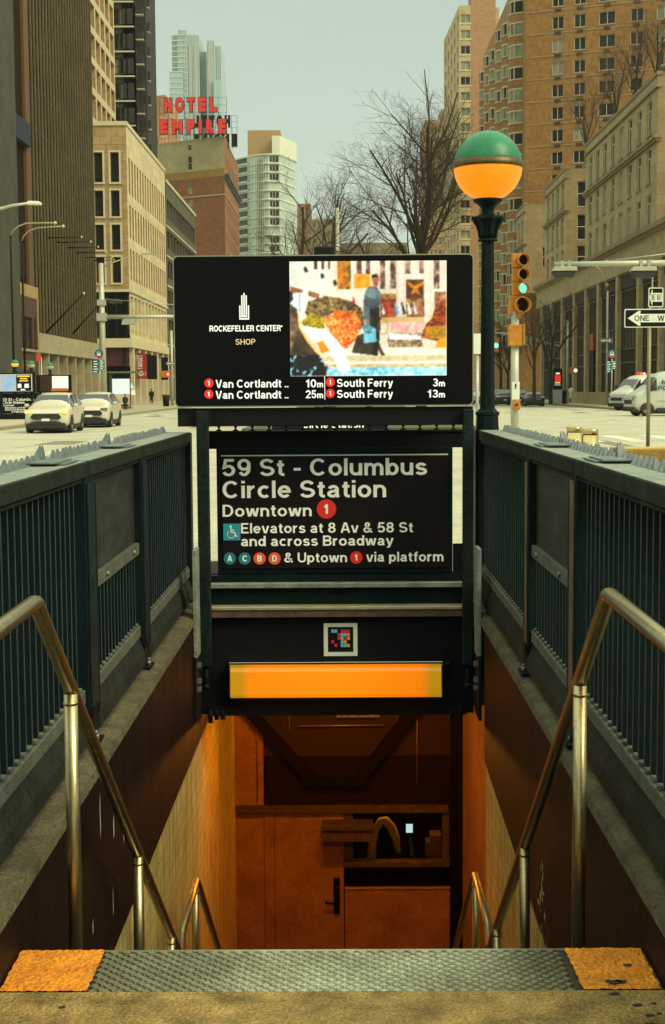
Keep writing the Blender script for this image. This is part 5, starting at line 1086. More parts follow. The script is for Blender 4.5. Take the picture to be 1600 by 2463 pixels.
for k, (y, c) in enumerate(((178.6,0),(180.6,0),(184.6,1),(190.2,1),(202.5,1))):
    bn = thing('shop_banner', ['red banner with a white ring hung on the nearer pier of the cream building', 'brighter red banner with white lettering and ring on the cream building', 'black banner with white lettering just beyond the red banners', 'black banner with white lettering by the shop door', 'small black banner near the far end of the cream building'][k], 'banner', (-25.6, y, 3.3))
    b = B(); b.box(-25.85, -24.85, y, y+.06, 3.1, 6.3); obj('cloth', b, redm if not c else M['black'], bn)
    b = B()
    for j in range(20):
        a0, a1 = 2*PI*j/20, 2*PI*(j+1)/20; b.quad(*[(-25.35+r*math.cos(a), y-.004, 3.75+r*math.sin(a)) for r, a in ((.22,a0),(.34,a0),(.34,a1),(.22,a1))])
    b.disc(-25.35, 3.75, y-.004, .11, 12)
    vs, fs = raw_stroke('TARGET' if not c else 'NAILS', .03); xs = [v[0] for v in vs]
    if not c or k == 2: b.add([(-25.2-(v[1]*.6-.05), y-.005-v[2]*.0003, 4.25+(v[0]-min(xs))*1.8/(max(xs)-min(xs))) for v in vs], fs)
    if not c: obj('emblem_and_lettering', b, M['white'], bn)
    b = B(); b.tube([(-26.0, y+.03, 6.2), (-24.8, y+.03, 6.2)], .03, 6); obj('arm', b, M['black'], bn)

# ---- left: tower with white grid rising behind the cream building
t3 = thing('apartment_tower', 'tall tower faced with a white concrete grid above the cream corner building', 'building', (-36, 195, 33))
L3 = 20
rows = [(36.2+k*3.85+.7, 36.2+k*3.85+3.6) for k in range(13)]
facade(t3, (-32, 184.9), (-32, 204.9), 33.0, 88, grid(L3, 5, 3.1, rows, m=.2), 1.1, W['grid'], style='two', reveal=W['tan'], frame=M['frame_brown'], gls=[M['gl_dark'], M['gl_blind']])
b = B(); slab(b, (-32, 185), (-32, 204.8), 1.3, 14, 33, 87.8); obj('core', b, W['tan'], t3)
b = B(); slab(b, (-46, 184.9), (-32, 184.9), .0, .3, 33, 88); obj('end_wall', b, W['grid'], t3)
b = B(); slab(b, (-31.5, 184), (-31.5, 203), 0, .04, 34.9, 34.95)
for k in range(20): slab(b, (-31.5, 184+k), (-31.5, 184.04+k), 0, .04, 33.9, 34.9)
obj('roof_railing', b, M['frame_dark'], t3)
# ---- left: black tower with pale sills
t4 = thing('apartment_tower', 'near black brick tower with pale window sills and stepped balconies', 'building', (-33, 226, 30))
rows = [(39+k*3.72, 41.3+k*3.72) for k in range(-1, 9)]
facade(t4, (-37.6, 222), (-31.4, 222), 30, 78, [(u, u+.95, a, c) for a, c in rows for u in (2.6, 3.75, 4.9)], .3, W['dark_brick'], style='sash', frame=M['frame_dark'], gls=[M['gl_dark'], M['gl_dark'], M['gl_blind']])
b = B(); slab(b, (-37.6, 222.05), (-31.5, 222.05), .7, 12, 30, 77.9); slab(b, (-31.4, 222), (-31.4, 236), .0, 2, 30, 77.8); obj('core', b, W['dark_brick'], t4)
sb = B(); sb.box(0, 3.6, -.25, 0, 0, .22); sm_ = mesh_of('pale_sill', sb, W['cream_flat'])
bal = B(); bal.box(0, 2.0, -.9, .0, -1.3, -.18); bal.box(-.05, 2.05, -.95, .0, -.18, .02); bal.k = 1; bal.box(-.06, 2.06, -.97, .0, -1.45, -1.3); bmz = mesh_of('balcony', bal, [W['dark_brick'], W['cream_flat']])
for k in range(-1, 10):
    put('sill_band', sm_, t4, (-35.2, 222, 38.45+k*3.72))
    put('balcony', bmz, t4, (-32.3, 223.2, 38.1+k*3.72)); put('balcony', bmz, t4, (-31.75, 226.5, 36.3+k*3.72)) 
b = B(); b.box(-31.4, -30.1, 224.2, 236, 30, 77.8); obj('stepped_wing', b, W['dark_brick'], t4)
# ---- left: dark ribbon-window block
t5 = thing('office_building', 'low olive grey block with sloping looking ribbon windows between cream building and brick hotel', 'building', (-30, 232, 0))
rws = [(27.2,30.0),(22.8,25.4),(18.4,21.0),(14.0,16.6),(9.6,12.2),(5.0,7.8)]
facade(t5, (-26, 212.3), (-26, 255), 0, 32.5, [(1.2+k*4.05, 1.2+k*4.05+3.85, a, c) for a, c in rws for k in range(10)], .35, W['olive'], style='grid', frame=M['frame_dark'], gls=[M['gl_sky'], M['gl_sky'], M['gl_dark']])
b = B(); slab(b, (-26, 212.3), (-26, 255), .6, 14, 0, 32.2); obj('core', b, M['black'], t5)
b = B(); slab(b, (-26, 212.3), (-26, 255), -.15, .4, 32.3, 32.75)
for a, c in rws: slab(b, (-26, 212.3), (-26, 255), -.12, .05, a-1.35, a-1.1)
obj('pale_trim', b, W['cream_flat'], t5)
b = B(); slab(b, (-26, 211.7), (-26, 212.3), -.02, 1, 0, 32.6); obj('party_wall', b, M['black'], t5)

# ---- left: hotel
t6 = thing('hotel_building', 'red brown brick hotel with a cream painted upper wall under the rooftop sign', 'building', (-33, 330, 0))
hL, hR, hB = (-42.2, 329.5), (-26, 320.3), (-26, 364.6)
Lh = math.dist(hL, hR)
cx_ = Lh-9.4
facade(t6, hL, hR, 50.9, 57.6, [(cx_-.6, cx_+.55, 51.2, 54.3), (cx_-.5, cx_+.45, 55.6, 56.8)], .25, W['hotel_cream'], name='cream_wall', style='sash', frame=M['frame_pale'])
b = B(); slab(b, hL, hR, -.02, 1, 49.2, 50.9); obj('ochre_band', b, W['hotel_ochre'], t6)
facade(t6, hL, hR, 0, 49.2, [(cx_-.6, cx_+.55, 45.9-k*3.75, 48.3-k*3.75) for k in range(10)], .25, W['hotel_brick'], name='brick_wall', style='sash', frame=M['frame_pale'], gls=[M['gl_blind'], M['gl_sky']])
b = B(); slab(b, hL, hR, -.18, .1, 46.6-.8, 46.6-.5, 0, .18) if False else slab(b, hL, hR, -.14, 0, 45.0, 45.35, 0, .1); slab(b, hR, hB, -.16, 0, 45.01, 45.36); slab(b, hL, hR, -.1, .3, 57.5, 57.9, 0, .1); slab(b, hR, hB, -.1, .3, 57.51, 57.92); obj('belt_course', b, W['band'], t6)
facade(t6, hR, hB, 0, 57.6, grid(math.dist(hR, hB), 9, 1.5, [(4+k*3.75, 6.5+k*3.75) for k in range(11)]+[(51.5,54.2)], m=1.2), .3, W['hotel_side'], style='sash', frame=M['frame_dark'], gls=[M['gl_dark'], M['gl_blind']])
b = B(); slab(b, hR, hB, -.9, 0, 49.2, 49.7); slab(b, hR, hB, -.5, 0, 48.6, 49.2); obj('cornice', b, M['frame_dark'], t6)
b = B(); b.prism([(-41.9, 330.4), (-26.9, 321.6), (-26.9, 364.5), (-41.9, 364.5)], 'z', 0, 57.2); obj('core', b, W['hotel_brick'], t6)
b = B(); slab(b, hL, hR, .3, .36, 59.0, 59.06)
for k in range(18): slab(b, (hL[0]+(hR[0]-hL[0])*k/18, hL[1]+(hR[1]-hL[1])*k/18), (hL[0]+(hR[0]-hL[0])*(k/18+.004), hL[1]+(hR[1]-hL[1])*(k/18+.004)), .3, .36, 57.6, 59)
obj('roof_railing', b, M['frame_dark'], t6)
# rooftop letters
def roof_sign(name, label, rows, Y, m_face, mirror, X0=None):
    r = thing('rooftop_sign', label, 'rooftop sign', (rows[0][1], Y, 57.6))
    for word, x0, x1, zb, h in rows:
        n = len(word); wd_ = [{'I': .45, 'M': 1.3, 'O': 1.1}.get(c, 1.0) for c in word]; tot = sum(wd_); gap = (x1-x0)*.05; x = x0
        seq = list(zip(word, wd_)); seq = seq[::-1] if mirror else seq
        sc_ = ((x1-x0)-gap*(n-1))/tot
        for ch_, w_ in seq:
            cw = w_*sc_
            b = B(); text_b(ch_, x+.10, x+cw-.10, zb+.08, h-.16, Y-.03, .075, b, .3, mirror=mirror); b2 = B(); text_b(ch_, x, x+cw, zb, h, Y, .11, b2, .5, mirror=mirror)
            lo = obj('letter', b2, M['black'], r); obj('letter_face', b, m_face, lo); x += cw+gap
    b = B(); xs0 = min(q[1] for q in rows); xs1 = max(q[2] for q in rows); zt_ = max(q[3]+q[4] for q in rows)
    for k in range(9):
        x = xs0+(xs1-xs0)*k/8; b.tube([(x, Y+.8, 57.3), (x, Y+.8, zt_)], .045, 4)
    for word, x0, x1, zb, h in rows:
        for z in (zb-.05, zb+h*.5, zb+h): b.tube([(xs0, Y+.7, z), (xs1, Y+.7, z)], .035, 4)
    for k in range(4): x = xs0+(xs1-xs0)*(k+.5)/4; b.tube([(x, Y+.8, zt_-1), (x, Y+4, 57.3)], .035, 4)
    obj('steel_frame', b, M['frame_dark'], r)
    return r
k_ = 318/312
roof_sign('a', 'red capital letters in two rows on the roof of the brick hotel', [('HOTEL', -39.1, -27.3, 62.9, 3.3), ('EMPIRE', -40.2, -25.3, 57.9+.25, 3.3)], 319, mat('red_letter_face', (.6,.018,.010), .5), False)
roof_sign('b', 'black back of the second rooftop sign showing reversed letters', [('HOTEL', -33.8, -25.4, 61.8, 2.7), ('EMPIRE', -33.8, -23.9, 57.9-.5, 2.9)], 331, M['black'], True)

# ---- far towers
t7 = thing('glass_condominium', 'pale glass condominium with a buff roof box right of the brick hotel', 'building', (-26, 490, 0))
b = B(); b.prism([(-36.6, 492), (-28.9, 482), (-24.4, 480), (-20.6, 481), (-16.0, 496), (-16.0, 520), (-36.6, 520)], 'z', 0, 80); obj('body', b, W['glass_pale'], t7)
b = B(); b.box(-31.5, -20.4, 486, 510, 80, 88.8); obj('roof_box', b, W['buff'], t7)
b = B(); b.prism([(-23.0, 480.3), (-20.4, 480.4), (-15.4, 496), (-15.4, 500), (-24, 500)], 'z', 80, 86); obj('penthouse', b, W['white_panel'], t7)
for k in range(27):
    z = 3+k*2.95
    b = B(); b.prism([(-37.0, 491.6), (-28.9, 481.4), (-24.4, 479.4), (-20.5, 480.4), (-15.7, 496), (-16.5, 496), (-20.8, 481.8), (-24.4, 481), (-28.7, 483), (-36.4, 493)], 'z', z, z+.42); obj('floor_slab', b, W['white_panel'], t7)
    if k < 26:
        b = B(); b.box(-24.0, -20.9, 480.15+.0, 480.6, z+.75, z+2.5); b.k = 1
        for q in (-23.0, -22.0): b.box(q-.07, q+.07, 480.1, 480.4, z+.75, z+2.5)
        if k % 5 != 2: obj('window', b, [M['gl_dark'], W['white_panel']], t7)
        b = B(); slab(b, (-36.4, 491), (-31.2, 484.4), -.9, .2, z+.42, z+1.0); b.k = 1; slab(b, (-36.0, 490.5), (-32.2, 485.7), .0, .3, z+1.2, z+2.8); obj('balcony', b, [W['glass_pale'], M['spandrel'] if 'spandrel' in M else W['spandrel']], t7)
b = B()
for k in range(8):
    x = -29+k*.62; b.box(x, x+.1, 480.6+abs(k-4)*.25-.9, 481.2, 3, 79)
obj('mullion', b, W['white_panel'], t7)
t8 = thing('glass_skyscraper', 'far hazy blue grey skyscraper with vertical ribs rising behind the rooftop sign', 'building', (-90, 915, 0))
tm = mat('hazy_tower_glass', (.33,.44,.46), .4, amt=.6, scale=.05, col2=(.25,.35,.37)); tr = mat('tower_ribs', (.44,.52,.47), .7); tb = mat('tower_brown_strip', (.33,.34,.31), .7)  # distance haze is mixed into these pale tower colours
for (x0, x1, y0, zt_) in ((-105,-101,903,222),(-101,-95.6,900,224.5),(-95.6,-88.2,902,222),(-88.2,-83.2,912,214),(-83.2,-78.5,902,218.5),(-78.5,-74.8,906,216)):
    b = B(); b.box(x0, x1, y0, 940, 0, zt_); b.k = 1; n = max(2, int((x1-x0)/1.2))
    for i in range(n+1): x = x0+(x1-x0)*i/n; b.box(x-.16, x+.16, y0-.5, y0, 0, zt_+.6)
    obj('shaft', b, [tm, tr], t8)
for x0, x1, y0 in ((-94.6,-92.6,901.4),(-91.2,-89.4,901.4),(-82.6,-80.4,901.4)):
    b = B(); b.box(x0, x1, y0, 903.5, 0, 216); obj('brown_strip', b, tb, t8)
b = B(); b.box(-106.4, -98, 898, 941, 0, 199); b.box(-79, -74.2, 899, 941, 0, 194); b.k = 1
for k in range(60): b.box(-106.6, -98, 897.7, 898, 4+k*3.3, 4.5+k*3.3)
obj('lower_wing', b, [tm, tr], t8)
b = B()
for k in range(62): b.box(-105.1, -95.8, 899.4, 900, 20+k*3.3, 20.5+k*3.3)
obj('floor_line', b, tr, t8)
t9 = thing('apartment_building', 'salmon coloured block peeking out left of the red rooftop letters', 'building', (-54, 430, 0))
c = at(398, 228, 420); d = at(360, 218, 420)
b = B(); b.prism([(-62, 424), (c.x, 420), (c.x+1.5, 440), (-62, 440)], 'z', 0, c.z); obj('body', b, mat('salmon_brick', (.42,.22,.11), .85, amt=.5, scale=.15), t9)
b = B(); e_ = at(398, 282, 419); b.prism([(-60, 417), (e_.x-1.5, 416), (e_.x+2.2, 420.1), (-60, 421)], 'z', 0, e_.z); obj('lower_block', b, mat('salmon_brick_lower', (.40,.22,.12), .85, amt=.5, scale=.15), t9)
for (px0, px1, pt_, Y, cc, lab, colr) in ((700, 748, 490, 600, 5, 'narrow red brown block behind the left bare tree', (.24,.12,.06)), (728, 806, 528, 640, 7, 'wide low buff block seen through the bare trees', (.26,.2,.11)), (742, 980, 585, 700, 12, 'distant brown rooftops at the end of the street', (.2,.16,.09)),
       (1022, 1064, 288, 400, 4, 'stepped buff tower behind the largest bare tree', (.36,.24,.12)), (1060, 1100, 262, 404, 3, 'taller stepped buff tower next to the pale apartment corner', (.36,.25,.13))):
    A, C = at(px0, pt_, Y), at(px1, pt_, Y); Lw = C.x-A.x
    t_ = thing('apartment_building', lab, 'building', (A.x, Y, 0)); nrow = min(12, int(A.z/3.4)-1)
    facade(t_, (A.x, Y), (C.x, Y), 0, A.z, [(q[0], q[1], q[2], q[3]) for q in grid(Lw, cc, Lw/cc*.45, [(A.z-3.4*(k+1), A.z-3.4*(k+1)+1.7) for k in range(nrow)])][:96], .3, mat('far_wall', colr, .85, amt=.5, scale=.2), style='two', frame=M['frame_brown'], gls=[M['gl_dark'], M['gl_blind'], M['gl_sky']])
    b = B(); b.box(A.x+.1, C.x-.1, Y+.5, Y+25, 0, A.z-.05); obj('body', b, mat('far_body', colr, .85, amt=.5, scale=.2), t_)

# ---- right: limestone street wall
XRt = 27.0
def lime(name, lab, ya, yb, ztop, ncol, front=None):
    """upper floors between the far end yb and the near end ya"""
    t_ = thing('apartment_building', lab, 'building', (XRt+4, (ya+yb)/2, 0)); L = yb-ya
    rows = [(23.5,26.5),(19.35,22.4),(15.85,18.4)]
    op = grid(L, ncol, 1.9, rows, m=1.2)
    facade(t_, (XRt, yb), (XRt, ya), 15.6, ztop, op, .2, W['lime_r'], style='cross', frame=M['frame_pale'], gls=[M['gl_dark'], M['gl_dark'], M['gl_blind']], sill=(.12,.15,.1), sillm=W['lime_rd'])
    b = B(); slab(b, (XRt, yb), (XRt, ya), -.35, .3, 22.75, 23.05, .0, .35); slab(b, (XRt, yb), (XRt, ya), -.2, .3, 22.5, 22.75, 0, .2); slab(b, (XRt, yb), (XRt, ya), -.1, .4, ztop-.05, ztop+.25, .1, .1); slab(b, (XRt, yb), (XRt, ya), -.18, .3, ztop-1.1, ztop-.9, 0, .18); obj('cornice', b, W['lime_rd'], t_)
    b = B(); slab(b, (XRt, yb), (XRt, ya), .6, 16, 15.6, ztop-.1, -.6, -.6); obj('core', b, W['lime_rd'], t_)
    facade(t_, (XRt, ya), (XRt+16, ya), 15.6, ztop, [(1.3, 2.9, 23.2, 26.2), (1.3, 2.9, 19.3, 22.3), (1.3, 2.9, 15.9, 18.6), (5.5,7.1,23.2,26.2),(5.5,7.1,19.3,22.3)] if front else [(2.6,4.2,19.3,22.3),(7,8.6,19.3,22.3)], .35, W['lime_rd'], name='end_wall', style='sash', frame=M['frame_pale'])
    return t_
lime('R1', 'buff limestone block with three rows of tall windows at the right edge', 123.0, 159.0, 28.1, 8)
lime('R2', 'shorter limestone block with windows on its end wall, next along the right street wall', 172.1, 190.5, 27.7, 4, True)
lime('R3', 'farthest limestone block of the right street wall, beneath the bay windowed tower', 211.1, 244.1, 28.5, 8)
rb = thing('retail_podium', 'long glazed shop podium with stone columns below the limestone blocks on the right', 'building', (XRt+3, 160, 0))
ya, yb = 112.0, 198.0
b = B(); slab(b, (XRt, yb), (XRt, ya), -.05, 1, 12.5, 15.1); obj('frieze', b, W['lime_r'], rb)
b = B(); slab(b, (XRt, yb), (XRt, ya), -.55, 1, 15.1, 15.55); slab(b, (XRt, yb), (XRt, ya), -.3, .9, 14.8, 15.1); obj('cornice', b, W['lime_rd'], rb)
cols_y = [112.6, 121.5, 130.4, 140.4, 150.8, 158.4, 166.5, 175.5, 184.5, 193.5]
for i, y in enumerate(cols_y):
    b = B(); slab(b, (XRt, y+.55), (XRt, y-.55), -.02 if i != 6 else -.01, .9, .05, 12.5); obj('column', b, W['lime_r'], rb)
rnd = random.Random(2)
for i in range(len(cols_y)-1):
    y0, y1 = cols_y[i]+.56, cols_y[i+1]-.56; L = y1-y0
    b = B(); slab(b, (XRt, y1), (XRt, y0), .55, .65, .2, 10.9); b.k = 1; slab(b, (XRt, y1), (XRt, y0), .5, .56, 5.2, 7.3); b.k = 2
    n = 6
    for j in range(n+1): y = y0+L*j/n; slab(b, (XRt, y+.05), (XRt, y-.05), .38, .55, .2, 10.9)
    for z in (.2, 3.9, 5.2, 7.3, 10.8): slab(b, (XRt, y1), (XRt, y0), .36, .5, z, z+.14)
    b.k = 3; slab(b, (XRt, y1), (XRt, y0), .3, .5, 11.0, 12.45)
    b.k = 2
    for j in range(22): y = y0+L*(j+.5)/22; slab(b, (XRt, y+.06), (XRt, y-.06), .22, .32, 11.1, 12.3)
    slab(b, (XRt, y1), (XRt, y0), .1, .5, 12.3, 12.5)
    obj('storefront', b, [[M['gl_sky'], glass('warm_shop_glass', (.10,.075,.03), .06, .8, .4, (.03,.03,.02))][i % 2 if i < 2 else (0 if rnd.random() < .7 else 1)], W['spandrel'], W['bronze'], M['black']], rb)
b = B(); slab(b, (XRt, yb), (XRt, ya), 1.1, 14, 0, 15.0); obj('core', b, M['black'], rb)
b = B(); slab(b, (XRt, 155.9), (XRt, 154.2), .2, .3, .2, 5.6); b.k = 1; slab(b, (XRt, 156), (XRt, 154), .1, .35, 5.6, 7.4); obj('red_doorway', b, [M['black'], mat('dull_red_panel', (.30,.05,.035), .6)], rb)
b = B(); slab(b, (23.5, 150), (23.5, 118), 0, .4, .05, 1.15); b.k = 0; tag(obj('planter_wall', b, W['lime_r']), 'low buff stone planter wall along the right sidewalk', 'planter wall')

# ---- right: bay-windowed brick tower
t10 = thing('apartment_tower', 'huge tan brick tower with columns of rounded bay windows and paired windows', 'building', (34, 235, 0))
TA, TB = (27.9, 218.0), (52, 208.6)
Lt = math.dist(TA, TB)
colsx = [(4.0,5.75),(7.3,9.05),(11.0,13.4),(15.6,17.5),(19.4,21.6)]
rowz = [56.7-1.85-3.3*k for k in range(-1, 10)]
op = [(a, c, z, z+1.85) for z in rowz for a, c in colsx]
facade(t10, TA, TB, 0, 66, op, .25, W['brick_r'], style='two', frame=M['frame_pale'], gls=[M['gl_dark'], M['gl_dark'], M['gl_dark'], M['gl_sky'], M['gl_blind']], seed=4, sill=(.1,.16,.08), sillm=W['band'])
vb = B(); vb.box(0, 1.0, -.06, 0, 0, .45); vm_ = mesh_of('vent_grille', vb, mat('vent_grille', (.03,.035,.022), .6)); uu = Vector((TB[0]-TA[0], TB[1]-TA[1], 0)).normalized(); rzt = math.atan2(uu.y, uu.x)
for z in rowz:
    for a, c in colsx: put('vent_grille', vm_, t10, Vector((TA[0], TA[1], 0))+uu*((a+c)/2-.5)+Vector((0,0,z-.85)), rzt)
for k in range(-1, 13):
    b = B(); slab(b, TA, TB, -.06, 0, 57.55-3.3*k-.0, 57.7-3.3*k); obj('belt_course', b, W['band'], t10)
b = B(); b.prism([(28.4, 219), (52, 209.8), (52, 282), (28.4, 282)], 'z', 0, 66); obj('core', b, W['brick_r'], t10)
b = B(); slab(b, (27.9, 283), (27.9, 218), 0, .4, 0, 66); obj('street_wall', b, W['brick_r'], t10)
# one storey of a bay: curved front, windows between pale mullions, brick apron
def bay_mesh(w, pr, h):
    b = B(); n = 6; pts = [(w*i/n, -pr*math.sin(PI*(i/n))**.6 if 0 < i < n else 0) for i in range(n+1)]
    def band(za, zb, d, k):
        b.k = k
        P = [(x, y-d if 0 < i < n else 0) for i, (x, y) in enumerate(pts)]
        for i in range(n): b.quad((P[i][0],P[i][1],za),(P[i+1][0],P[i+1][1],za),(P[i+1][0],P[i+1][1],zb),(P[i][0],P[i][1],zb))
        b.add([(x,y,zb) for x,y in P], [list(range(n+1))]); b.add([(x,y,za) for x,y in P], [list(range(n+1))[::-1]])
    band(0, h*.38, 0, 0); band(h*.38, h*.43, .12, 1); band(h*.43, h*.93, -.12, 2); band(h*.93, h, .1, 1)
    b.k = 1
    for i in range(1, n):
        x, y = pts[i]; b.box(x-.07, x+.07, y-.04, y+.14, h*.43, h*.93)
    return mesh_of('bay_window', b, [W['brick_r'], W['cream_flat'], M['gl_sky']]), mesh_of('bay_window', b, [W['brick_r'], W['cream_flat'], M['gl_dark']])
bayA, bayB = bay_mesh(4.6, 1.9, 3.3)
bayoff = [0, -.9, .4, -.6, .5, -.2]
for i in range(6):
    y = 222.6+i*9.4
    for k in range(16):
        if k+i*16 < 100: put('bay_window', bayA if (k*7+i*3) % 3 else bayB, t10, (27.9, y+4.2-3.9, 57.3-1.9-3.3*k+bayoff[i]+3.3), PI/2) if False else put('bay_window', bayA if (k*7+i*3) % 3 else bayB, t10, (27.88, y+3.6, 57.4-3.3*k+bayoff[i]), -PI/2)
# ---- right: pale apartment corner and pink pier further back
t11 = thing('apartment_tower', 'pale stone apartment tower with a rounded window corner beside a pink brick pier', 'building', (28, 320, 0))
rz5 = [81.5-2.1-3.25*k for k in range(22)]
facade(t11, (25.4, 310), (28.05, 310), 0, 83, [(.35, 2.4, z, z+1.75) for z in rz5], .25, W['r5'], style='two', frame=M['frame_pale'], gls=[M['gl_dark'], M['gl_sky'], M['gl_dark']])
b = B(); slab(b, (28.05, 310), (33.2, 310), -.1, 8, 0, 108); obj('pink_pier', b, W['pink'], t11)
facade(t11, (24.3, 340), (25.4, 310), 0, 82.9, [(a, a+2.2, z, z+1.9) for z in rz5[:20] for a in (3, 9, 15, 21, 27)][:100], .3, W['r5'], name='street_wall', style='two', frame=M['frame_pale'])
b = B()
for z in rz5: slab(b, (25.4, 310), (28.05, 310), -.1, .0, z-.35, z-.1, .05, 0)
tag(obj('belt_courses', b, W['cream_flat'], t11), kind='stuff')
b = B(); b.box(25.8, 34, 310.6, 339, 0, 82.7); obj('core', b, W['r5'], t11)

# ------------------------------------------------------------------ bare trees
def bare_tree(name, label, base, H, spread, seed, trunk_r, fork, dens=1.0, group='bare winter trees', up=.35, lean=(0,0), twig_m=None, limbs=7, crown=None):
    rnd = random.Random(seed); t = thing(name, label, 'tree', base, 0, group)
    tb, cb = B(), B(); base = Vector(base)
    def out(q):
        return crown is not None and ((q.x-crown[0])/crown[3])**2+((q.y-crown[1])/crown[3])**2+((q.z-crown[2])/crown[4])**2 > 1+rnd.uniform(-.25,.25)
    def grow(p, d, L, r, lvl):
        if lvl > 1 and out(p+d*L*.5): return
        n = 4 if lvl < 3 else 3; pts = [p]; q = p; dd = d
        for i in range(n):
            dd = (dd+Vector((rnd.uniform(-1,1), rnd.uniform(-1,1), rnd.uniform(-.5,.9)*up*2))*.20).normalized(); q = q+dd*(L/n); pts.append(q)
            if crown is not None and lvl < 2 and out(q) and len(pts) > 2: break
        n = len(pts)-1
        r2 = r*.45
        rs = [r+(r2-r)*i/n for i in range(n+1)]
        (tb if lvl <= 1 else cb).tube(pts, rs, 6 if lvl <= 1 else (4 if lvl == 2 else 3), cap=False)
        if lvl >= 5 or L < .22: return
        k = [limbs, 5, 5, 4, 3][lvl] if lvl < 5 else 2
        k = max(2, int(round(k*dens*rnd.uniform(.8,1.2))))
        for j in range(k):
            f = .25+.75*(j+rnd.random())/k; idx = min(n-1, int(f*n)); fr = f*n-idx; s = pts[idx].lerp(pts[idx+1], fr)
            ax = (pts[idx+1]-pts[idx]).normalized(); a = rnd.random()*2*PI; e1 = ax.orthogonal().normalized(); e2 = ax.cross(e1)
            ang = R(rnd.uniform(26, 58)); nd = (ax*math.cos(ang)+(e1*math.cos(a)+e2*math.sin(a))*math.sin(ang)+Vector((0,0,up*.5))).normalized()
            grow(s, nd, L*rnd.uniform(.42,.68), max(.0032*H/12, rs[idx]*rnd.uniform(.42,.6)), lvl+1)
    trunk = [base, base+Vector((lean[0]*.3, lean[1]*.3, fork*.5)), base+Vector((lean[0], lean[1], fork))]
    tb.tube(trunk, [trunk_r*1.25, trunk_r, trunk_r*.85], 8, cap=False)
    top = trunk[-1]; Lm = (H-fork)*.60
    main = (trunk[-1]-trunk[-2]).normalized()
    for i in range(limbs):
        a = 2*PI*i/limbs+rnd.uniform(-.4,.4); tilt = rnd.uniform(.3, 1.0)*spread if i else .06
        st = trunk[1].lerp(top, 1-.6*rnd.random()*(i > 1))
        d = (Vector((math.cos(a)*tilt, math.sin(a)*tilt, 1))+main*.2).normalized()
        grow(st, d, Lm*(1.0 if i == 0 else rnd.uniform(.75,1.05)), trunk_r*(.7 if i < 2 else .38), 1)
    obj('trunk', tb, M['bark'], t); obj('crown', cb, twig_m or M['twig'], t)
    return t
bare_tree('bare_tree', 'largest bare tree, straight trunk behind the right part of the display', (3.33, 60, .06), 15.6, 1.35, 11, .20, 7.6, 1.2, up=.12, limbs=14, crown=(2.65, 60, 10.5, 3.15, 4.1))
bare_tree('bare_tree', 'crooked bare tree behind the middle of the display, left of the largest tree', (-.55, 72, .06), 13.6, 1.6, 5, .16, 7.4, 1.25, up=.1, limbs=10, crown=(-.6, 72, 10.4, 2.5, 2.9))
bare_tree('bare_tree', 'leaning bare tree farthest left behind the display, spreading toward the pale condominium', (-.9, 56, .06), 10.4, 1.6, 23, .12, 6.0, 1.0, lean=(-.8, 0), up=.05, limbs=7)
bare_tree('bare_tree', 'low thickly twigged bare tree between the two taller median trees', (1.25, 66, .06), 9.9, 2.0, 31, .13, 6.2, 1.1, up=.02, limbs=9)
reddish = mat('reddish_twigs', (.06,.034,.016), .95)
for k, (px, Y, H, seed) in enumerate(((1205,150,11.5,41),(1285,128,11,43),(1325,134,12.5,47),(1222,180,12,48))):
    X = at(px, 960, Y).x
    bare_tree('bare_tree', ['bare street tree just right of the globe lamp post', 'bare street tree behind the black parked cars', 'bare street tree beside the black kiosk', 'farther bare street tree seen left of the traffic signal'][k], (X, Y, .05), H, .75, seed, .16, 3.6, .85, limbs=6, group='bare street trees')
for k, (px, py, Y, H, seed, sp) in enumerate(((1385,330,168,12,51,.45),(1440,300,150,10.5,52,.4),(1480,270,140,11,53,.5),(1560,215,131,9.5,54,.5))):
    X = max(28.6, at(px, py, Y).x)
    bare_tree('bare_tree', ['leftmost bare tree on the limestone roof terraces', 'bare tree left of centre on the limestone roof', 'bare tree right of centre on the limestone roof', 'bare tree nearest the right edge on the limestone roof'][k], (X, Y, 27.7), H, sp, seed, .15, 2.0, .9, limbs=7, group='roof terrace trees', twig_m=reddish)

# ------------------------------------------------------------------ vehicles
def car_body(st):
    """st: stations (y, zbot, zbelt, zroof, w, wroof); front = low y"""
    b = B(); n = 12; V = []
    for (y, zb, zl, zr, w, wr) in st:
        half = [(w*.86, zb), (w*.99, zb+.12), (w, zb+(zl-zb)*.55), (w*.96, zl), (wr*1.02, zl+(zr-zl)*.86), (wr*.80, zr)]
        V.append([(x, y, z) for x, z in half]+[(-x, y, z) for x, z in half[::-1]])
    vs = [p for r in V for p in r]; fs = []
    for i in range(len(V)-1):
        for j in range(n): fs.append((i*n+j, i*n+(j+1) % n, (i+1)*n+(j+1) % n, (i+1)*n+j))
    fs.append(tuple(range(n))[::-1]); fs.append(tuple((len(V)-1)*n+j for j in range(n)))
    fs = [f[::-1] for f in fs]
    b.add(vs, fs, True); return b, V
def glass_patch(b, q, inset=.07, off=.008):
    q = [Vector(p) for p in q]; c = sum(q, Vector())/4; nrm = (q[1]-q[0]).cross(q[3]-q[0]).normalized()
    if nrm.dot(c-Vector((0, c.y, .9))) < 0: nrm = -nrm
    r = [p+(c-p)*inset+nrm*off for p in q]; b.quad(*r)
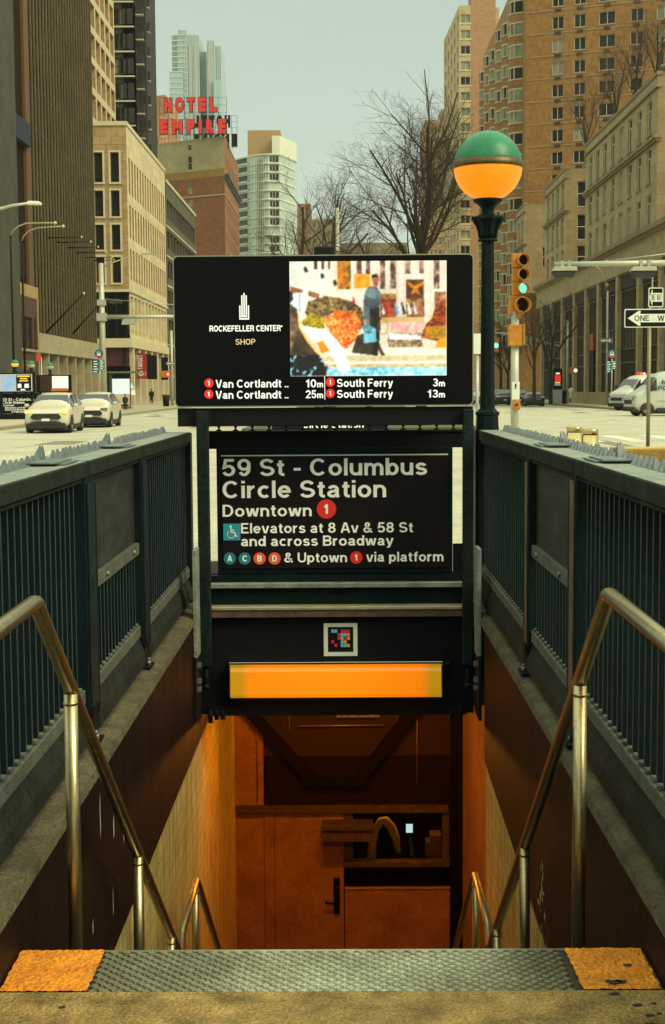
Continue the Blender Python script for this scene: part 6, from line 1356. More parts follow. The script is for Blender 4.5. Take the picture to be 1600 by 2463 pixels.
def wheel(t, x, y, r, w):
    s = 1 if x > 0 else -1
    b = B(); pr = [(r*.62,-w/2),(r*.92,-w/2),(r,-w/2+.03),(r,w/2-.03),(r*.92,w/2),(r*.62,w/2)]
    b.lathe(pr, 0, 0, 18); me = [(x+z*s, y+X, r+Y) for X, Y, z in b.v]; b.v = me; wh = obj('wheel', b, M['tyre'], t, local=True)
    b = B(); b.lathe([(r*.12,.0),(r*.18,.02),(r*.6,.01),(r*.63,-.02)], 0, 0, 16)
    for k in range(5): a = 2*PI*k/5; b.box(-.001,.001,0,0.001,0,.001)
    b.v = [(x+(w/2-.01+z)*s, y+X, r+Y) for X, Y, z in b.v]; obj('rim', b, M['rim'], wh, local=True)
def arch(b, x, y, r):
    s = 1 if x > 0 else -1; n = 12
    b.add([(x, y, r)]+[(x, y+r*1.17*math.cos(PI*k/n-.12*(1-2*k/n)), r+r*1.17*math.sin(PI*k/n)) for k in range(n+1)], [(0, k+1, k+2) if s < 0 else (0, k+2, k+1) for k in range(n)])
def suv(name, label, cat, loc, rz, paint, group, front_lights=True, sedan=False, tail=True):
    t = thing(name, label, cat, loc, rz, group)
    if sedan: st = [(-2.4,.38,.62,.66,.74,.55),(-2.32,.25,.74,.78,.86,.66),(-1.9,.22,.84,.9,.91,.74),(-1.0,.22,.92,.96,.92,.76),(-.2,.22,.95,1.38,.92,.60),(.5,.22,.96,1.44,.92,.60),(1.1,.22,.97,1.36,.92,.58),(1.85,.22,1.0,1.06,.91,.70),(2.3,.26,.98,1.03,.88,.70),(2.42,.4,.8,.84,.80,.60)]; wi, ws, we = 3, 4, 7
    else: st = [(-2.3,.40,.72,.76,.70,.52),(-2.22,.26,.86,.90,.86,.64),(-1.85,.22,.98,1.03,.915,.74),(-1.05,.22,1.06,1.12,.925,.78),(-.35,.22,1.08,1.60,.925,.63),(.4,.22,1.09,1.68,.925,.64),(1.3,.22,1.10,1.65,.925,.63),(1.95,.24,1.12,1.56,.915,.60),(2.22,.30,1.10,1.16,.88,.70),(2.32,.42,.92,.96,.80,.60)]; wi, ws, we = 3, 4, 8
    b, V = car_body(st); bo_ = obj('body', b, paint, t, local=True)
    md = bo_.modifiers.new('round', 'SUBSURF'); md.levels = 1; md.render_levels = 1
    g = B(); i = wi
    a, c = V[i], V[i+1]; glass_patch(g, [a[4], a[7], c[7], c[4]], .05, .035)
    a, c = V[we-1], V[we]; glass_patch(g, [a[4], a[7], c[7], c[4]], .08, .03)
    for s in (0, 1):
        j0, j1 = (3, 4) if s == 0 else (8, 7)
        for i0, i1 in ((ws-1, ws), (ws, ws+1), (ws+1, ws+2), (ws+2, ws+3)):
            if i1 < len(V)-1 and i1 <= we: a, c = V[i0], V[i1]; glass_patch(g, [a[j0], c[j0], c[j1], a[j1]], .09, .012)
    obj('window_glass', g, M['car_glass'], t, local=True)
    r = .35 if not sedan else .33
    ab = B()
    for x in (.80, -.80):
        for y in (-1.42, 1.42): wheel(t, x, y, r, .24); ab = B(); arch(ab, (.93 if x > 0 else -.93), y, r); obj('wheel_arch', ab, M['dark_plastic'], t, local=True)
    b = B(); b.box(-.78,.78,-2.31,-2.1,.2,.42); b.box(-.78,.78,2.1,2.33,.24,.46); b.box(-.90,.90,-1.0,1.0,.17,.34); b.box(-.80,.80,-2.05,2.05,.11,.30); obj('lower_trim', b, M['dark_plastic'], t, local=True, bevel=.03)  # long lowest box is added to deepen the shade under the car
    b = B(); b.prism([(-.52,.56),(-.62,.66),(-.5,.80),(.5,.80),(.62,.66),(.52,.56)], 'y', -2.335, -2.25); obj('grille', b, M['dark_plastic'], t, local=True)
    b = B(); b.prism([(-.30,.38),(-.55,.32),(-.62,.46),(-.4,.50),(.4,.50),(.62,.46),(.55,.32),(.3,.38)][::1], 'y', -2.335, -2.2); obj('lower_grille', b, M['dark_plastic'], t, local=True)
    b = B(); b.box(-.16,.16,-2.352,-2.335,.50,.60); obj('number_plate', b, M['white'], t, local=True)
    b = B(); b.box(-.16,.16,2.335,2.352,.62,.74); obj('number_plate', b, M['white'], t, local=True)
    hl = emit('headlight_glow', S(255,205,110), 1.25) if front_lights else M['chrome']
    for s in (1, -1):
        b = B(); b.prism([(s*.50,.82),(s*.84,.80),(s*.86,.93),(s*.56,.92)], 'y', -2.285, -2.15); obj('headlight', b, MATS.setdefault('hl%d' % front_lights, hl), t, local=True)
        b = B(); b.prism([(s*.60,.86),(s*.86,.86),(s*.88,1.02),(s*.70,1.0)], 'y', 2.18, 2.325); obj('tail_light', b, MATS.setdefault('tl', emit('tail_light_glow', S(255,50,35), 1.0)) if tail else M['red'], t, local=True)
        b = B(); b.box(s*.92, s*1.10, -.95, -.80, 1.05, 1.19); obj('mirror', b, paint, t, local=True, bevel=.03)
        b = B(); b.box(s*.928, s*.945, -.02, .14, .95, .98); b.box(s*.928, s*.945, .95, 1.1, .97, 1.0); obj('door_handle', b, M['chrome'], t, local=True)
    return t
# local front is -y, which faces the camera
suv('parked_car', 'white crossover car at the front, headlights lit, nearest the left edge', 'car', (-12.05, 59.3, -.1), R(2), M['white_car'], 'white cars waiting on the left')
suv('parked_car', 'second white crossover car close behind the first one', 'car', (-11.75, 67.6, -.1), R(1), M['white_car'], 'white cars waiting on the left', False)
suv('parked_car', 'black sedan seen from behind beside the kiosk', 'car', (17.75, 132.3, -.1), R(-3), M['black_car'], 'dark cars in the right street', False, True)
suv('parked_car', 'dark crossover with red tail lamps lit, left of the signal pole', 'car', (15.9, 141, -.1), 0, M['black_car'], 'dark cars in the right street', False)
suv('parked_car', 'dark car partly hidden between the signal pole and black sedan', 'car', (17.3, 139.5, -.1), 0, mat('dark_grey_car_paint', (.03,.03,.03), .2), 'dark cars in the right street', False)
suv('parked_car', 'pale car just left of the dark crossover, mostly behind the lamp post', 'car', (14.6, 152, -.1), 0, M['white_car'], 'dark cars in the right street', False)
def van(label, loc, rz, text, cab=0):
    t = thing('police_van', label, 'van', loc, rz, 'police vans on the right')
    st = [(-2.9,.5,.95,1.0,.82,.7),(-2.84,.32,1.2,1.26,.97,.84),(-2.5,.28,1.34,1.42,1.0,.88),(-2.1,.28,1.42,1.52,1.0,.88),(-1.45,.28,1.46,2.40,1.0,.82),(-.9,.28,1.46,2.66,1.0,.86),(1.0,.28,1.46,2.70,1.0,.90),(2.7,.28,1.46,2.68,1.0,.90),(2.88,.32,1.42,2.6,.98,.86),(2.92,.5,1.3,2.4,.95,.78)]
    st = [((q[0]+cab,)+q[1:] if n_ < 6 else q) for n_, q in enumerate(st)]
    b, V = car_body(st); o = obj('body', b, M['van_paint'], t, local=True); md = o.modifiers.new('round', 'SUBSURF'); md.levels = 1; md.render_levels = 1
    g = B(); a, c = V[3], V[4]; glass_patch(g, [a[4], a[7], c[7], c[4]], .06, .05)
    for j0, j1 in ((3,4),(8,7)):
        a, c = V[3], V[4]; glass_patch(g, [a[j0], c[j0], c[j1], a[j1]], .12, .03)
    s = 1
    wy = (-1.35, -.45, -1.2) if not text else (-1.42, -1.08, -1.14)
    for s in (1, -1): g.add([(s*.99,wy[0],1.5),(s*.99,wy[1],1.5),(s*.945,wy[1],2.15),(s*.94,wy[2],2.15)], [(0,1,2,3) if s > 0 else (3,2,1,0)])
    for s in (.45, -.45): g.box(s-.34, s+.34, 2.90, 2.935, 1.5, 2.2)
    obj('window_glass', g, M['car_glass'], t, local=True)
    ab = B()
    for x in (.84, -.84):
        for y in (-1.95+cab*.8, 1.75): wheel(t, x, y, .37, .26); ab = B(); arch(ab, 1.006 if x > 0 else -1.006, y, .37); obj('wheel_arch', ab, M['dark_plastic'], t, local=True)
    b = B(); b.box(-.98,.98,-1.5+cab,1.3,.22,.50); b.box(-.85,.85,-2.4+cab,2.6,.14,.4); b.box(-.92,.92,-2.93+cab,-2.6+cab,.28,.55); b.box(-.95,.95,2.7,3.0,.30,.52); b.box(-1.003,1.003,2.15,2.7,.3,.55); obj('lower_trim', b, M['dark_plastic'], t, local=True, bevel=.03)
    b = B(); b.box(-.6,.6,-2.925+cab,-2.8+cab,.72,.95); obj('grille', b, M['dark_plastic'], t, local=True)
    for s in (1, -1):
        b = B(); b.prism([(s*.62,.92),(s*.92,.95),(s*.94,1.18),(s*.72,1.1)], 'y', -2.88+cab, -2.6+cab); obj('headlight', b, M['chrome'], t, local=True)
        b = B(); b.box(s*.90, s*.985, 2.86, 2.945, 1.35, 2.1); obj('tail_light', b, M['red'], t, local=True)
        b = B(); b.box(s*1.02, s*1.26, -1.95+cab, -1.82+cab, 1.45, 1.85); obj('mirror', b, M['dark_plastic'], t, local=True, bevel=.03)
        if text:
            # side livery, drawn flat then wrapped on to each flank
            for wd_, y0, y1, z, h in (('NYPD', -.52, .52, 1.86, .24), ('POLICE', -.74, .72, 1.52, .24)):
                tb_ = text_b(wd_, 0, y1-y0, z, h, 0, .05); dst = B()
                dst.add([((1.006 if z < 1.7 else .985)*s-(p[1])*s, (y0+p[0]) if s > 0 else (y1-p[0]), p[2]) for p in tb_.v], tb_.f); obj('lettering', dst, M['teal'], t, local=True)
            dst = B(); dst.add([(1.004*s, -.92+q[0]*.5, 1.74+q[1]*.62) for q in ((-.2,.2),(0,.28),(.2,.2),(.2,-.05),(0,-.3),(-.2,-.05))], [tuple(range(6))]); obj('shield_emblem', dst, mat('dark_shield', (.05,.02,.02), .5), t, local=True)
            dst = B(); dst.add([(1.01*s, q[0], q[1]) for q in ((-.8,.86),(1.9,.86),(1.9,.90),(-.8,.90))], [(0,1,2,3)]); obj('stripe', dst, mat('pale_stripe', (.35,.3,.25), .5), t, local=True)
    if text: return t
    b = B(); b.box(-.35,.1,-.75,-.45,2.6,2.78); b.k = 1; b.box(.1,.4,-.75,-.45,2.6,2.78); obj('light_bar', b, [MATS.setdefault('lb', emit('red_beacon', S(240,60,40), .9)), M['white']], t, local=True, bevel=.03)
    return t
M['teal'] = mat('livery_blue', (.01,.09,.14), .5)
van('white police van nearer the camera with blue lettering on its side', (at(1606, 1000, 83).x, 84, -.1), R(-82), True, .7)
van('white police van parked ahead, red beacon on its roof', (at(1562, 992, 104).x, 105, -.1), R(-60), False)

# ------------------------------------------------------------------ signals, poles and signs
def pole(b, x, y, z0, z1, r0, r1=None, n=10): b.tube([(x,y,z0),(x,y,z1)], [r0, r1 or r0], n)
# traffic signal on the near right
sx_, sy_ = 3.58, 29.0
ts_ = thing('traffic_signal', 'yellow traffic signal with green lamp lit on a pale pole beside the globe lamp', 'traffic light', (sx_, sy_, -.1))
b = B(); pole(b, sx_-.06, sy_, -.1, 3.15, .085, .08); obj('pole', b, M['pole_pale'], ts_)
b = B(); pole(b, sx_-.02, sy_, 3.0, 3.3, .07); b.box(sx_-.10, sx_+.08, sy_-.07, sy_+.07, 3.12, 3.17); obj('slip_fitter', b, M['sig_yellow'], ts_)
def sz(y): return at(1245, y, sy_).z
secs = [(609,644,.092),(644,678,.092),(678,711,.092),(711,757,.14)]
for i, (y0, y1, r) in enumerate(secs):
    z0, z1 = sz(y1)+.004, sz(y0)-.004; w = (z1-z0)*.46; zc_ = (z0+z1)/2; xo = sx_+(.0 if i < 3 else -.015)
    b = B(); b.box(xo-w*.95, xo+w*.72, sy_-.06, sy_+.16, z0, z1); h_ = obj('signal_housing', b, M['sig_yellow'], ts_, bevel=.015, seg=2)
    xl = xo+.06; rr = (z1-z0)*.41
    vis = B(); vis.lathe([(rr*1.02,0),(rr*1.02,.2),(rr*.96,.2),(rr*.96,0)], 0, 0, 20); vis.v = [(xl+.22*z*.8+X, sy_-.06-z, zc_+Y) for X, Y, z in vis.v]
    obj('visor', vis, M['sig_yellow'] if i != 2 else M['sig_yellow'], h_)
    b = B(); b.add([(xl+rr*.97*math.cos(a), sy_-.062 if i != 2 else sy_-.09, zc_+rr*.97*math.sin(a)) for a in [2*PI*k/20 for k in range(20)]], [list(range(20))])
    obj('lens', b, emit('green_signal', S(150,250,225), 1.15, .5, 20, S(40,215,170)) if i == 2 else M['black'], h_)
b = B(); b.box(sx_-.20, sx_+.08, sy_-.16, sy_+.1, sz(832), sz(781)); b.box(sx_+.085, sx_+.12, sy_-.18, sy_+.1, sz(830), sz(779)); bxx = obj('control_box', b, M['sig_yellow'], ts_, bevel=.012, seg=2)
b = B(); b.box(sx_-.13, sx_+.02, sy_-.15, sy_-.09, sz(961), sz(918)); obj('sign_plate', b, M['white'], ts_)
b = B(); b.tube([(sx_-.06, sy_-.153, sz(935)), (sx_-.06, sy_-.153, sz(926))], .012, 6); b.add([(sx_-.085, sy_-.153, sz(928)), (sx_-.035, sy_-.153, sz(928)), (sx_-.06, sy_-.153, sz(921))], [(0,1,2)]); obj('arrow_mark', b, M['black'], ts_)
b = B(); b.box(sx_-.12, sx_+.03, sy_-.2, sy_-.09, sz(985), sz(963)); pb_ = obj('push_button_box', b, M['sig_yellow'], ts_, bevel=.012, seg=2)
b = B(); b.tube([(sx_-.045, sy_-.2, sz(973)), (sx_-.045, sy_-.225, sz(973))], .028, 10); obj('push_button', b, M['dark_plastic'], pb_)
# one way signs
def oneway(label, x0, x1, z0, z1, Y, left, pole_x, pole_top, ztxt=True, group=None, tilt=0, hung=None, base=None):
    t = thing('one_way_sign', label, 'sign', (pole_x, Y, base if base is not None else -.1), tilt, group)
    b = B(); b.prism(rrect(x0, x1, z0, z1, (z1-z0)*.09), 'y', Y-.002, Y+.004); pl = obj('sign_plate', b, M['white'], t)
    e = (z1-z0)*.055; b = B(); b.prism(rrect(x0+e, x1-e, z0+e, z1-e, (z1-z0)*.06), 'y', Y-.006, Y-.0025); obj('black_field', b, M['black'], pl)
    H = z1-z0; zc_ = (z0+z1)/2; L = x1-x0; f = (lambda u: x0+u*L) if left else (lambda u: x1-u*L)
    b = B(); pts = [(.055,0),(.245,.41),(.275,.38),(.265,.225),(.93,.225),(.93,-.225),(.265,-.225),(.275,-.38),(.245,-.41)]
    b.add([(f(u), Y-.008, zc_+v*H) for u, v in pts], [list(range(9))]); ar = obj('arrow', b, M['white'], pl)
    if ztxt:
        for wd_, u0, u1 in (('ONE', .17, .42), ('WAY', .56, .86)):
            xa, xb = sorted((f(u0), f(u1))); 
            if not left: pass
            obj('lettering', text_b(wd_, xa, xb, zc_-H*.15, H*.30, Y-.009, .005), M['black'], pl)
    if hung is None:
        b = B(); pole(b, pole_x, Y+.03, -.1, pole_top, .03); obj('pole', b, M['steel_grey'] if group else mat('dull_post', (.2,.18,.1), .5, metal=.4), t)
    else:
        b = B(); pole(b, pole_x, Y+.03, z0-.02, hung, .03); obj('hanger', b, M['steel_grey'], t)
    return t
YO = 21.6
a_, c_ = at(1502, 788, YO), at(1645, 742, YO)
oneway('large black ONE WAY sign with a white left arrow on a steel post', a_.x, c_.x, a_.z, c_.z, YO, True, at(1562, 900, YO).x, c_.z+.02)
YM = 45.0
a_, c_ = at(1563, 738, YM), at(1600, 690, YM)
oneway('smaller ONE WAY sign hung at an angle from the pale mast arm', a_.x, c_.x, a_.z, c_.z, YM+.2, True, at(1573, 700, YM).x, 0, hung=5.46, base=c_.z)
# mast arm
ma = thing('signal_mast', 'pale horizontal mast arm carrying two dark lamp heads over the right roadway', 'mast arm', (at(1640, 1000, YM).x, YM, -.1))
xe = at(1640, 1000, YM).x; zm_ = at(1470, 636, YM).z; x0_ = at(1334, 636, YM).x
b = B(); b.tube([(x0_, YM, zm_+.02), (xe, YM, zm_+.04)], [.075, .095], 12); obj('arm', b, M['pole_pale'], ma)
b = B(); pole(b, xe, YM, -.1, zm_+.6, .13); obj('pole', b, M['pole_pale'], ma)
b = B(); b.tube([(at(1458,628,YM).x, YM, at(1458,628,YM).z), (xe, YM, at(1640,605,YM).z)], .018, 6); b.box(at(1455,625,YM).x, at(1463,625,YM).x, YM-.03, YM+.03, zm_, zm_+.14); obj('tie_rod', b, M['steel_grey'], ma)
for px0, px1, py0, py1 in ((1327,1386,642,668),(1516,1577,642,668)):
    xa, xb = at(px0,650,YM).x, at(px1,650,YM).x; zt_ = at(px0,py0,YM).z; zb2 = at(px0,py1,YM).z; hgt = zt_-zb2
    b = B(); b.prism([(xa+.08, zt_), (xb-.0, zt_), (xb+.01, zt_-hgt*.4), (xa, zt_-hgt*.4)], 'y', YM-.2, YM+.2); hd = obj('lamp_cover', b, M['pole_pale'], ma, bevel=.01)
    b = B(); b.prism([(xa+.0, zt_-hgt*.42), (xb-.02, zt_-hgt*.42), (xb-.1, zb2), (xa+.12, zb2)], 'y', YM-.17, YM+.17); obj('lamp_head', b, M['dark_plastic'], hd, bevel=.01)
    b = B()
    for f in (.42, .72): x = xa+(xb-xa)*f; b.box(x-.05, x+.05, YM-.1, YM+.1, zt_, zm_+.13)
    obj('bracket', b, M['steel_grey'], hd)
    b = B(); b.tube([(xb, YM-.1, zt_-.06), (xb+.2, YM-.1, zt_-.1), (xb+.45, YM-.1, zm_-.05)], .012, 6); obj('cable', b, M['dark_plastic'], hd)
# steel bollards and barrier blocks
for k, (px, py, Y) in enumerate(((1382,1027,22.0),(1420,1033,21.4))):
    x = at(px, 1050, Y).x; zt_ = at(px, py, Y).z
    t = thing('bollard', ['left of two shiny brass toned steel bollards beyond the right fence', 'right of two shiny brass toned steel bollards beyond the right fence'][k], 'bollard', (x, Y, -.1), 0, 'steel bollards')
    bm_ = M.setdefault('bollard', mat('brass_toned_steel', (.62,.50,.22), .16, metal=1, amt=.4, scale=3, col2=(.4,.3,.12)))
    b = B(); b.lathe([(.122,-.1),(.122,zt_-.085)], x, Y, 28); obj('tube', b, bm_, t)
    b = B(); b.lathe([(.112,zt_-.086),(.112,zt_-.07)], x, Y, 28); obj('groove', b, M['dark_plastic'], t)
    b = B(); b.lathe([(.122,zt_-.069),(.122,zt_-.006),(.116,zt_)], x, Y, 28); obj('cap', b, bm_, t)
och = mat('ochre_stained_concrete', (.30,.17,.03), .9, amt=.9, scale=5, col2=(.15,.09,.02), bump=.6, bscale=25, fine=.3)
ocht = mat('ochre_barrier_top', (.50,.33,.09), .9, amt=.6, scale=3, col2=(.38,.26,.08))
a_ = at(1482, 1073, 21.0)
b = B(); b.box(a_.x, a_.x+2.6, 20.6, 21.3, -.1, .70); t = thing('barrier_block', 'ochre stained concrete barrier block behind the ONE WAY post', 'barrier', (a_.x+1.3, 21, -.1)); obj('block', b, och, t, bevel=.02); b = B(); b.box(a_.x+.015, a_.x+2.58, 20.62, 21.28, .701, .708); obj('top_face', b, ocht, t)
a_ = at(1300, 1053, 25.0)
b = B(); b.box(a_.x, a_.x+.62, 24.7, 25.3, -.1, .72); t = thing('barrier_block', 'ochre stained concrete barrier block left of the two bollards', 'barrier', (a_.x+.3, 25, -.1)); obj('block', b, och, t, bevel=.02); b = B(); b.box(a_.x+.015, a_.x+.6, 24.72, 25.28, .721, .728); obj('top_face', b, ocht, t)
# second entrance straight ahead, seen in the slot under the display
YB = 22.0
s2 = thing('station_sign', 'partly hidden second black station board seen in the slot below the display', 'sign', (.3, YB, -.1))
a_, c_ = at(655, 1070, YB), at(930, 1000, YB); b = B(); b.box(a_.x, c_.x, YB, YB+.08, a_.z, c_.z); obj('panel', b, M['signpanel'], s2)
obj('lettering', text_px('Circle Station', 728, 875, 1029, 1014, YB-.004, .018), M['letter'], s2); obj('lettering', text_px('59 St - Columbus', 728, 915, 1010, 996, YB-.004, .018), M['letter'], s2)
b = B(); b.box(a_.x+.05, a_.x+.12, YB+.01, YB+.07, -.1, a_.z); b.box(c_.x-.12, c_.x-.05, YB+.01, YB+.07, -.1, a_.z); obj('post', b, M['green'], s2)
# slim grey pole between the trees and dark unit
t = thing('street_pole', 'slim pale pole standing among the median trees', 'pole', (at(812, 700, 64).x, 64, 0)); x = at(812, 550, 64).x
b = B(); pole(b, x, 64, 0, at(812, 500, 64).z, .10, .08); obj('shaft', b, M['pole_pale'], t); b = B(); b.box(x-.14, x+.14, 63.86, 64.14, 0, .3); obj('base', b, M['pole_pale'], t)
t = thing('cabinet', 'black box top peeking over the upper edge of the display', 'cabinet', (at(780, 600, 40).x, 40, -.1)); a_, c_ = at(756, 612, 40), at(803, 594, 40)
b = B(); b.box(a_.x, c_.x, 39.8, 40.3, a_.z-.6, c_.z); obj('head', b, M['black'], t, bevel=.03); b = B(); pole(b, (a_.x+c_.x)/2, 40, -.1, a_.z-.6, .08); obj('post', b, M['black'], t)
# white board left of the lamp post
t = thing('notice_board', 'plain white board between the display and the globe lamp post', 'board', (at(1148, 850, 34).x, 34, -.1)); a_, c_ = at(1138, 851, 34), at(1160, 802, 34)
b = B(); b.box(a_.x, c_.x, 34, 34.03, a_.z, c_.z); obj('board', b, M['white'], t); b = B(); pole(b, (a_.x+c_.x)/2, 34.06, -.1, a_.z, .04); obj('post', b, M['steel_grey'], t)

# far right corner: mast with street name sign, kiosk, bin, lamp pole
YR = 140.0
rp = thing('signal_mast', 'slim pale signal mast with a long rising arm at the far right corner', 'mast arm', (at(1365, 960, YR).x, YR, 0)); x = at(1365, 900, YR).x
b = B(); pole(b, x, YR, .05, at(1365, 770, YR).z, .16, .12); obj('pole', b, M['pole_pale'], rp)
b = B(); p1_, p2_, p3_ = at(1361, 836, YR), at(1255, 808, YR), at(1187, 799, YR); b.tube([(p1_.x,YR,p1_.z),(p2_.x,YR,p2_.z),(p3_.x,YR,p3_.z)], [.11,.09,.06], 8); b.tube([(at(1361,795,YR).x,YR,at(1361,795,YR).z),(at(1190,801,YR).x,YR,at(1190,801,YR).z)], .04, 5); obj('arm', b, M['pole_pale'], rp)
b = B(); a_, c_ = at(1245, 829, YR), at(1275, 816, YR); b.box(a_.x, c_.x, YR-.35, YR-.3, a_.z, c_.z); ss = obj('street_name_plate', b, M['white'], rp); e = .06
b = B(); b.box(a_.x+e, c_.x-e, YR-.36, YR-.351, a_.z+e, c_.z-e); obj('green_field', b, mat('street_sign_green', (.01,.14,.09), .5), ss); obj('lettering', text_b('W 60 ST', a_.x+.12, c_.x-.12, a_.z+.14, .26, YR-.37, .02) if False else text_b('ST', a_.x+.55, a_.x+.9, a_.z+.14, .26, YR-.37, .02), M['white'], ss)
a_, c_ = at(1188, 845, YR), at(1198, 815, YR); b = B(); b.box(a_.x-.1, c_.x+.1, YR-.2, YR+.1, a_.z-.1, c_.z+.1); sh = obj('signal_head', b, M['sig_yellow'], rp, bevel=.03); b = B(); cc = at(1193, 831, YR); b.disc(cc.x, cc.z, YR-.21, .26, 14); obj('lens', b, emit('far_green_signal', S(140,250,225), 1.1), sh)
b = B(); a_, c_ = at(1369, 899, YR), at(1388, 884, YR); b.box(a_.x, c_.x, YR-.2, YR+.1, a_.z, c_.z); ph = obj('walk_signal', b, M['sig_yellow'], rp, bevel=.03); b = B(); cc = at(1384, 891, YR); b.disc(cc.x, cc.z, YR-.21, .2, 12); obj('walk_lens', b, emit('walk_white', S(240,240,225), 1.0), ph)
kp = thing('information_kiosk', 'slim black information kiosk with a red lit screen at the far right corner', 'kiosk', (at(1342, 966, YR-4).x, YR-4, .05)); Yk = YR-4
a_, c_ = at(1331, 966, Yk), at(1353, 886, Yk); b = B(); b.box(a_.x, c_.x, Yk, Yk+.5, .05, at(1342, 937, Yk).z); obj('base', b, M['steel_grey'], kp); b = B(); b.box(a_.x, c_.x, Yk, Yk+.5, at(1342, 937, Yk).z+.005, c_.z); cs = obj('case', b, M['black'], kp, bevel=.03)
for (x0, x1, y0, y1, colr) in ((1335,1349,902,918,S(235,30,20)),(1337,1347,896,900,S(225,225,205)),(1335,1348,919,922,S(220,200,170)),(1334,1349,925,926.5,S(200,190,170))):
    b = B(); rect_px(b, x0, y0, x1, y1, Yk, .004); obj('screen_patch', b, emit('kiosk_screen', colr, 1.0), cs)
def litter_bin(label, px, py0, py1, Y, w):
    a_ = at(px, py1, Y); h = at(px, py0, Y).z; t = thing('litter_bin', label, 'litter bin', (a_.x, Y, .03), 0, 'black litter bins')
    b = B(); b.lathe([(w*.42,.03),(w*.5,h-.15)], a_.x, Y, 18); obj('body', b, M['black'], t); b = B(); b.lathe([(w*.56,h-.14),(w*.56,h-.05),(w*.45,h),(w*.3,h)], a_.x, Y, 18); obj('rim', b, M['dark_plastic'], t)
litter_bin('black litter bin beside the kiosk at the far right corner', 1356, 938, 968, YR-3, .62); litter_bin('black litter bin on the far left sidewalk before the shop doors', 400, 949, 979, 140, .7)
lp = thing('street_lamp', 'tall slim pole with a curved arm and small orange lamp by the right storefront', 'street lamp', (at(1461, 950, 125).x, 125, .05)); x = at(1461, 820, 125).x
b = B(); pole(b, x, 125, .05, at(1461, 700, 125).z, .12, .09); obj('pole', b, M['pole_pale'], lp)
b = B(); pts = [at(q[0], q[1], 125) for q in ((1459,700),(1455,670),(1446,650),(1434,640),(1424,637))]; b.tube([(p_.x,125,p_.z) for p_ in pts], .04, 6); obj('arm', b, M['steel_grey'], lp)
b = B(); cc = at(1461, 690, 125); b.lathe([(.12,0),(.16,.1),(.15,.3),(.05,.38)], cc.x, 125, 12, cc.z-.05); obj('beacon', b, mat('orange_beacon', (.55,.15,.03), .5), lp)
a_, c_ = at(1443, 825, 124.8), at(1474, 813, 124.8); oneway('tiny far ONE WAY sign with a right arrow on the lamp pole', a_.x, c_.x, a_.z, c_.z, 124.7, False, a_.x+.7, 0, ztxt=False, hung=c_.z+.3, base=c_.z)
def bus_stop(label, px, Y, cy, py0, py1, pw, base=.03):
    x = at(px, cy, Y).x; t = thing('bus_stop_sign', label, 'bus stop', (x, Y, base), 0, 'bus stop signs'); k = Y/FPX
    b = B(); pole(b, x+.35*k*px*0+.02, Y+.06, base, at(px, cy-8, Y).z, .06); obj('pole', b, M['steel_grey'], t)
    c = at(px, cy, Y); b = B(); b.lathe([(10.5*k,0),(10.5*k,.03)], 0, 0, 20); b.v = [(c.x+X, Y-.02-z, c.z+Yy) for X, Yy, z in b.v]; rd = obj('roundel', b, M['teal'], t)
    b = B(); a0 = [R(205+k2*13) for k2 in range(11)]; b.add([(c.x+10*k*math.cos(a), Y-.055, c.z+10*k*math.sin(a)) for a in a0]+[(c.x+7*k*math.cos(a), Y-.055, c.z+7.0*k*math.sin(a)) for a in a0[::-1]], [list(range(22))]); obj('red_arc', b, M['red'], rd)
    b = B(); b.prism([(c.x-4*k,c.z-4*k),(c.x+4*k,c.z-4*k),(c.x+4.4*k,c.z+1*k),(c.x+3.4*k,c.z+5*k),(c.x-3.4*k,c.z+5*k),(c.x-4.4*k,c.z+1*k)], 'y', Y-.06, Y-.052); b.k = 1; b.box(c.x-3*k, c.x+3*k, Y-.064, Y-.061, c.z+.5*k, c.z+3.4*k); obj('bus_mark', b, [M['white'], M['teal']], rd)
    for s in (-1, 1):
        xa, xb = (c.x-pw*k, c.x-1*k) if s < 0 else (c.x+1*k, c.x+pw*.85*k); za_, zb2 = at(px, py1 if s < 0 else py1-8, Y).z, at(px, py0, Y).z
        b = B(); b.box(xa, xb, Y-.03, Y, za_, zb2); pn = obj('route_panel', b, M['teal'], t); b = B(); n = 5
        for j in range(n): z = za_+(zb2-za_)*(j+.5)/n; b.box(xa+.12*(xb-xa), xa+(.88 if j % 2 else .7)*(xb-xa), Y-.034, Y-.031, z-.035, z+.035)
        tag(obj('text_rows', b, M['white'], pn), kind='stuff')
bus_stop('bus stop sign with two blue route panels on the far left sidewalk', 238, 100, 851, 866, 897, 15)
bus_stop('bus stop sign with a red mark and blue panel before the right storefront', 1472, 112, 851, 868, 896, 13, .05)

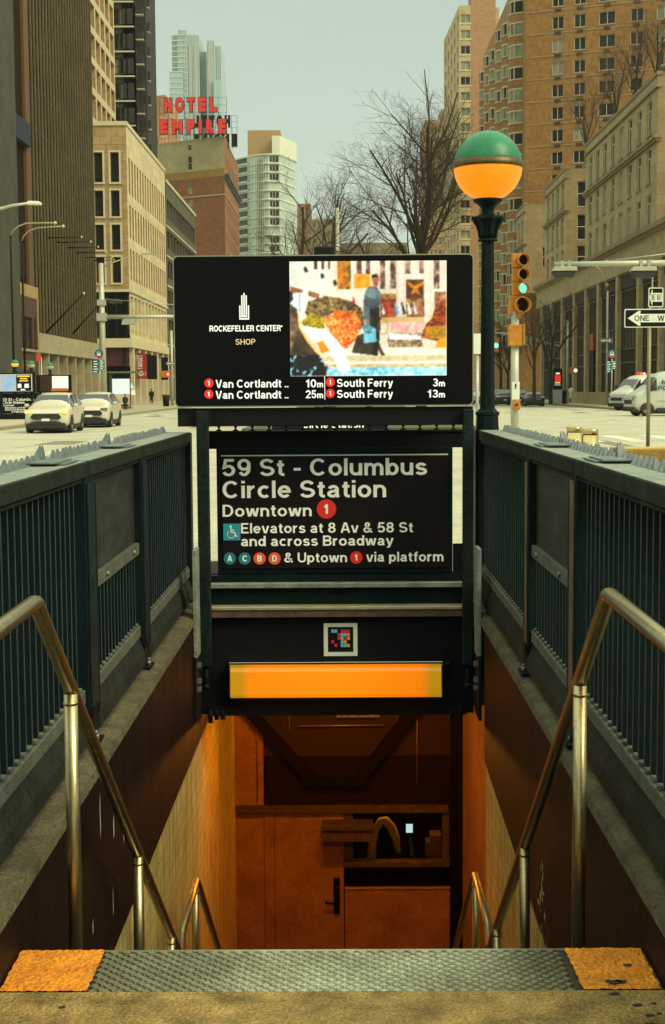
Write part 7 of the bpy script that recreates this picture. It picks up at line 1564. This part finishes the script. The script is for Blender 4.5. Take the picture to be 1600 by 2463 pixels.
# far left: big pole with mast arm, walk signal pole, shelter panel
YP2 = 111.0
mp_ = thing('signal_mast', 'thick grey street pole with mast arm and curved lamp arm on the left corner', 'mast arm', (at(246, 989, YP2).x, YP2, .03)); x = at(246, 800, YP2).x
b = B(); pole(b, x, YP2, .03, at(246, 633, YP2).z, .30, .2, 14); b.box(x-.42, x+.42, YP2-.42, YP2+.42, .03, .5); obj('pole', b, M['pole_pale'], mp_)
b = B(); z = at(330, 762, YP2).z; b.tube([(x,YP2,z),(at(430,760,YP2).x,YP2,z)], [.17,.13], 10); b.box(x-.36, x+.36, YP2-.36, YP2+.3, z-.3, z+.3); b.box(x-.3, x+.3, YP2-.3, YP2+.3, at(246,727,YP2).z-.25, at(246,727,YP2).z+.2); obj('mast_arm', b, M['pole_pale'], mp_)
b = B(); pts = [at(q[0], q[1], YP2) for q in ((252,640),(275,630),(310,618),(345,612),(366,611))]; b.tube([(p_.x,YP2,p_.z) for p_ in pts], [.07,.06,.05,.05,.05], 6); b.box(at(343,611,YP2).x, at(368,611,YP2).x, YP2-.15, YP2+.15, at(343,613,YP2).z, at(343,608,YP2).z); obj('lamp_arm', b, M['pole_pale'], mp_)
b = B(); q0, q1 = at(252,719,YP2), at(420,733,YP2); b.tube([(q0.x,YP2,q0.z),(q1.x,YP2,q1.z)], .035, 5); obj('tie_rod', b, M['steel_grey'], mp_)
b = B(); a_, c_ = at(290,781,YP2), at(326,768,YP2); b.prism([(a_.x+.2,c_.z),(c_.x,c_.z),(c_.x-.1,a_.z),(a_.x+.1,a_.z)], 'y', YP2-.3, YP2+.3); b.k = 1; b.box(a_.x+.35,c_.x-.2,YP2-.1,YP2+.1,c_.z,z); obj('lamp_head', b, [M['pole_pale'], M['steel_grey']], mp_, bevel=.02)
wp = thing('walk_signal', 'orange walk signal with a red hand on a slim pole at the far left corner', 'walk signal', (at(414, 975, 148).x, 148, .03)); x = at(414, 930, 148).x
b = B(); pole(b, x, 148, .03, at(414, 795, 148).z, .16); obj('pole', b, M['pole_pale'], wp); b = B(); a_, c_ = at(385,908,148), at(409,892,148); b.box(a_.x, c_.x, 147.7, 148.1, a_.z, c_.z); ph = obj('housing', b, M['sig_yellow'], wp, bevel=.03)
b = B(); a2, c2 = at(401,908,148), at(409,893,148); b.box(a2.x, c2.x, 147.66, 147.69, a2.z, c2.z); obj('red_face', b, emit('dont_walk', S(235,70,25), .9), ph); b = B(); cc = at(405,900,148); b.disc(cc.x, cc.z, 147.65, .14, 8); obj('hand', b, emit('dont_walk_hand', S(255,210,150), 1.0), ph)
oneway('small black sign plate beside the far left walk signal', at(401,877,148).x, at(420,871,148).x, at(401,878,148).z, at(401,871,148).z, 147.6, True, at(414,876,148).x, 0, ztxt=False, hung=at(414,868,148).z, base=3)
YSh = 115.0
bs = thing('bus_shelter', 'glazed bus shelter with a lit poster panel on the left sidewalk', 'bus shelter', (at(286, 988, YSh).x, YSh, .03)); a_, c_ = at(256, 987, YSh), at(315, 898, YSh)
b = B(); b.box(a_.x, a_.x+.12, YSh, YSh+3.5, .03, c_.z); b.box(c_.x-.12, c_.x, YSh, YSh+3.5, .03, c_.z) if False else b.box(a_.x+.2, a_.x+.4, YSh, YSh+.2, .03, c_.z); obj('frame', b, M['green_worn'], bs)
b = B(); r0, r1 = at(250, 897, YSh), at(330, 890, YSh); b.box(r0.x, r1.x, YSh-.3, YSh+3.8, r0.z, r1.z-.1); obj('roof', b, mat('mossy_roof', (.16,.19,.07), .7, amt=.6, scale=2), bs)
b = B(); p0_, p1_ = at(264, 985, YSh), at(314, 901, YSh); b.box(p0_.x, p1_.x, YSh-.1, YSh+.1, .15, p1_.z); pf = obj('poster_case', b, mat('shelter_green', (.05,.06,.03), .5), bs, bevel=.03)
b = B(); rect_px(b, 270, 902, 312, 910, YSh-.1, .004); obj('header_strip', b, M['black'], pf)
b = B(); rect_px(b, 270, 911, 312, 948, YSh-.1, .004); obj('lit_poster', b, emit('poster_white', S(215,232,222), 1.0), pf)
b = B(); rect_px(b, 271, 948.3, 312, 979, YSh-.1, .004); obj('poster_car_scene', b, emit('poster_scene', S(235,215,160), .85, .9, .9, S(90,60,25)), pf)
b = B(); rect_px(b, 272, 973, 310, 978, YSh-.1, .006); obj('poster_shadow', b, M['black'], pf)
b = B(); cc = at(301, 955, YSh-.2)
for q, w_ in (((295,972),2.6),((305,972),2.6)): pass
pp = B()
b = B(); b.box(at(318,985,YSh).x, at(320,985,YSh).x, YSh, YSh+.06, .03, at(318,965,YSh).z); b.box(at(315,965,YSh).x, at(323,965,YSh).x, YSh-.05, YSh+.1, at(318,967,YSh).z, at(318,964,YSh).z); obj('leaning_rail', b, M['pole_pale'], bs)

# ------------------------------------------------------------------ station entrance across the street (left)
YE2 = 80.0
e2 = thing('station_entrance', 'far station entrance with black name board, low dark walls behind the white cars', 'station entrance', (at(60, 1000, YE2).x, YE2, 0))
b = B(); a_, c_ = at(-60, 1018, YE2), at(100, 946, YE2); b.box(a_.x, c_.x, YE2, YE2+.1, .35, c_.z); obj('name_board', b, M['signpanel'], e2); b = B(); b.box(a_.x, c_.x+2.2, YE2-.05, YE2+.15, 0, .34); b.box(c_.x, c_.x+2.0, YE2, YE2+.12, .35, 1.1); obj('low_wall', b, M['black'], e2)
for s, x0, x1, bl, ct in (('59 St - Columbus', 6, 82, 964, 957), ('Circle Station', 6, 59, 971, 964.5), ('Downtown', 6, 34, 977, 972.5), ('Elevators at 8 Av', 12, 62, 982.5, 978.5), ('and across Broadway', 12, 66, 987.2, 983.4), ('& Uptown', 28, 60, 992, 988.4)): obj('lettering', text_px(s, x0, x1, bl, ct, YE2-.004, .03), M['letter'], e2)
def far_display(label, px0, px1, py0, py1, Y, kind):
    a_, c_ = at(px0, py1, Y), at(px1, py0, Y); t = thing('digital_display', label, 'display', ((a_.x+c_.x)/2, Y, 0), 0, 'far digital displays')
    b = B(); b.box(a_.x, c_.x, Y, Y+.15, a_.z, c_.z); obj('case', b, M['black'], t, bevel=.03); b = B(); b.box(a_.x+.15, a_.x+.27, Y+.05, Y+.13, 0, a_.z); b.box(c_.x-.27, c_.x-.15, Y+.05, Y+.13, 0, a_.z); obj('post', b, M['green'], t)
    w, h = px1-px0, py1-py0
    def patch(u0, v0, u1, v1, m, d): b = B(); rect_px(b, px0+u0*w, py0+v0*h, px0+u1*w, py0+v1*h, Y, d); obj('screen_patch', b, m, t)
    if kind == 0:
        patch(.06, .08, .93, .92, emit('ad_frame', S(205,215,200), .8, .8, 1.2, S(190,110,60)), .004); patch(.09, .11, .50, .9, emit('ad_blue', S(60,150,215), 1.0, 1, 2.2, S(215,200,160)), .006); patch(.50, .11, .90, .9, M['black'], .006)
        for u0, v0, u1, v1, c in ((.52,.14,.86,.22,S(225,190,60)),(.6,.27,.8,.33,S(230,200,90)),(.58,.38,.82,.44,S(225,190,70)),(.54,.55,.64,.75,S(225,225,205)),(.72,.55,.84,.75,S(225,225,205)),(.62,.8,.74,.88,S(225,225,205))): patch(u0, v0, u1, v1, emit('ad_mark', c, 1.0), .008)
    else:
        patch(.1, .06, .92, .93, emit('ad_dusk', S(70,45,28), .8, .6, 1.5, S(30,20,15)), .004); patch(.45, .08, .92, .80, emit('ad_sun', S(235,240,220), 1.0), .006); patch(.42, .76, .92, .92, emit('ad_ground', S(215,110,40), .9, .6, 3, S(110,60,30)), .008)
    return t
far_display('far digital display with a blue picture and gold lettering at the left edge', -6, 84, 896, 945, YE2-.3, 0)
far_display('far digital display showing a bright sun over orange ground, behind the white cars', 88, 171, 901, 944, YE2+2, 1)
def far_globe(label, px, py, Y, lit):
    c = at(px, py, Y); t = thing('globe_lamp', label, 'lamp post', (c.x, Y, 0), 0, 'far station globe lamps'); r = .22
    b = B(); b.lathe([(q[0], q[1]) for q in hemi(3, 90, r, 6)], c.x, Y, 16, c.z); obj('green_dome', b, gm, t)
    b = B(); b.lathe([(q[0], q[1]) for q in hemi(-62, 0, r, 6)], c.x, Y, 16, c.z); obj('lower_bowl', b, emit('far_amber_bowl', S(240,190,50), 1.0) if lit else M['frame_pale'], t)
    b = B(); b.lathe([(.10,0),(.08,c.z-.75),(.09,c.z-.7),(.15,c.z-.5),(.07,c.z-.4),(.11,c.z-.19)], c.x, Y, 10); obj('post', b, M['green'], t)
far_globe('far globe lamp with yellow lit lower half, leftmost of three', 36, 874, YE2+.6, True); far_globe('far globe lamp in the middle of three on the left', 75, 877, YE2+1.2, False); far_globe('far globe lamp rightmost of three, behind the sunlit display', 120, 881, YE2+2.6, False)
t = thing('street_sign', 'small orange square sign fixed beside the brick pavilion', 'sign', (at(90, 860, 108).x, 108, 0)); a_, c_ = at(87,868,108), at(98,850,108); b = B(); b.box(a_.x,c_.x,108,108.05,a_.z,c_.z); obj('plate', b, M['orange'], t); b = B(); pole(b, c_.x, 108.1, 0, a_.z+.3, .05); obj('post', b, M['steel_grey'], t)

# ------------------------------------------------------------------ lamps and flagpoles on the left facade
hl_ = thing('street_lamp', 'near street lamp arm with a pale flat head at the left edge', 'street lamp', (at(-40, 900, 40).x, 40, -.1))
b = B(); pts = [at(q[0], q[1], 40) for q in ((-40,530),(-25,512),(0,502),(30,494),(66,489))]; b.tube([(p_.x,40,p_.z) for p_ in pts], [.06,.05,.045,.04,.035], 8); obj('arm', b, M['pole_pale'], hl_); b = B(); pole(b, pts[0].x, 40, -.1, pts[0].z+.05, .12, .07); obj('pole', b, M['pole_pale'], hl_)
a_, c_ = at(63,493,40), at(100,484,40); b = B(); b.prism([(a_.x,a_.z+.02),(a_.x+.08,c_.z),(c_.x-.05,c_.z-.01),(c_.x,a_.z+.03),(c_.x-.03,a_.z)], 'y', 39.87, 40.13); obj('head', b, M['white'], hl_, bevel=.012)
for k, pts in enumerate((((25,566),(33,553),(45,544),(62,537),(100,536),(133,536)),((52,580),(58,566),(70,555),(90,548),(120,546),(152,544)))):
    Yc = 96+k*4; t = thing('street_lamp', ['upper of two curved bronze lamp arms against the finned tower', 'lower of two curved bronze lamp arms against the finned tower'][k], 'street lamp', (at(pts[0][0], 990, Yc).x, Yc, .03), 0, 'curved lamp arms')
    P = [at(q[0], q[1], Yc) for q in pts]; b = B(); b.tube([(p_.x,Yc,p_.z) for p_ in P], .05, 6); obj('arm', b, M['frame_brown'], t); b = B(); pole(b, P[0].x, Yc, .03, P[0].z, .09, .06); obj('pole', b, W['brown'], t); b = B(); e_ = P[-1]; b.lathe([(.02,-.12),(.1,-.05),(.1,.05),(.02,.12)], e_.x, Yc, 10, e_.z); obj('head', b, M['frame_pale'], t)
for k, (px0, px1, py) in enumerate(((111,196,572),(137,218,583),(159,236,596),(182,254,608),(200,271,620),(222,274,627))):
    Yc = 124+k*4.6; tip = at(px1, py-2, Yc); t = thing('flagpole', ['nearest of six level bare flagpoles projecting from the finned tower', 'second nearest of six level flagpoles on the finned tower', 'third of six level flagpoles on the finned tower', 'fourth of six level flagpoles on the finned tower', 'fifth of six level flagpoles on the finned tower', 'farthest of six level flagpoles on the finned tower'][k], 'flagpole', (-25.6, Yc, tip.z), 0, 'level flagpoles on the tower')
    b = B(); b.tube([(-25.62, Yc, tip.z-.05), (tip.x, Yc, tip.z)], [.06,.035], 6); obj('shaft', b, M['black'], t); b = B(); b.lathe([(.01,-.11),(.08,-.07),(.11,0),(.08,.07),(.01,.11)], tip.x, Yc, 10, tip.z); obj('ball', b, M['frame_pale'], t)
for k, (q0, q1, Yc) in enumerate((((120,800),(203,706),122),((167,803),(240,732),134))):
    A, C = at(q0[0], q0[1], Yc), at(q1[0], q1[1], Yc); t = thing('flagpole', ['slanted black flagpole rising from the pale stone band, nearer one', 'slanted black flagpole rising from the pale stone band, farther one'][k], 'flagpole', (-25.4, Yc, 6.6), 0, 'slanted flagpoles')
    b = B(); b.tube([(-25.4, Yc, A.z), (C.x, Yc-.3, C.z)], [.09,.05], 6); obj('shaft', b, M['black'], t); b = B(); b.lathe([(.01,-.13),(.1,-.08),(.13,0),(.1,.08),(.01,.13)], C.x, Yc-.3, 10, C.z); obj('ball', b, M['frame_pale'], t)

# ------------------------------------------------------------------ pedestrians
def person(label, x, y, z, h, coat, dark=True, rz=0):
    t = thing('person', label, 'person', (x, y, z), rz); s = h/1.75
    J = {'pel':(0,0,.95),'ch':(0,.01,1.30),'nk':(0,.01,1.47),'hd':(0,-.01,1.62),'hl':(.10,0,.90),'kl':(.11,-.06,.50),'al':(.11,.03,.09),'tl':(.12,-.12,.04),'hr':(-.10,0,.90),'kr':(-.11,.05,.50),'ar':(-.11,.13,.10),'tr':(-.12,.0,.04),'sl':(.19,.01,1.40),'el':(.25,.03,1.13),'wl':(.24,-.06,.90),'sr':(-.19,.01,1.40),'er':(-.25,.0,1.13),'wr':(-.24,-.05,.90)}
    Rr = {'pel':.15,'ch':.16,'nk':.06,'hd':.105,'hl':.09,'kl':.065,'al':.045,'tl':.04,'hr':.09,'kr':.065,'ar':.045,'tr':.04,'sl':.07,'el':.05,'wl':.035,'sr':.07,'er':.05,'wr':.035}
    E_ = [('pel','ch'),('ch','nk'),('nk','hd'),('pel','hl'),('hl','kl'),('kl','al'),('al','tl'),('pel','hr'),('hr','kr'),('kr','ar'),('ar','tr'),('ch','sl'),('sl','el'),('el','wl'),('ch','sr'),('sr','er'),('er','wr')]
    ks = list(J); me = bpy.data.meshes.new('body'); me.from_pydata([tuple(c*s for c in J[k]) for k in ks], [(ks.index(a), ks.index(c)) for a, c in E_], [])
    o = bpy.data.objects.new('body', me); COL.objects.link(o); o.parent = t; o.modifiers.new('skin', 'SKIN'); sd = o.modifiers.new('sub', 'SUBSURF'); sd.levels = sd.render_levels = 1
    for i, k in enumerate(ks): me.skin_vertices[0].data[i].radius = (Rr[k]*s, Rr[k]*s*.85); me.skin_vertices[0].data[i].use_root = (k == 'pel')
    me.materials.append(mat('skin', (.42,.24,.13), .6))
    b = B(); b.lathe([(.20*s,.42*s),(.21*s,.7*s),(.20*s,1.0*s),(.225*s,1.3*s),(.19*s,1.44*s),(.08*s,1.5*s)], 0, 0, 14); b.v = [(X, Y*.75, Z) for X, Y, Z in b.v]; obj('coat', b, coat, t, local=True)
    for q in (('sl','el','wl'),('sr','er','wr')):
        b = B(); b.tube([tuple(c*s for c in J[k]) for k in q], [.085*s,.066*s,.055*s], 8); obj('sleeve', b, coat, t, local=True)
    for q in (('hl','kl','al'),('hr','kr','ar')):
        b = B(); b.tube([tuple(c*s for c in J[k]) for k in q], [.10*s,.08*s,.065*s], 8); obj('trouser_leg', b, M['dark_plastic'], t, local=True)
    b = B(); b.lathe([(.118*s,-.02*s),(.125*s,.04*s),(.10*s,.10*s),(.03*s,.125*s)], 0, .015*s, 12, 1.64*s); obj('hair', b, M['dark_plastic'], t, local=True)
    return t
person('person in a long black coat walking past the shop doors on the left', at(365,967,172).x, 172, .03, 1.78, M['black'])
person('person in dark clothes standing by the lit shelter poster', at(301,985,113).x, 113.2, .03, 1.3, M['dark_plastic'])
person('person in a pale top standing by the right corner mast', at(1375,955,146).x, 146, .05, 1.75, M['white'])

# ------------------------------------------------------------------ air
hz_ = B(); hz_.box(-2600, 2600, -310, 4600, -6.2, 232)
hm = bpy.data.materials.new('haze'); hm.use_nodes = True; ht = hm.node_tree; ht.nodes.clear()
ho = ht.nodes.new('ShaderNodeOutputMaterial'); hv = ht.nodes.new('ShaderNodeVolumePrincipled'); hv.inputs['Density'].default_value = .00013; hv.inputs['Color'].default_value = (.80,.86,.84,1); hv.inputs['Anisotropy'].default_value = .2
ht.links.new(hv.outputs[0], ho.inputs['Volume']); tag(obj('haze', hz_, hm), kind='stuff')
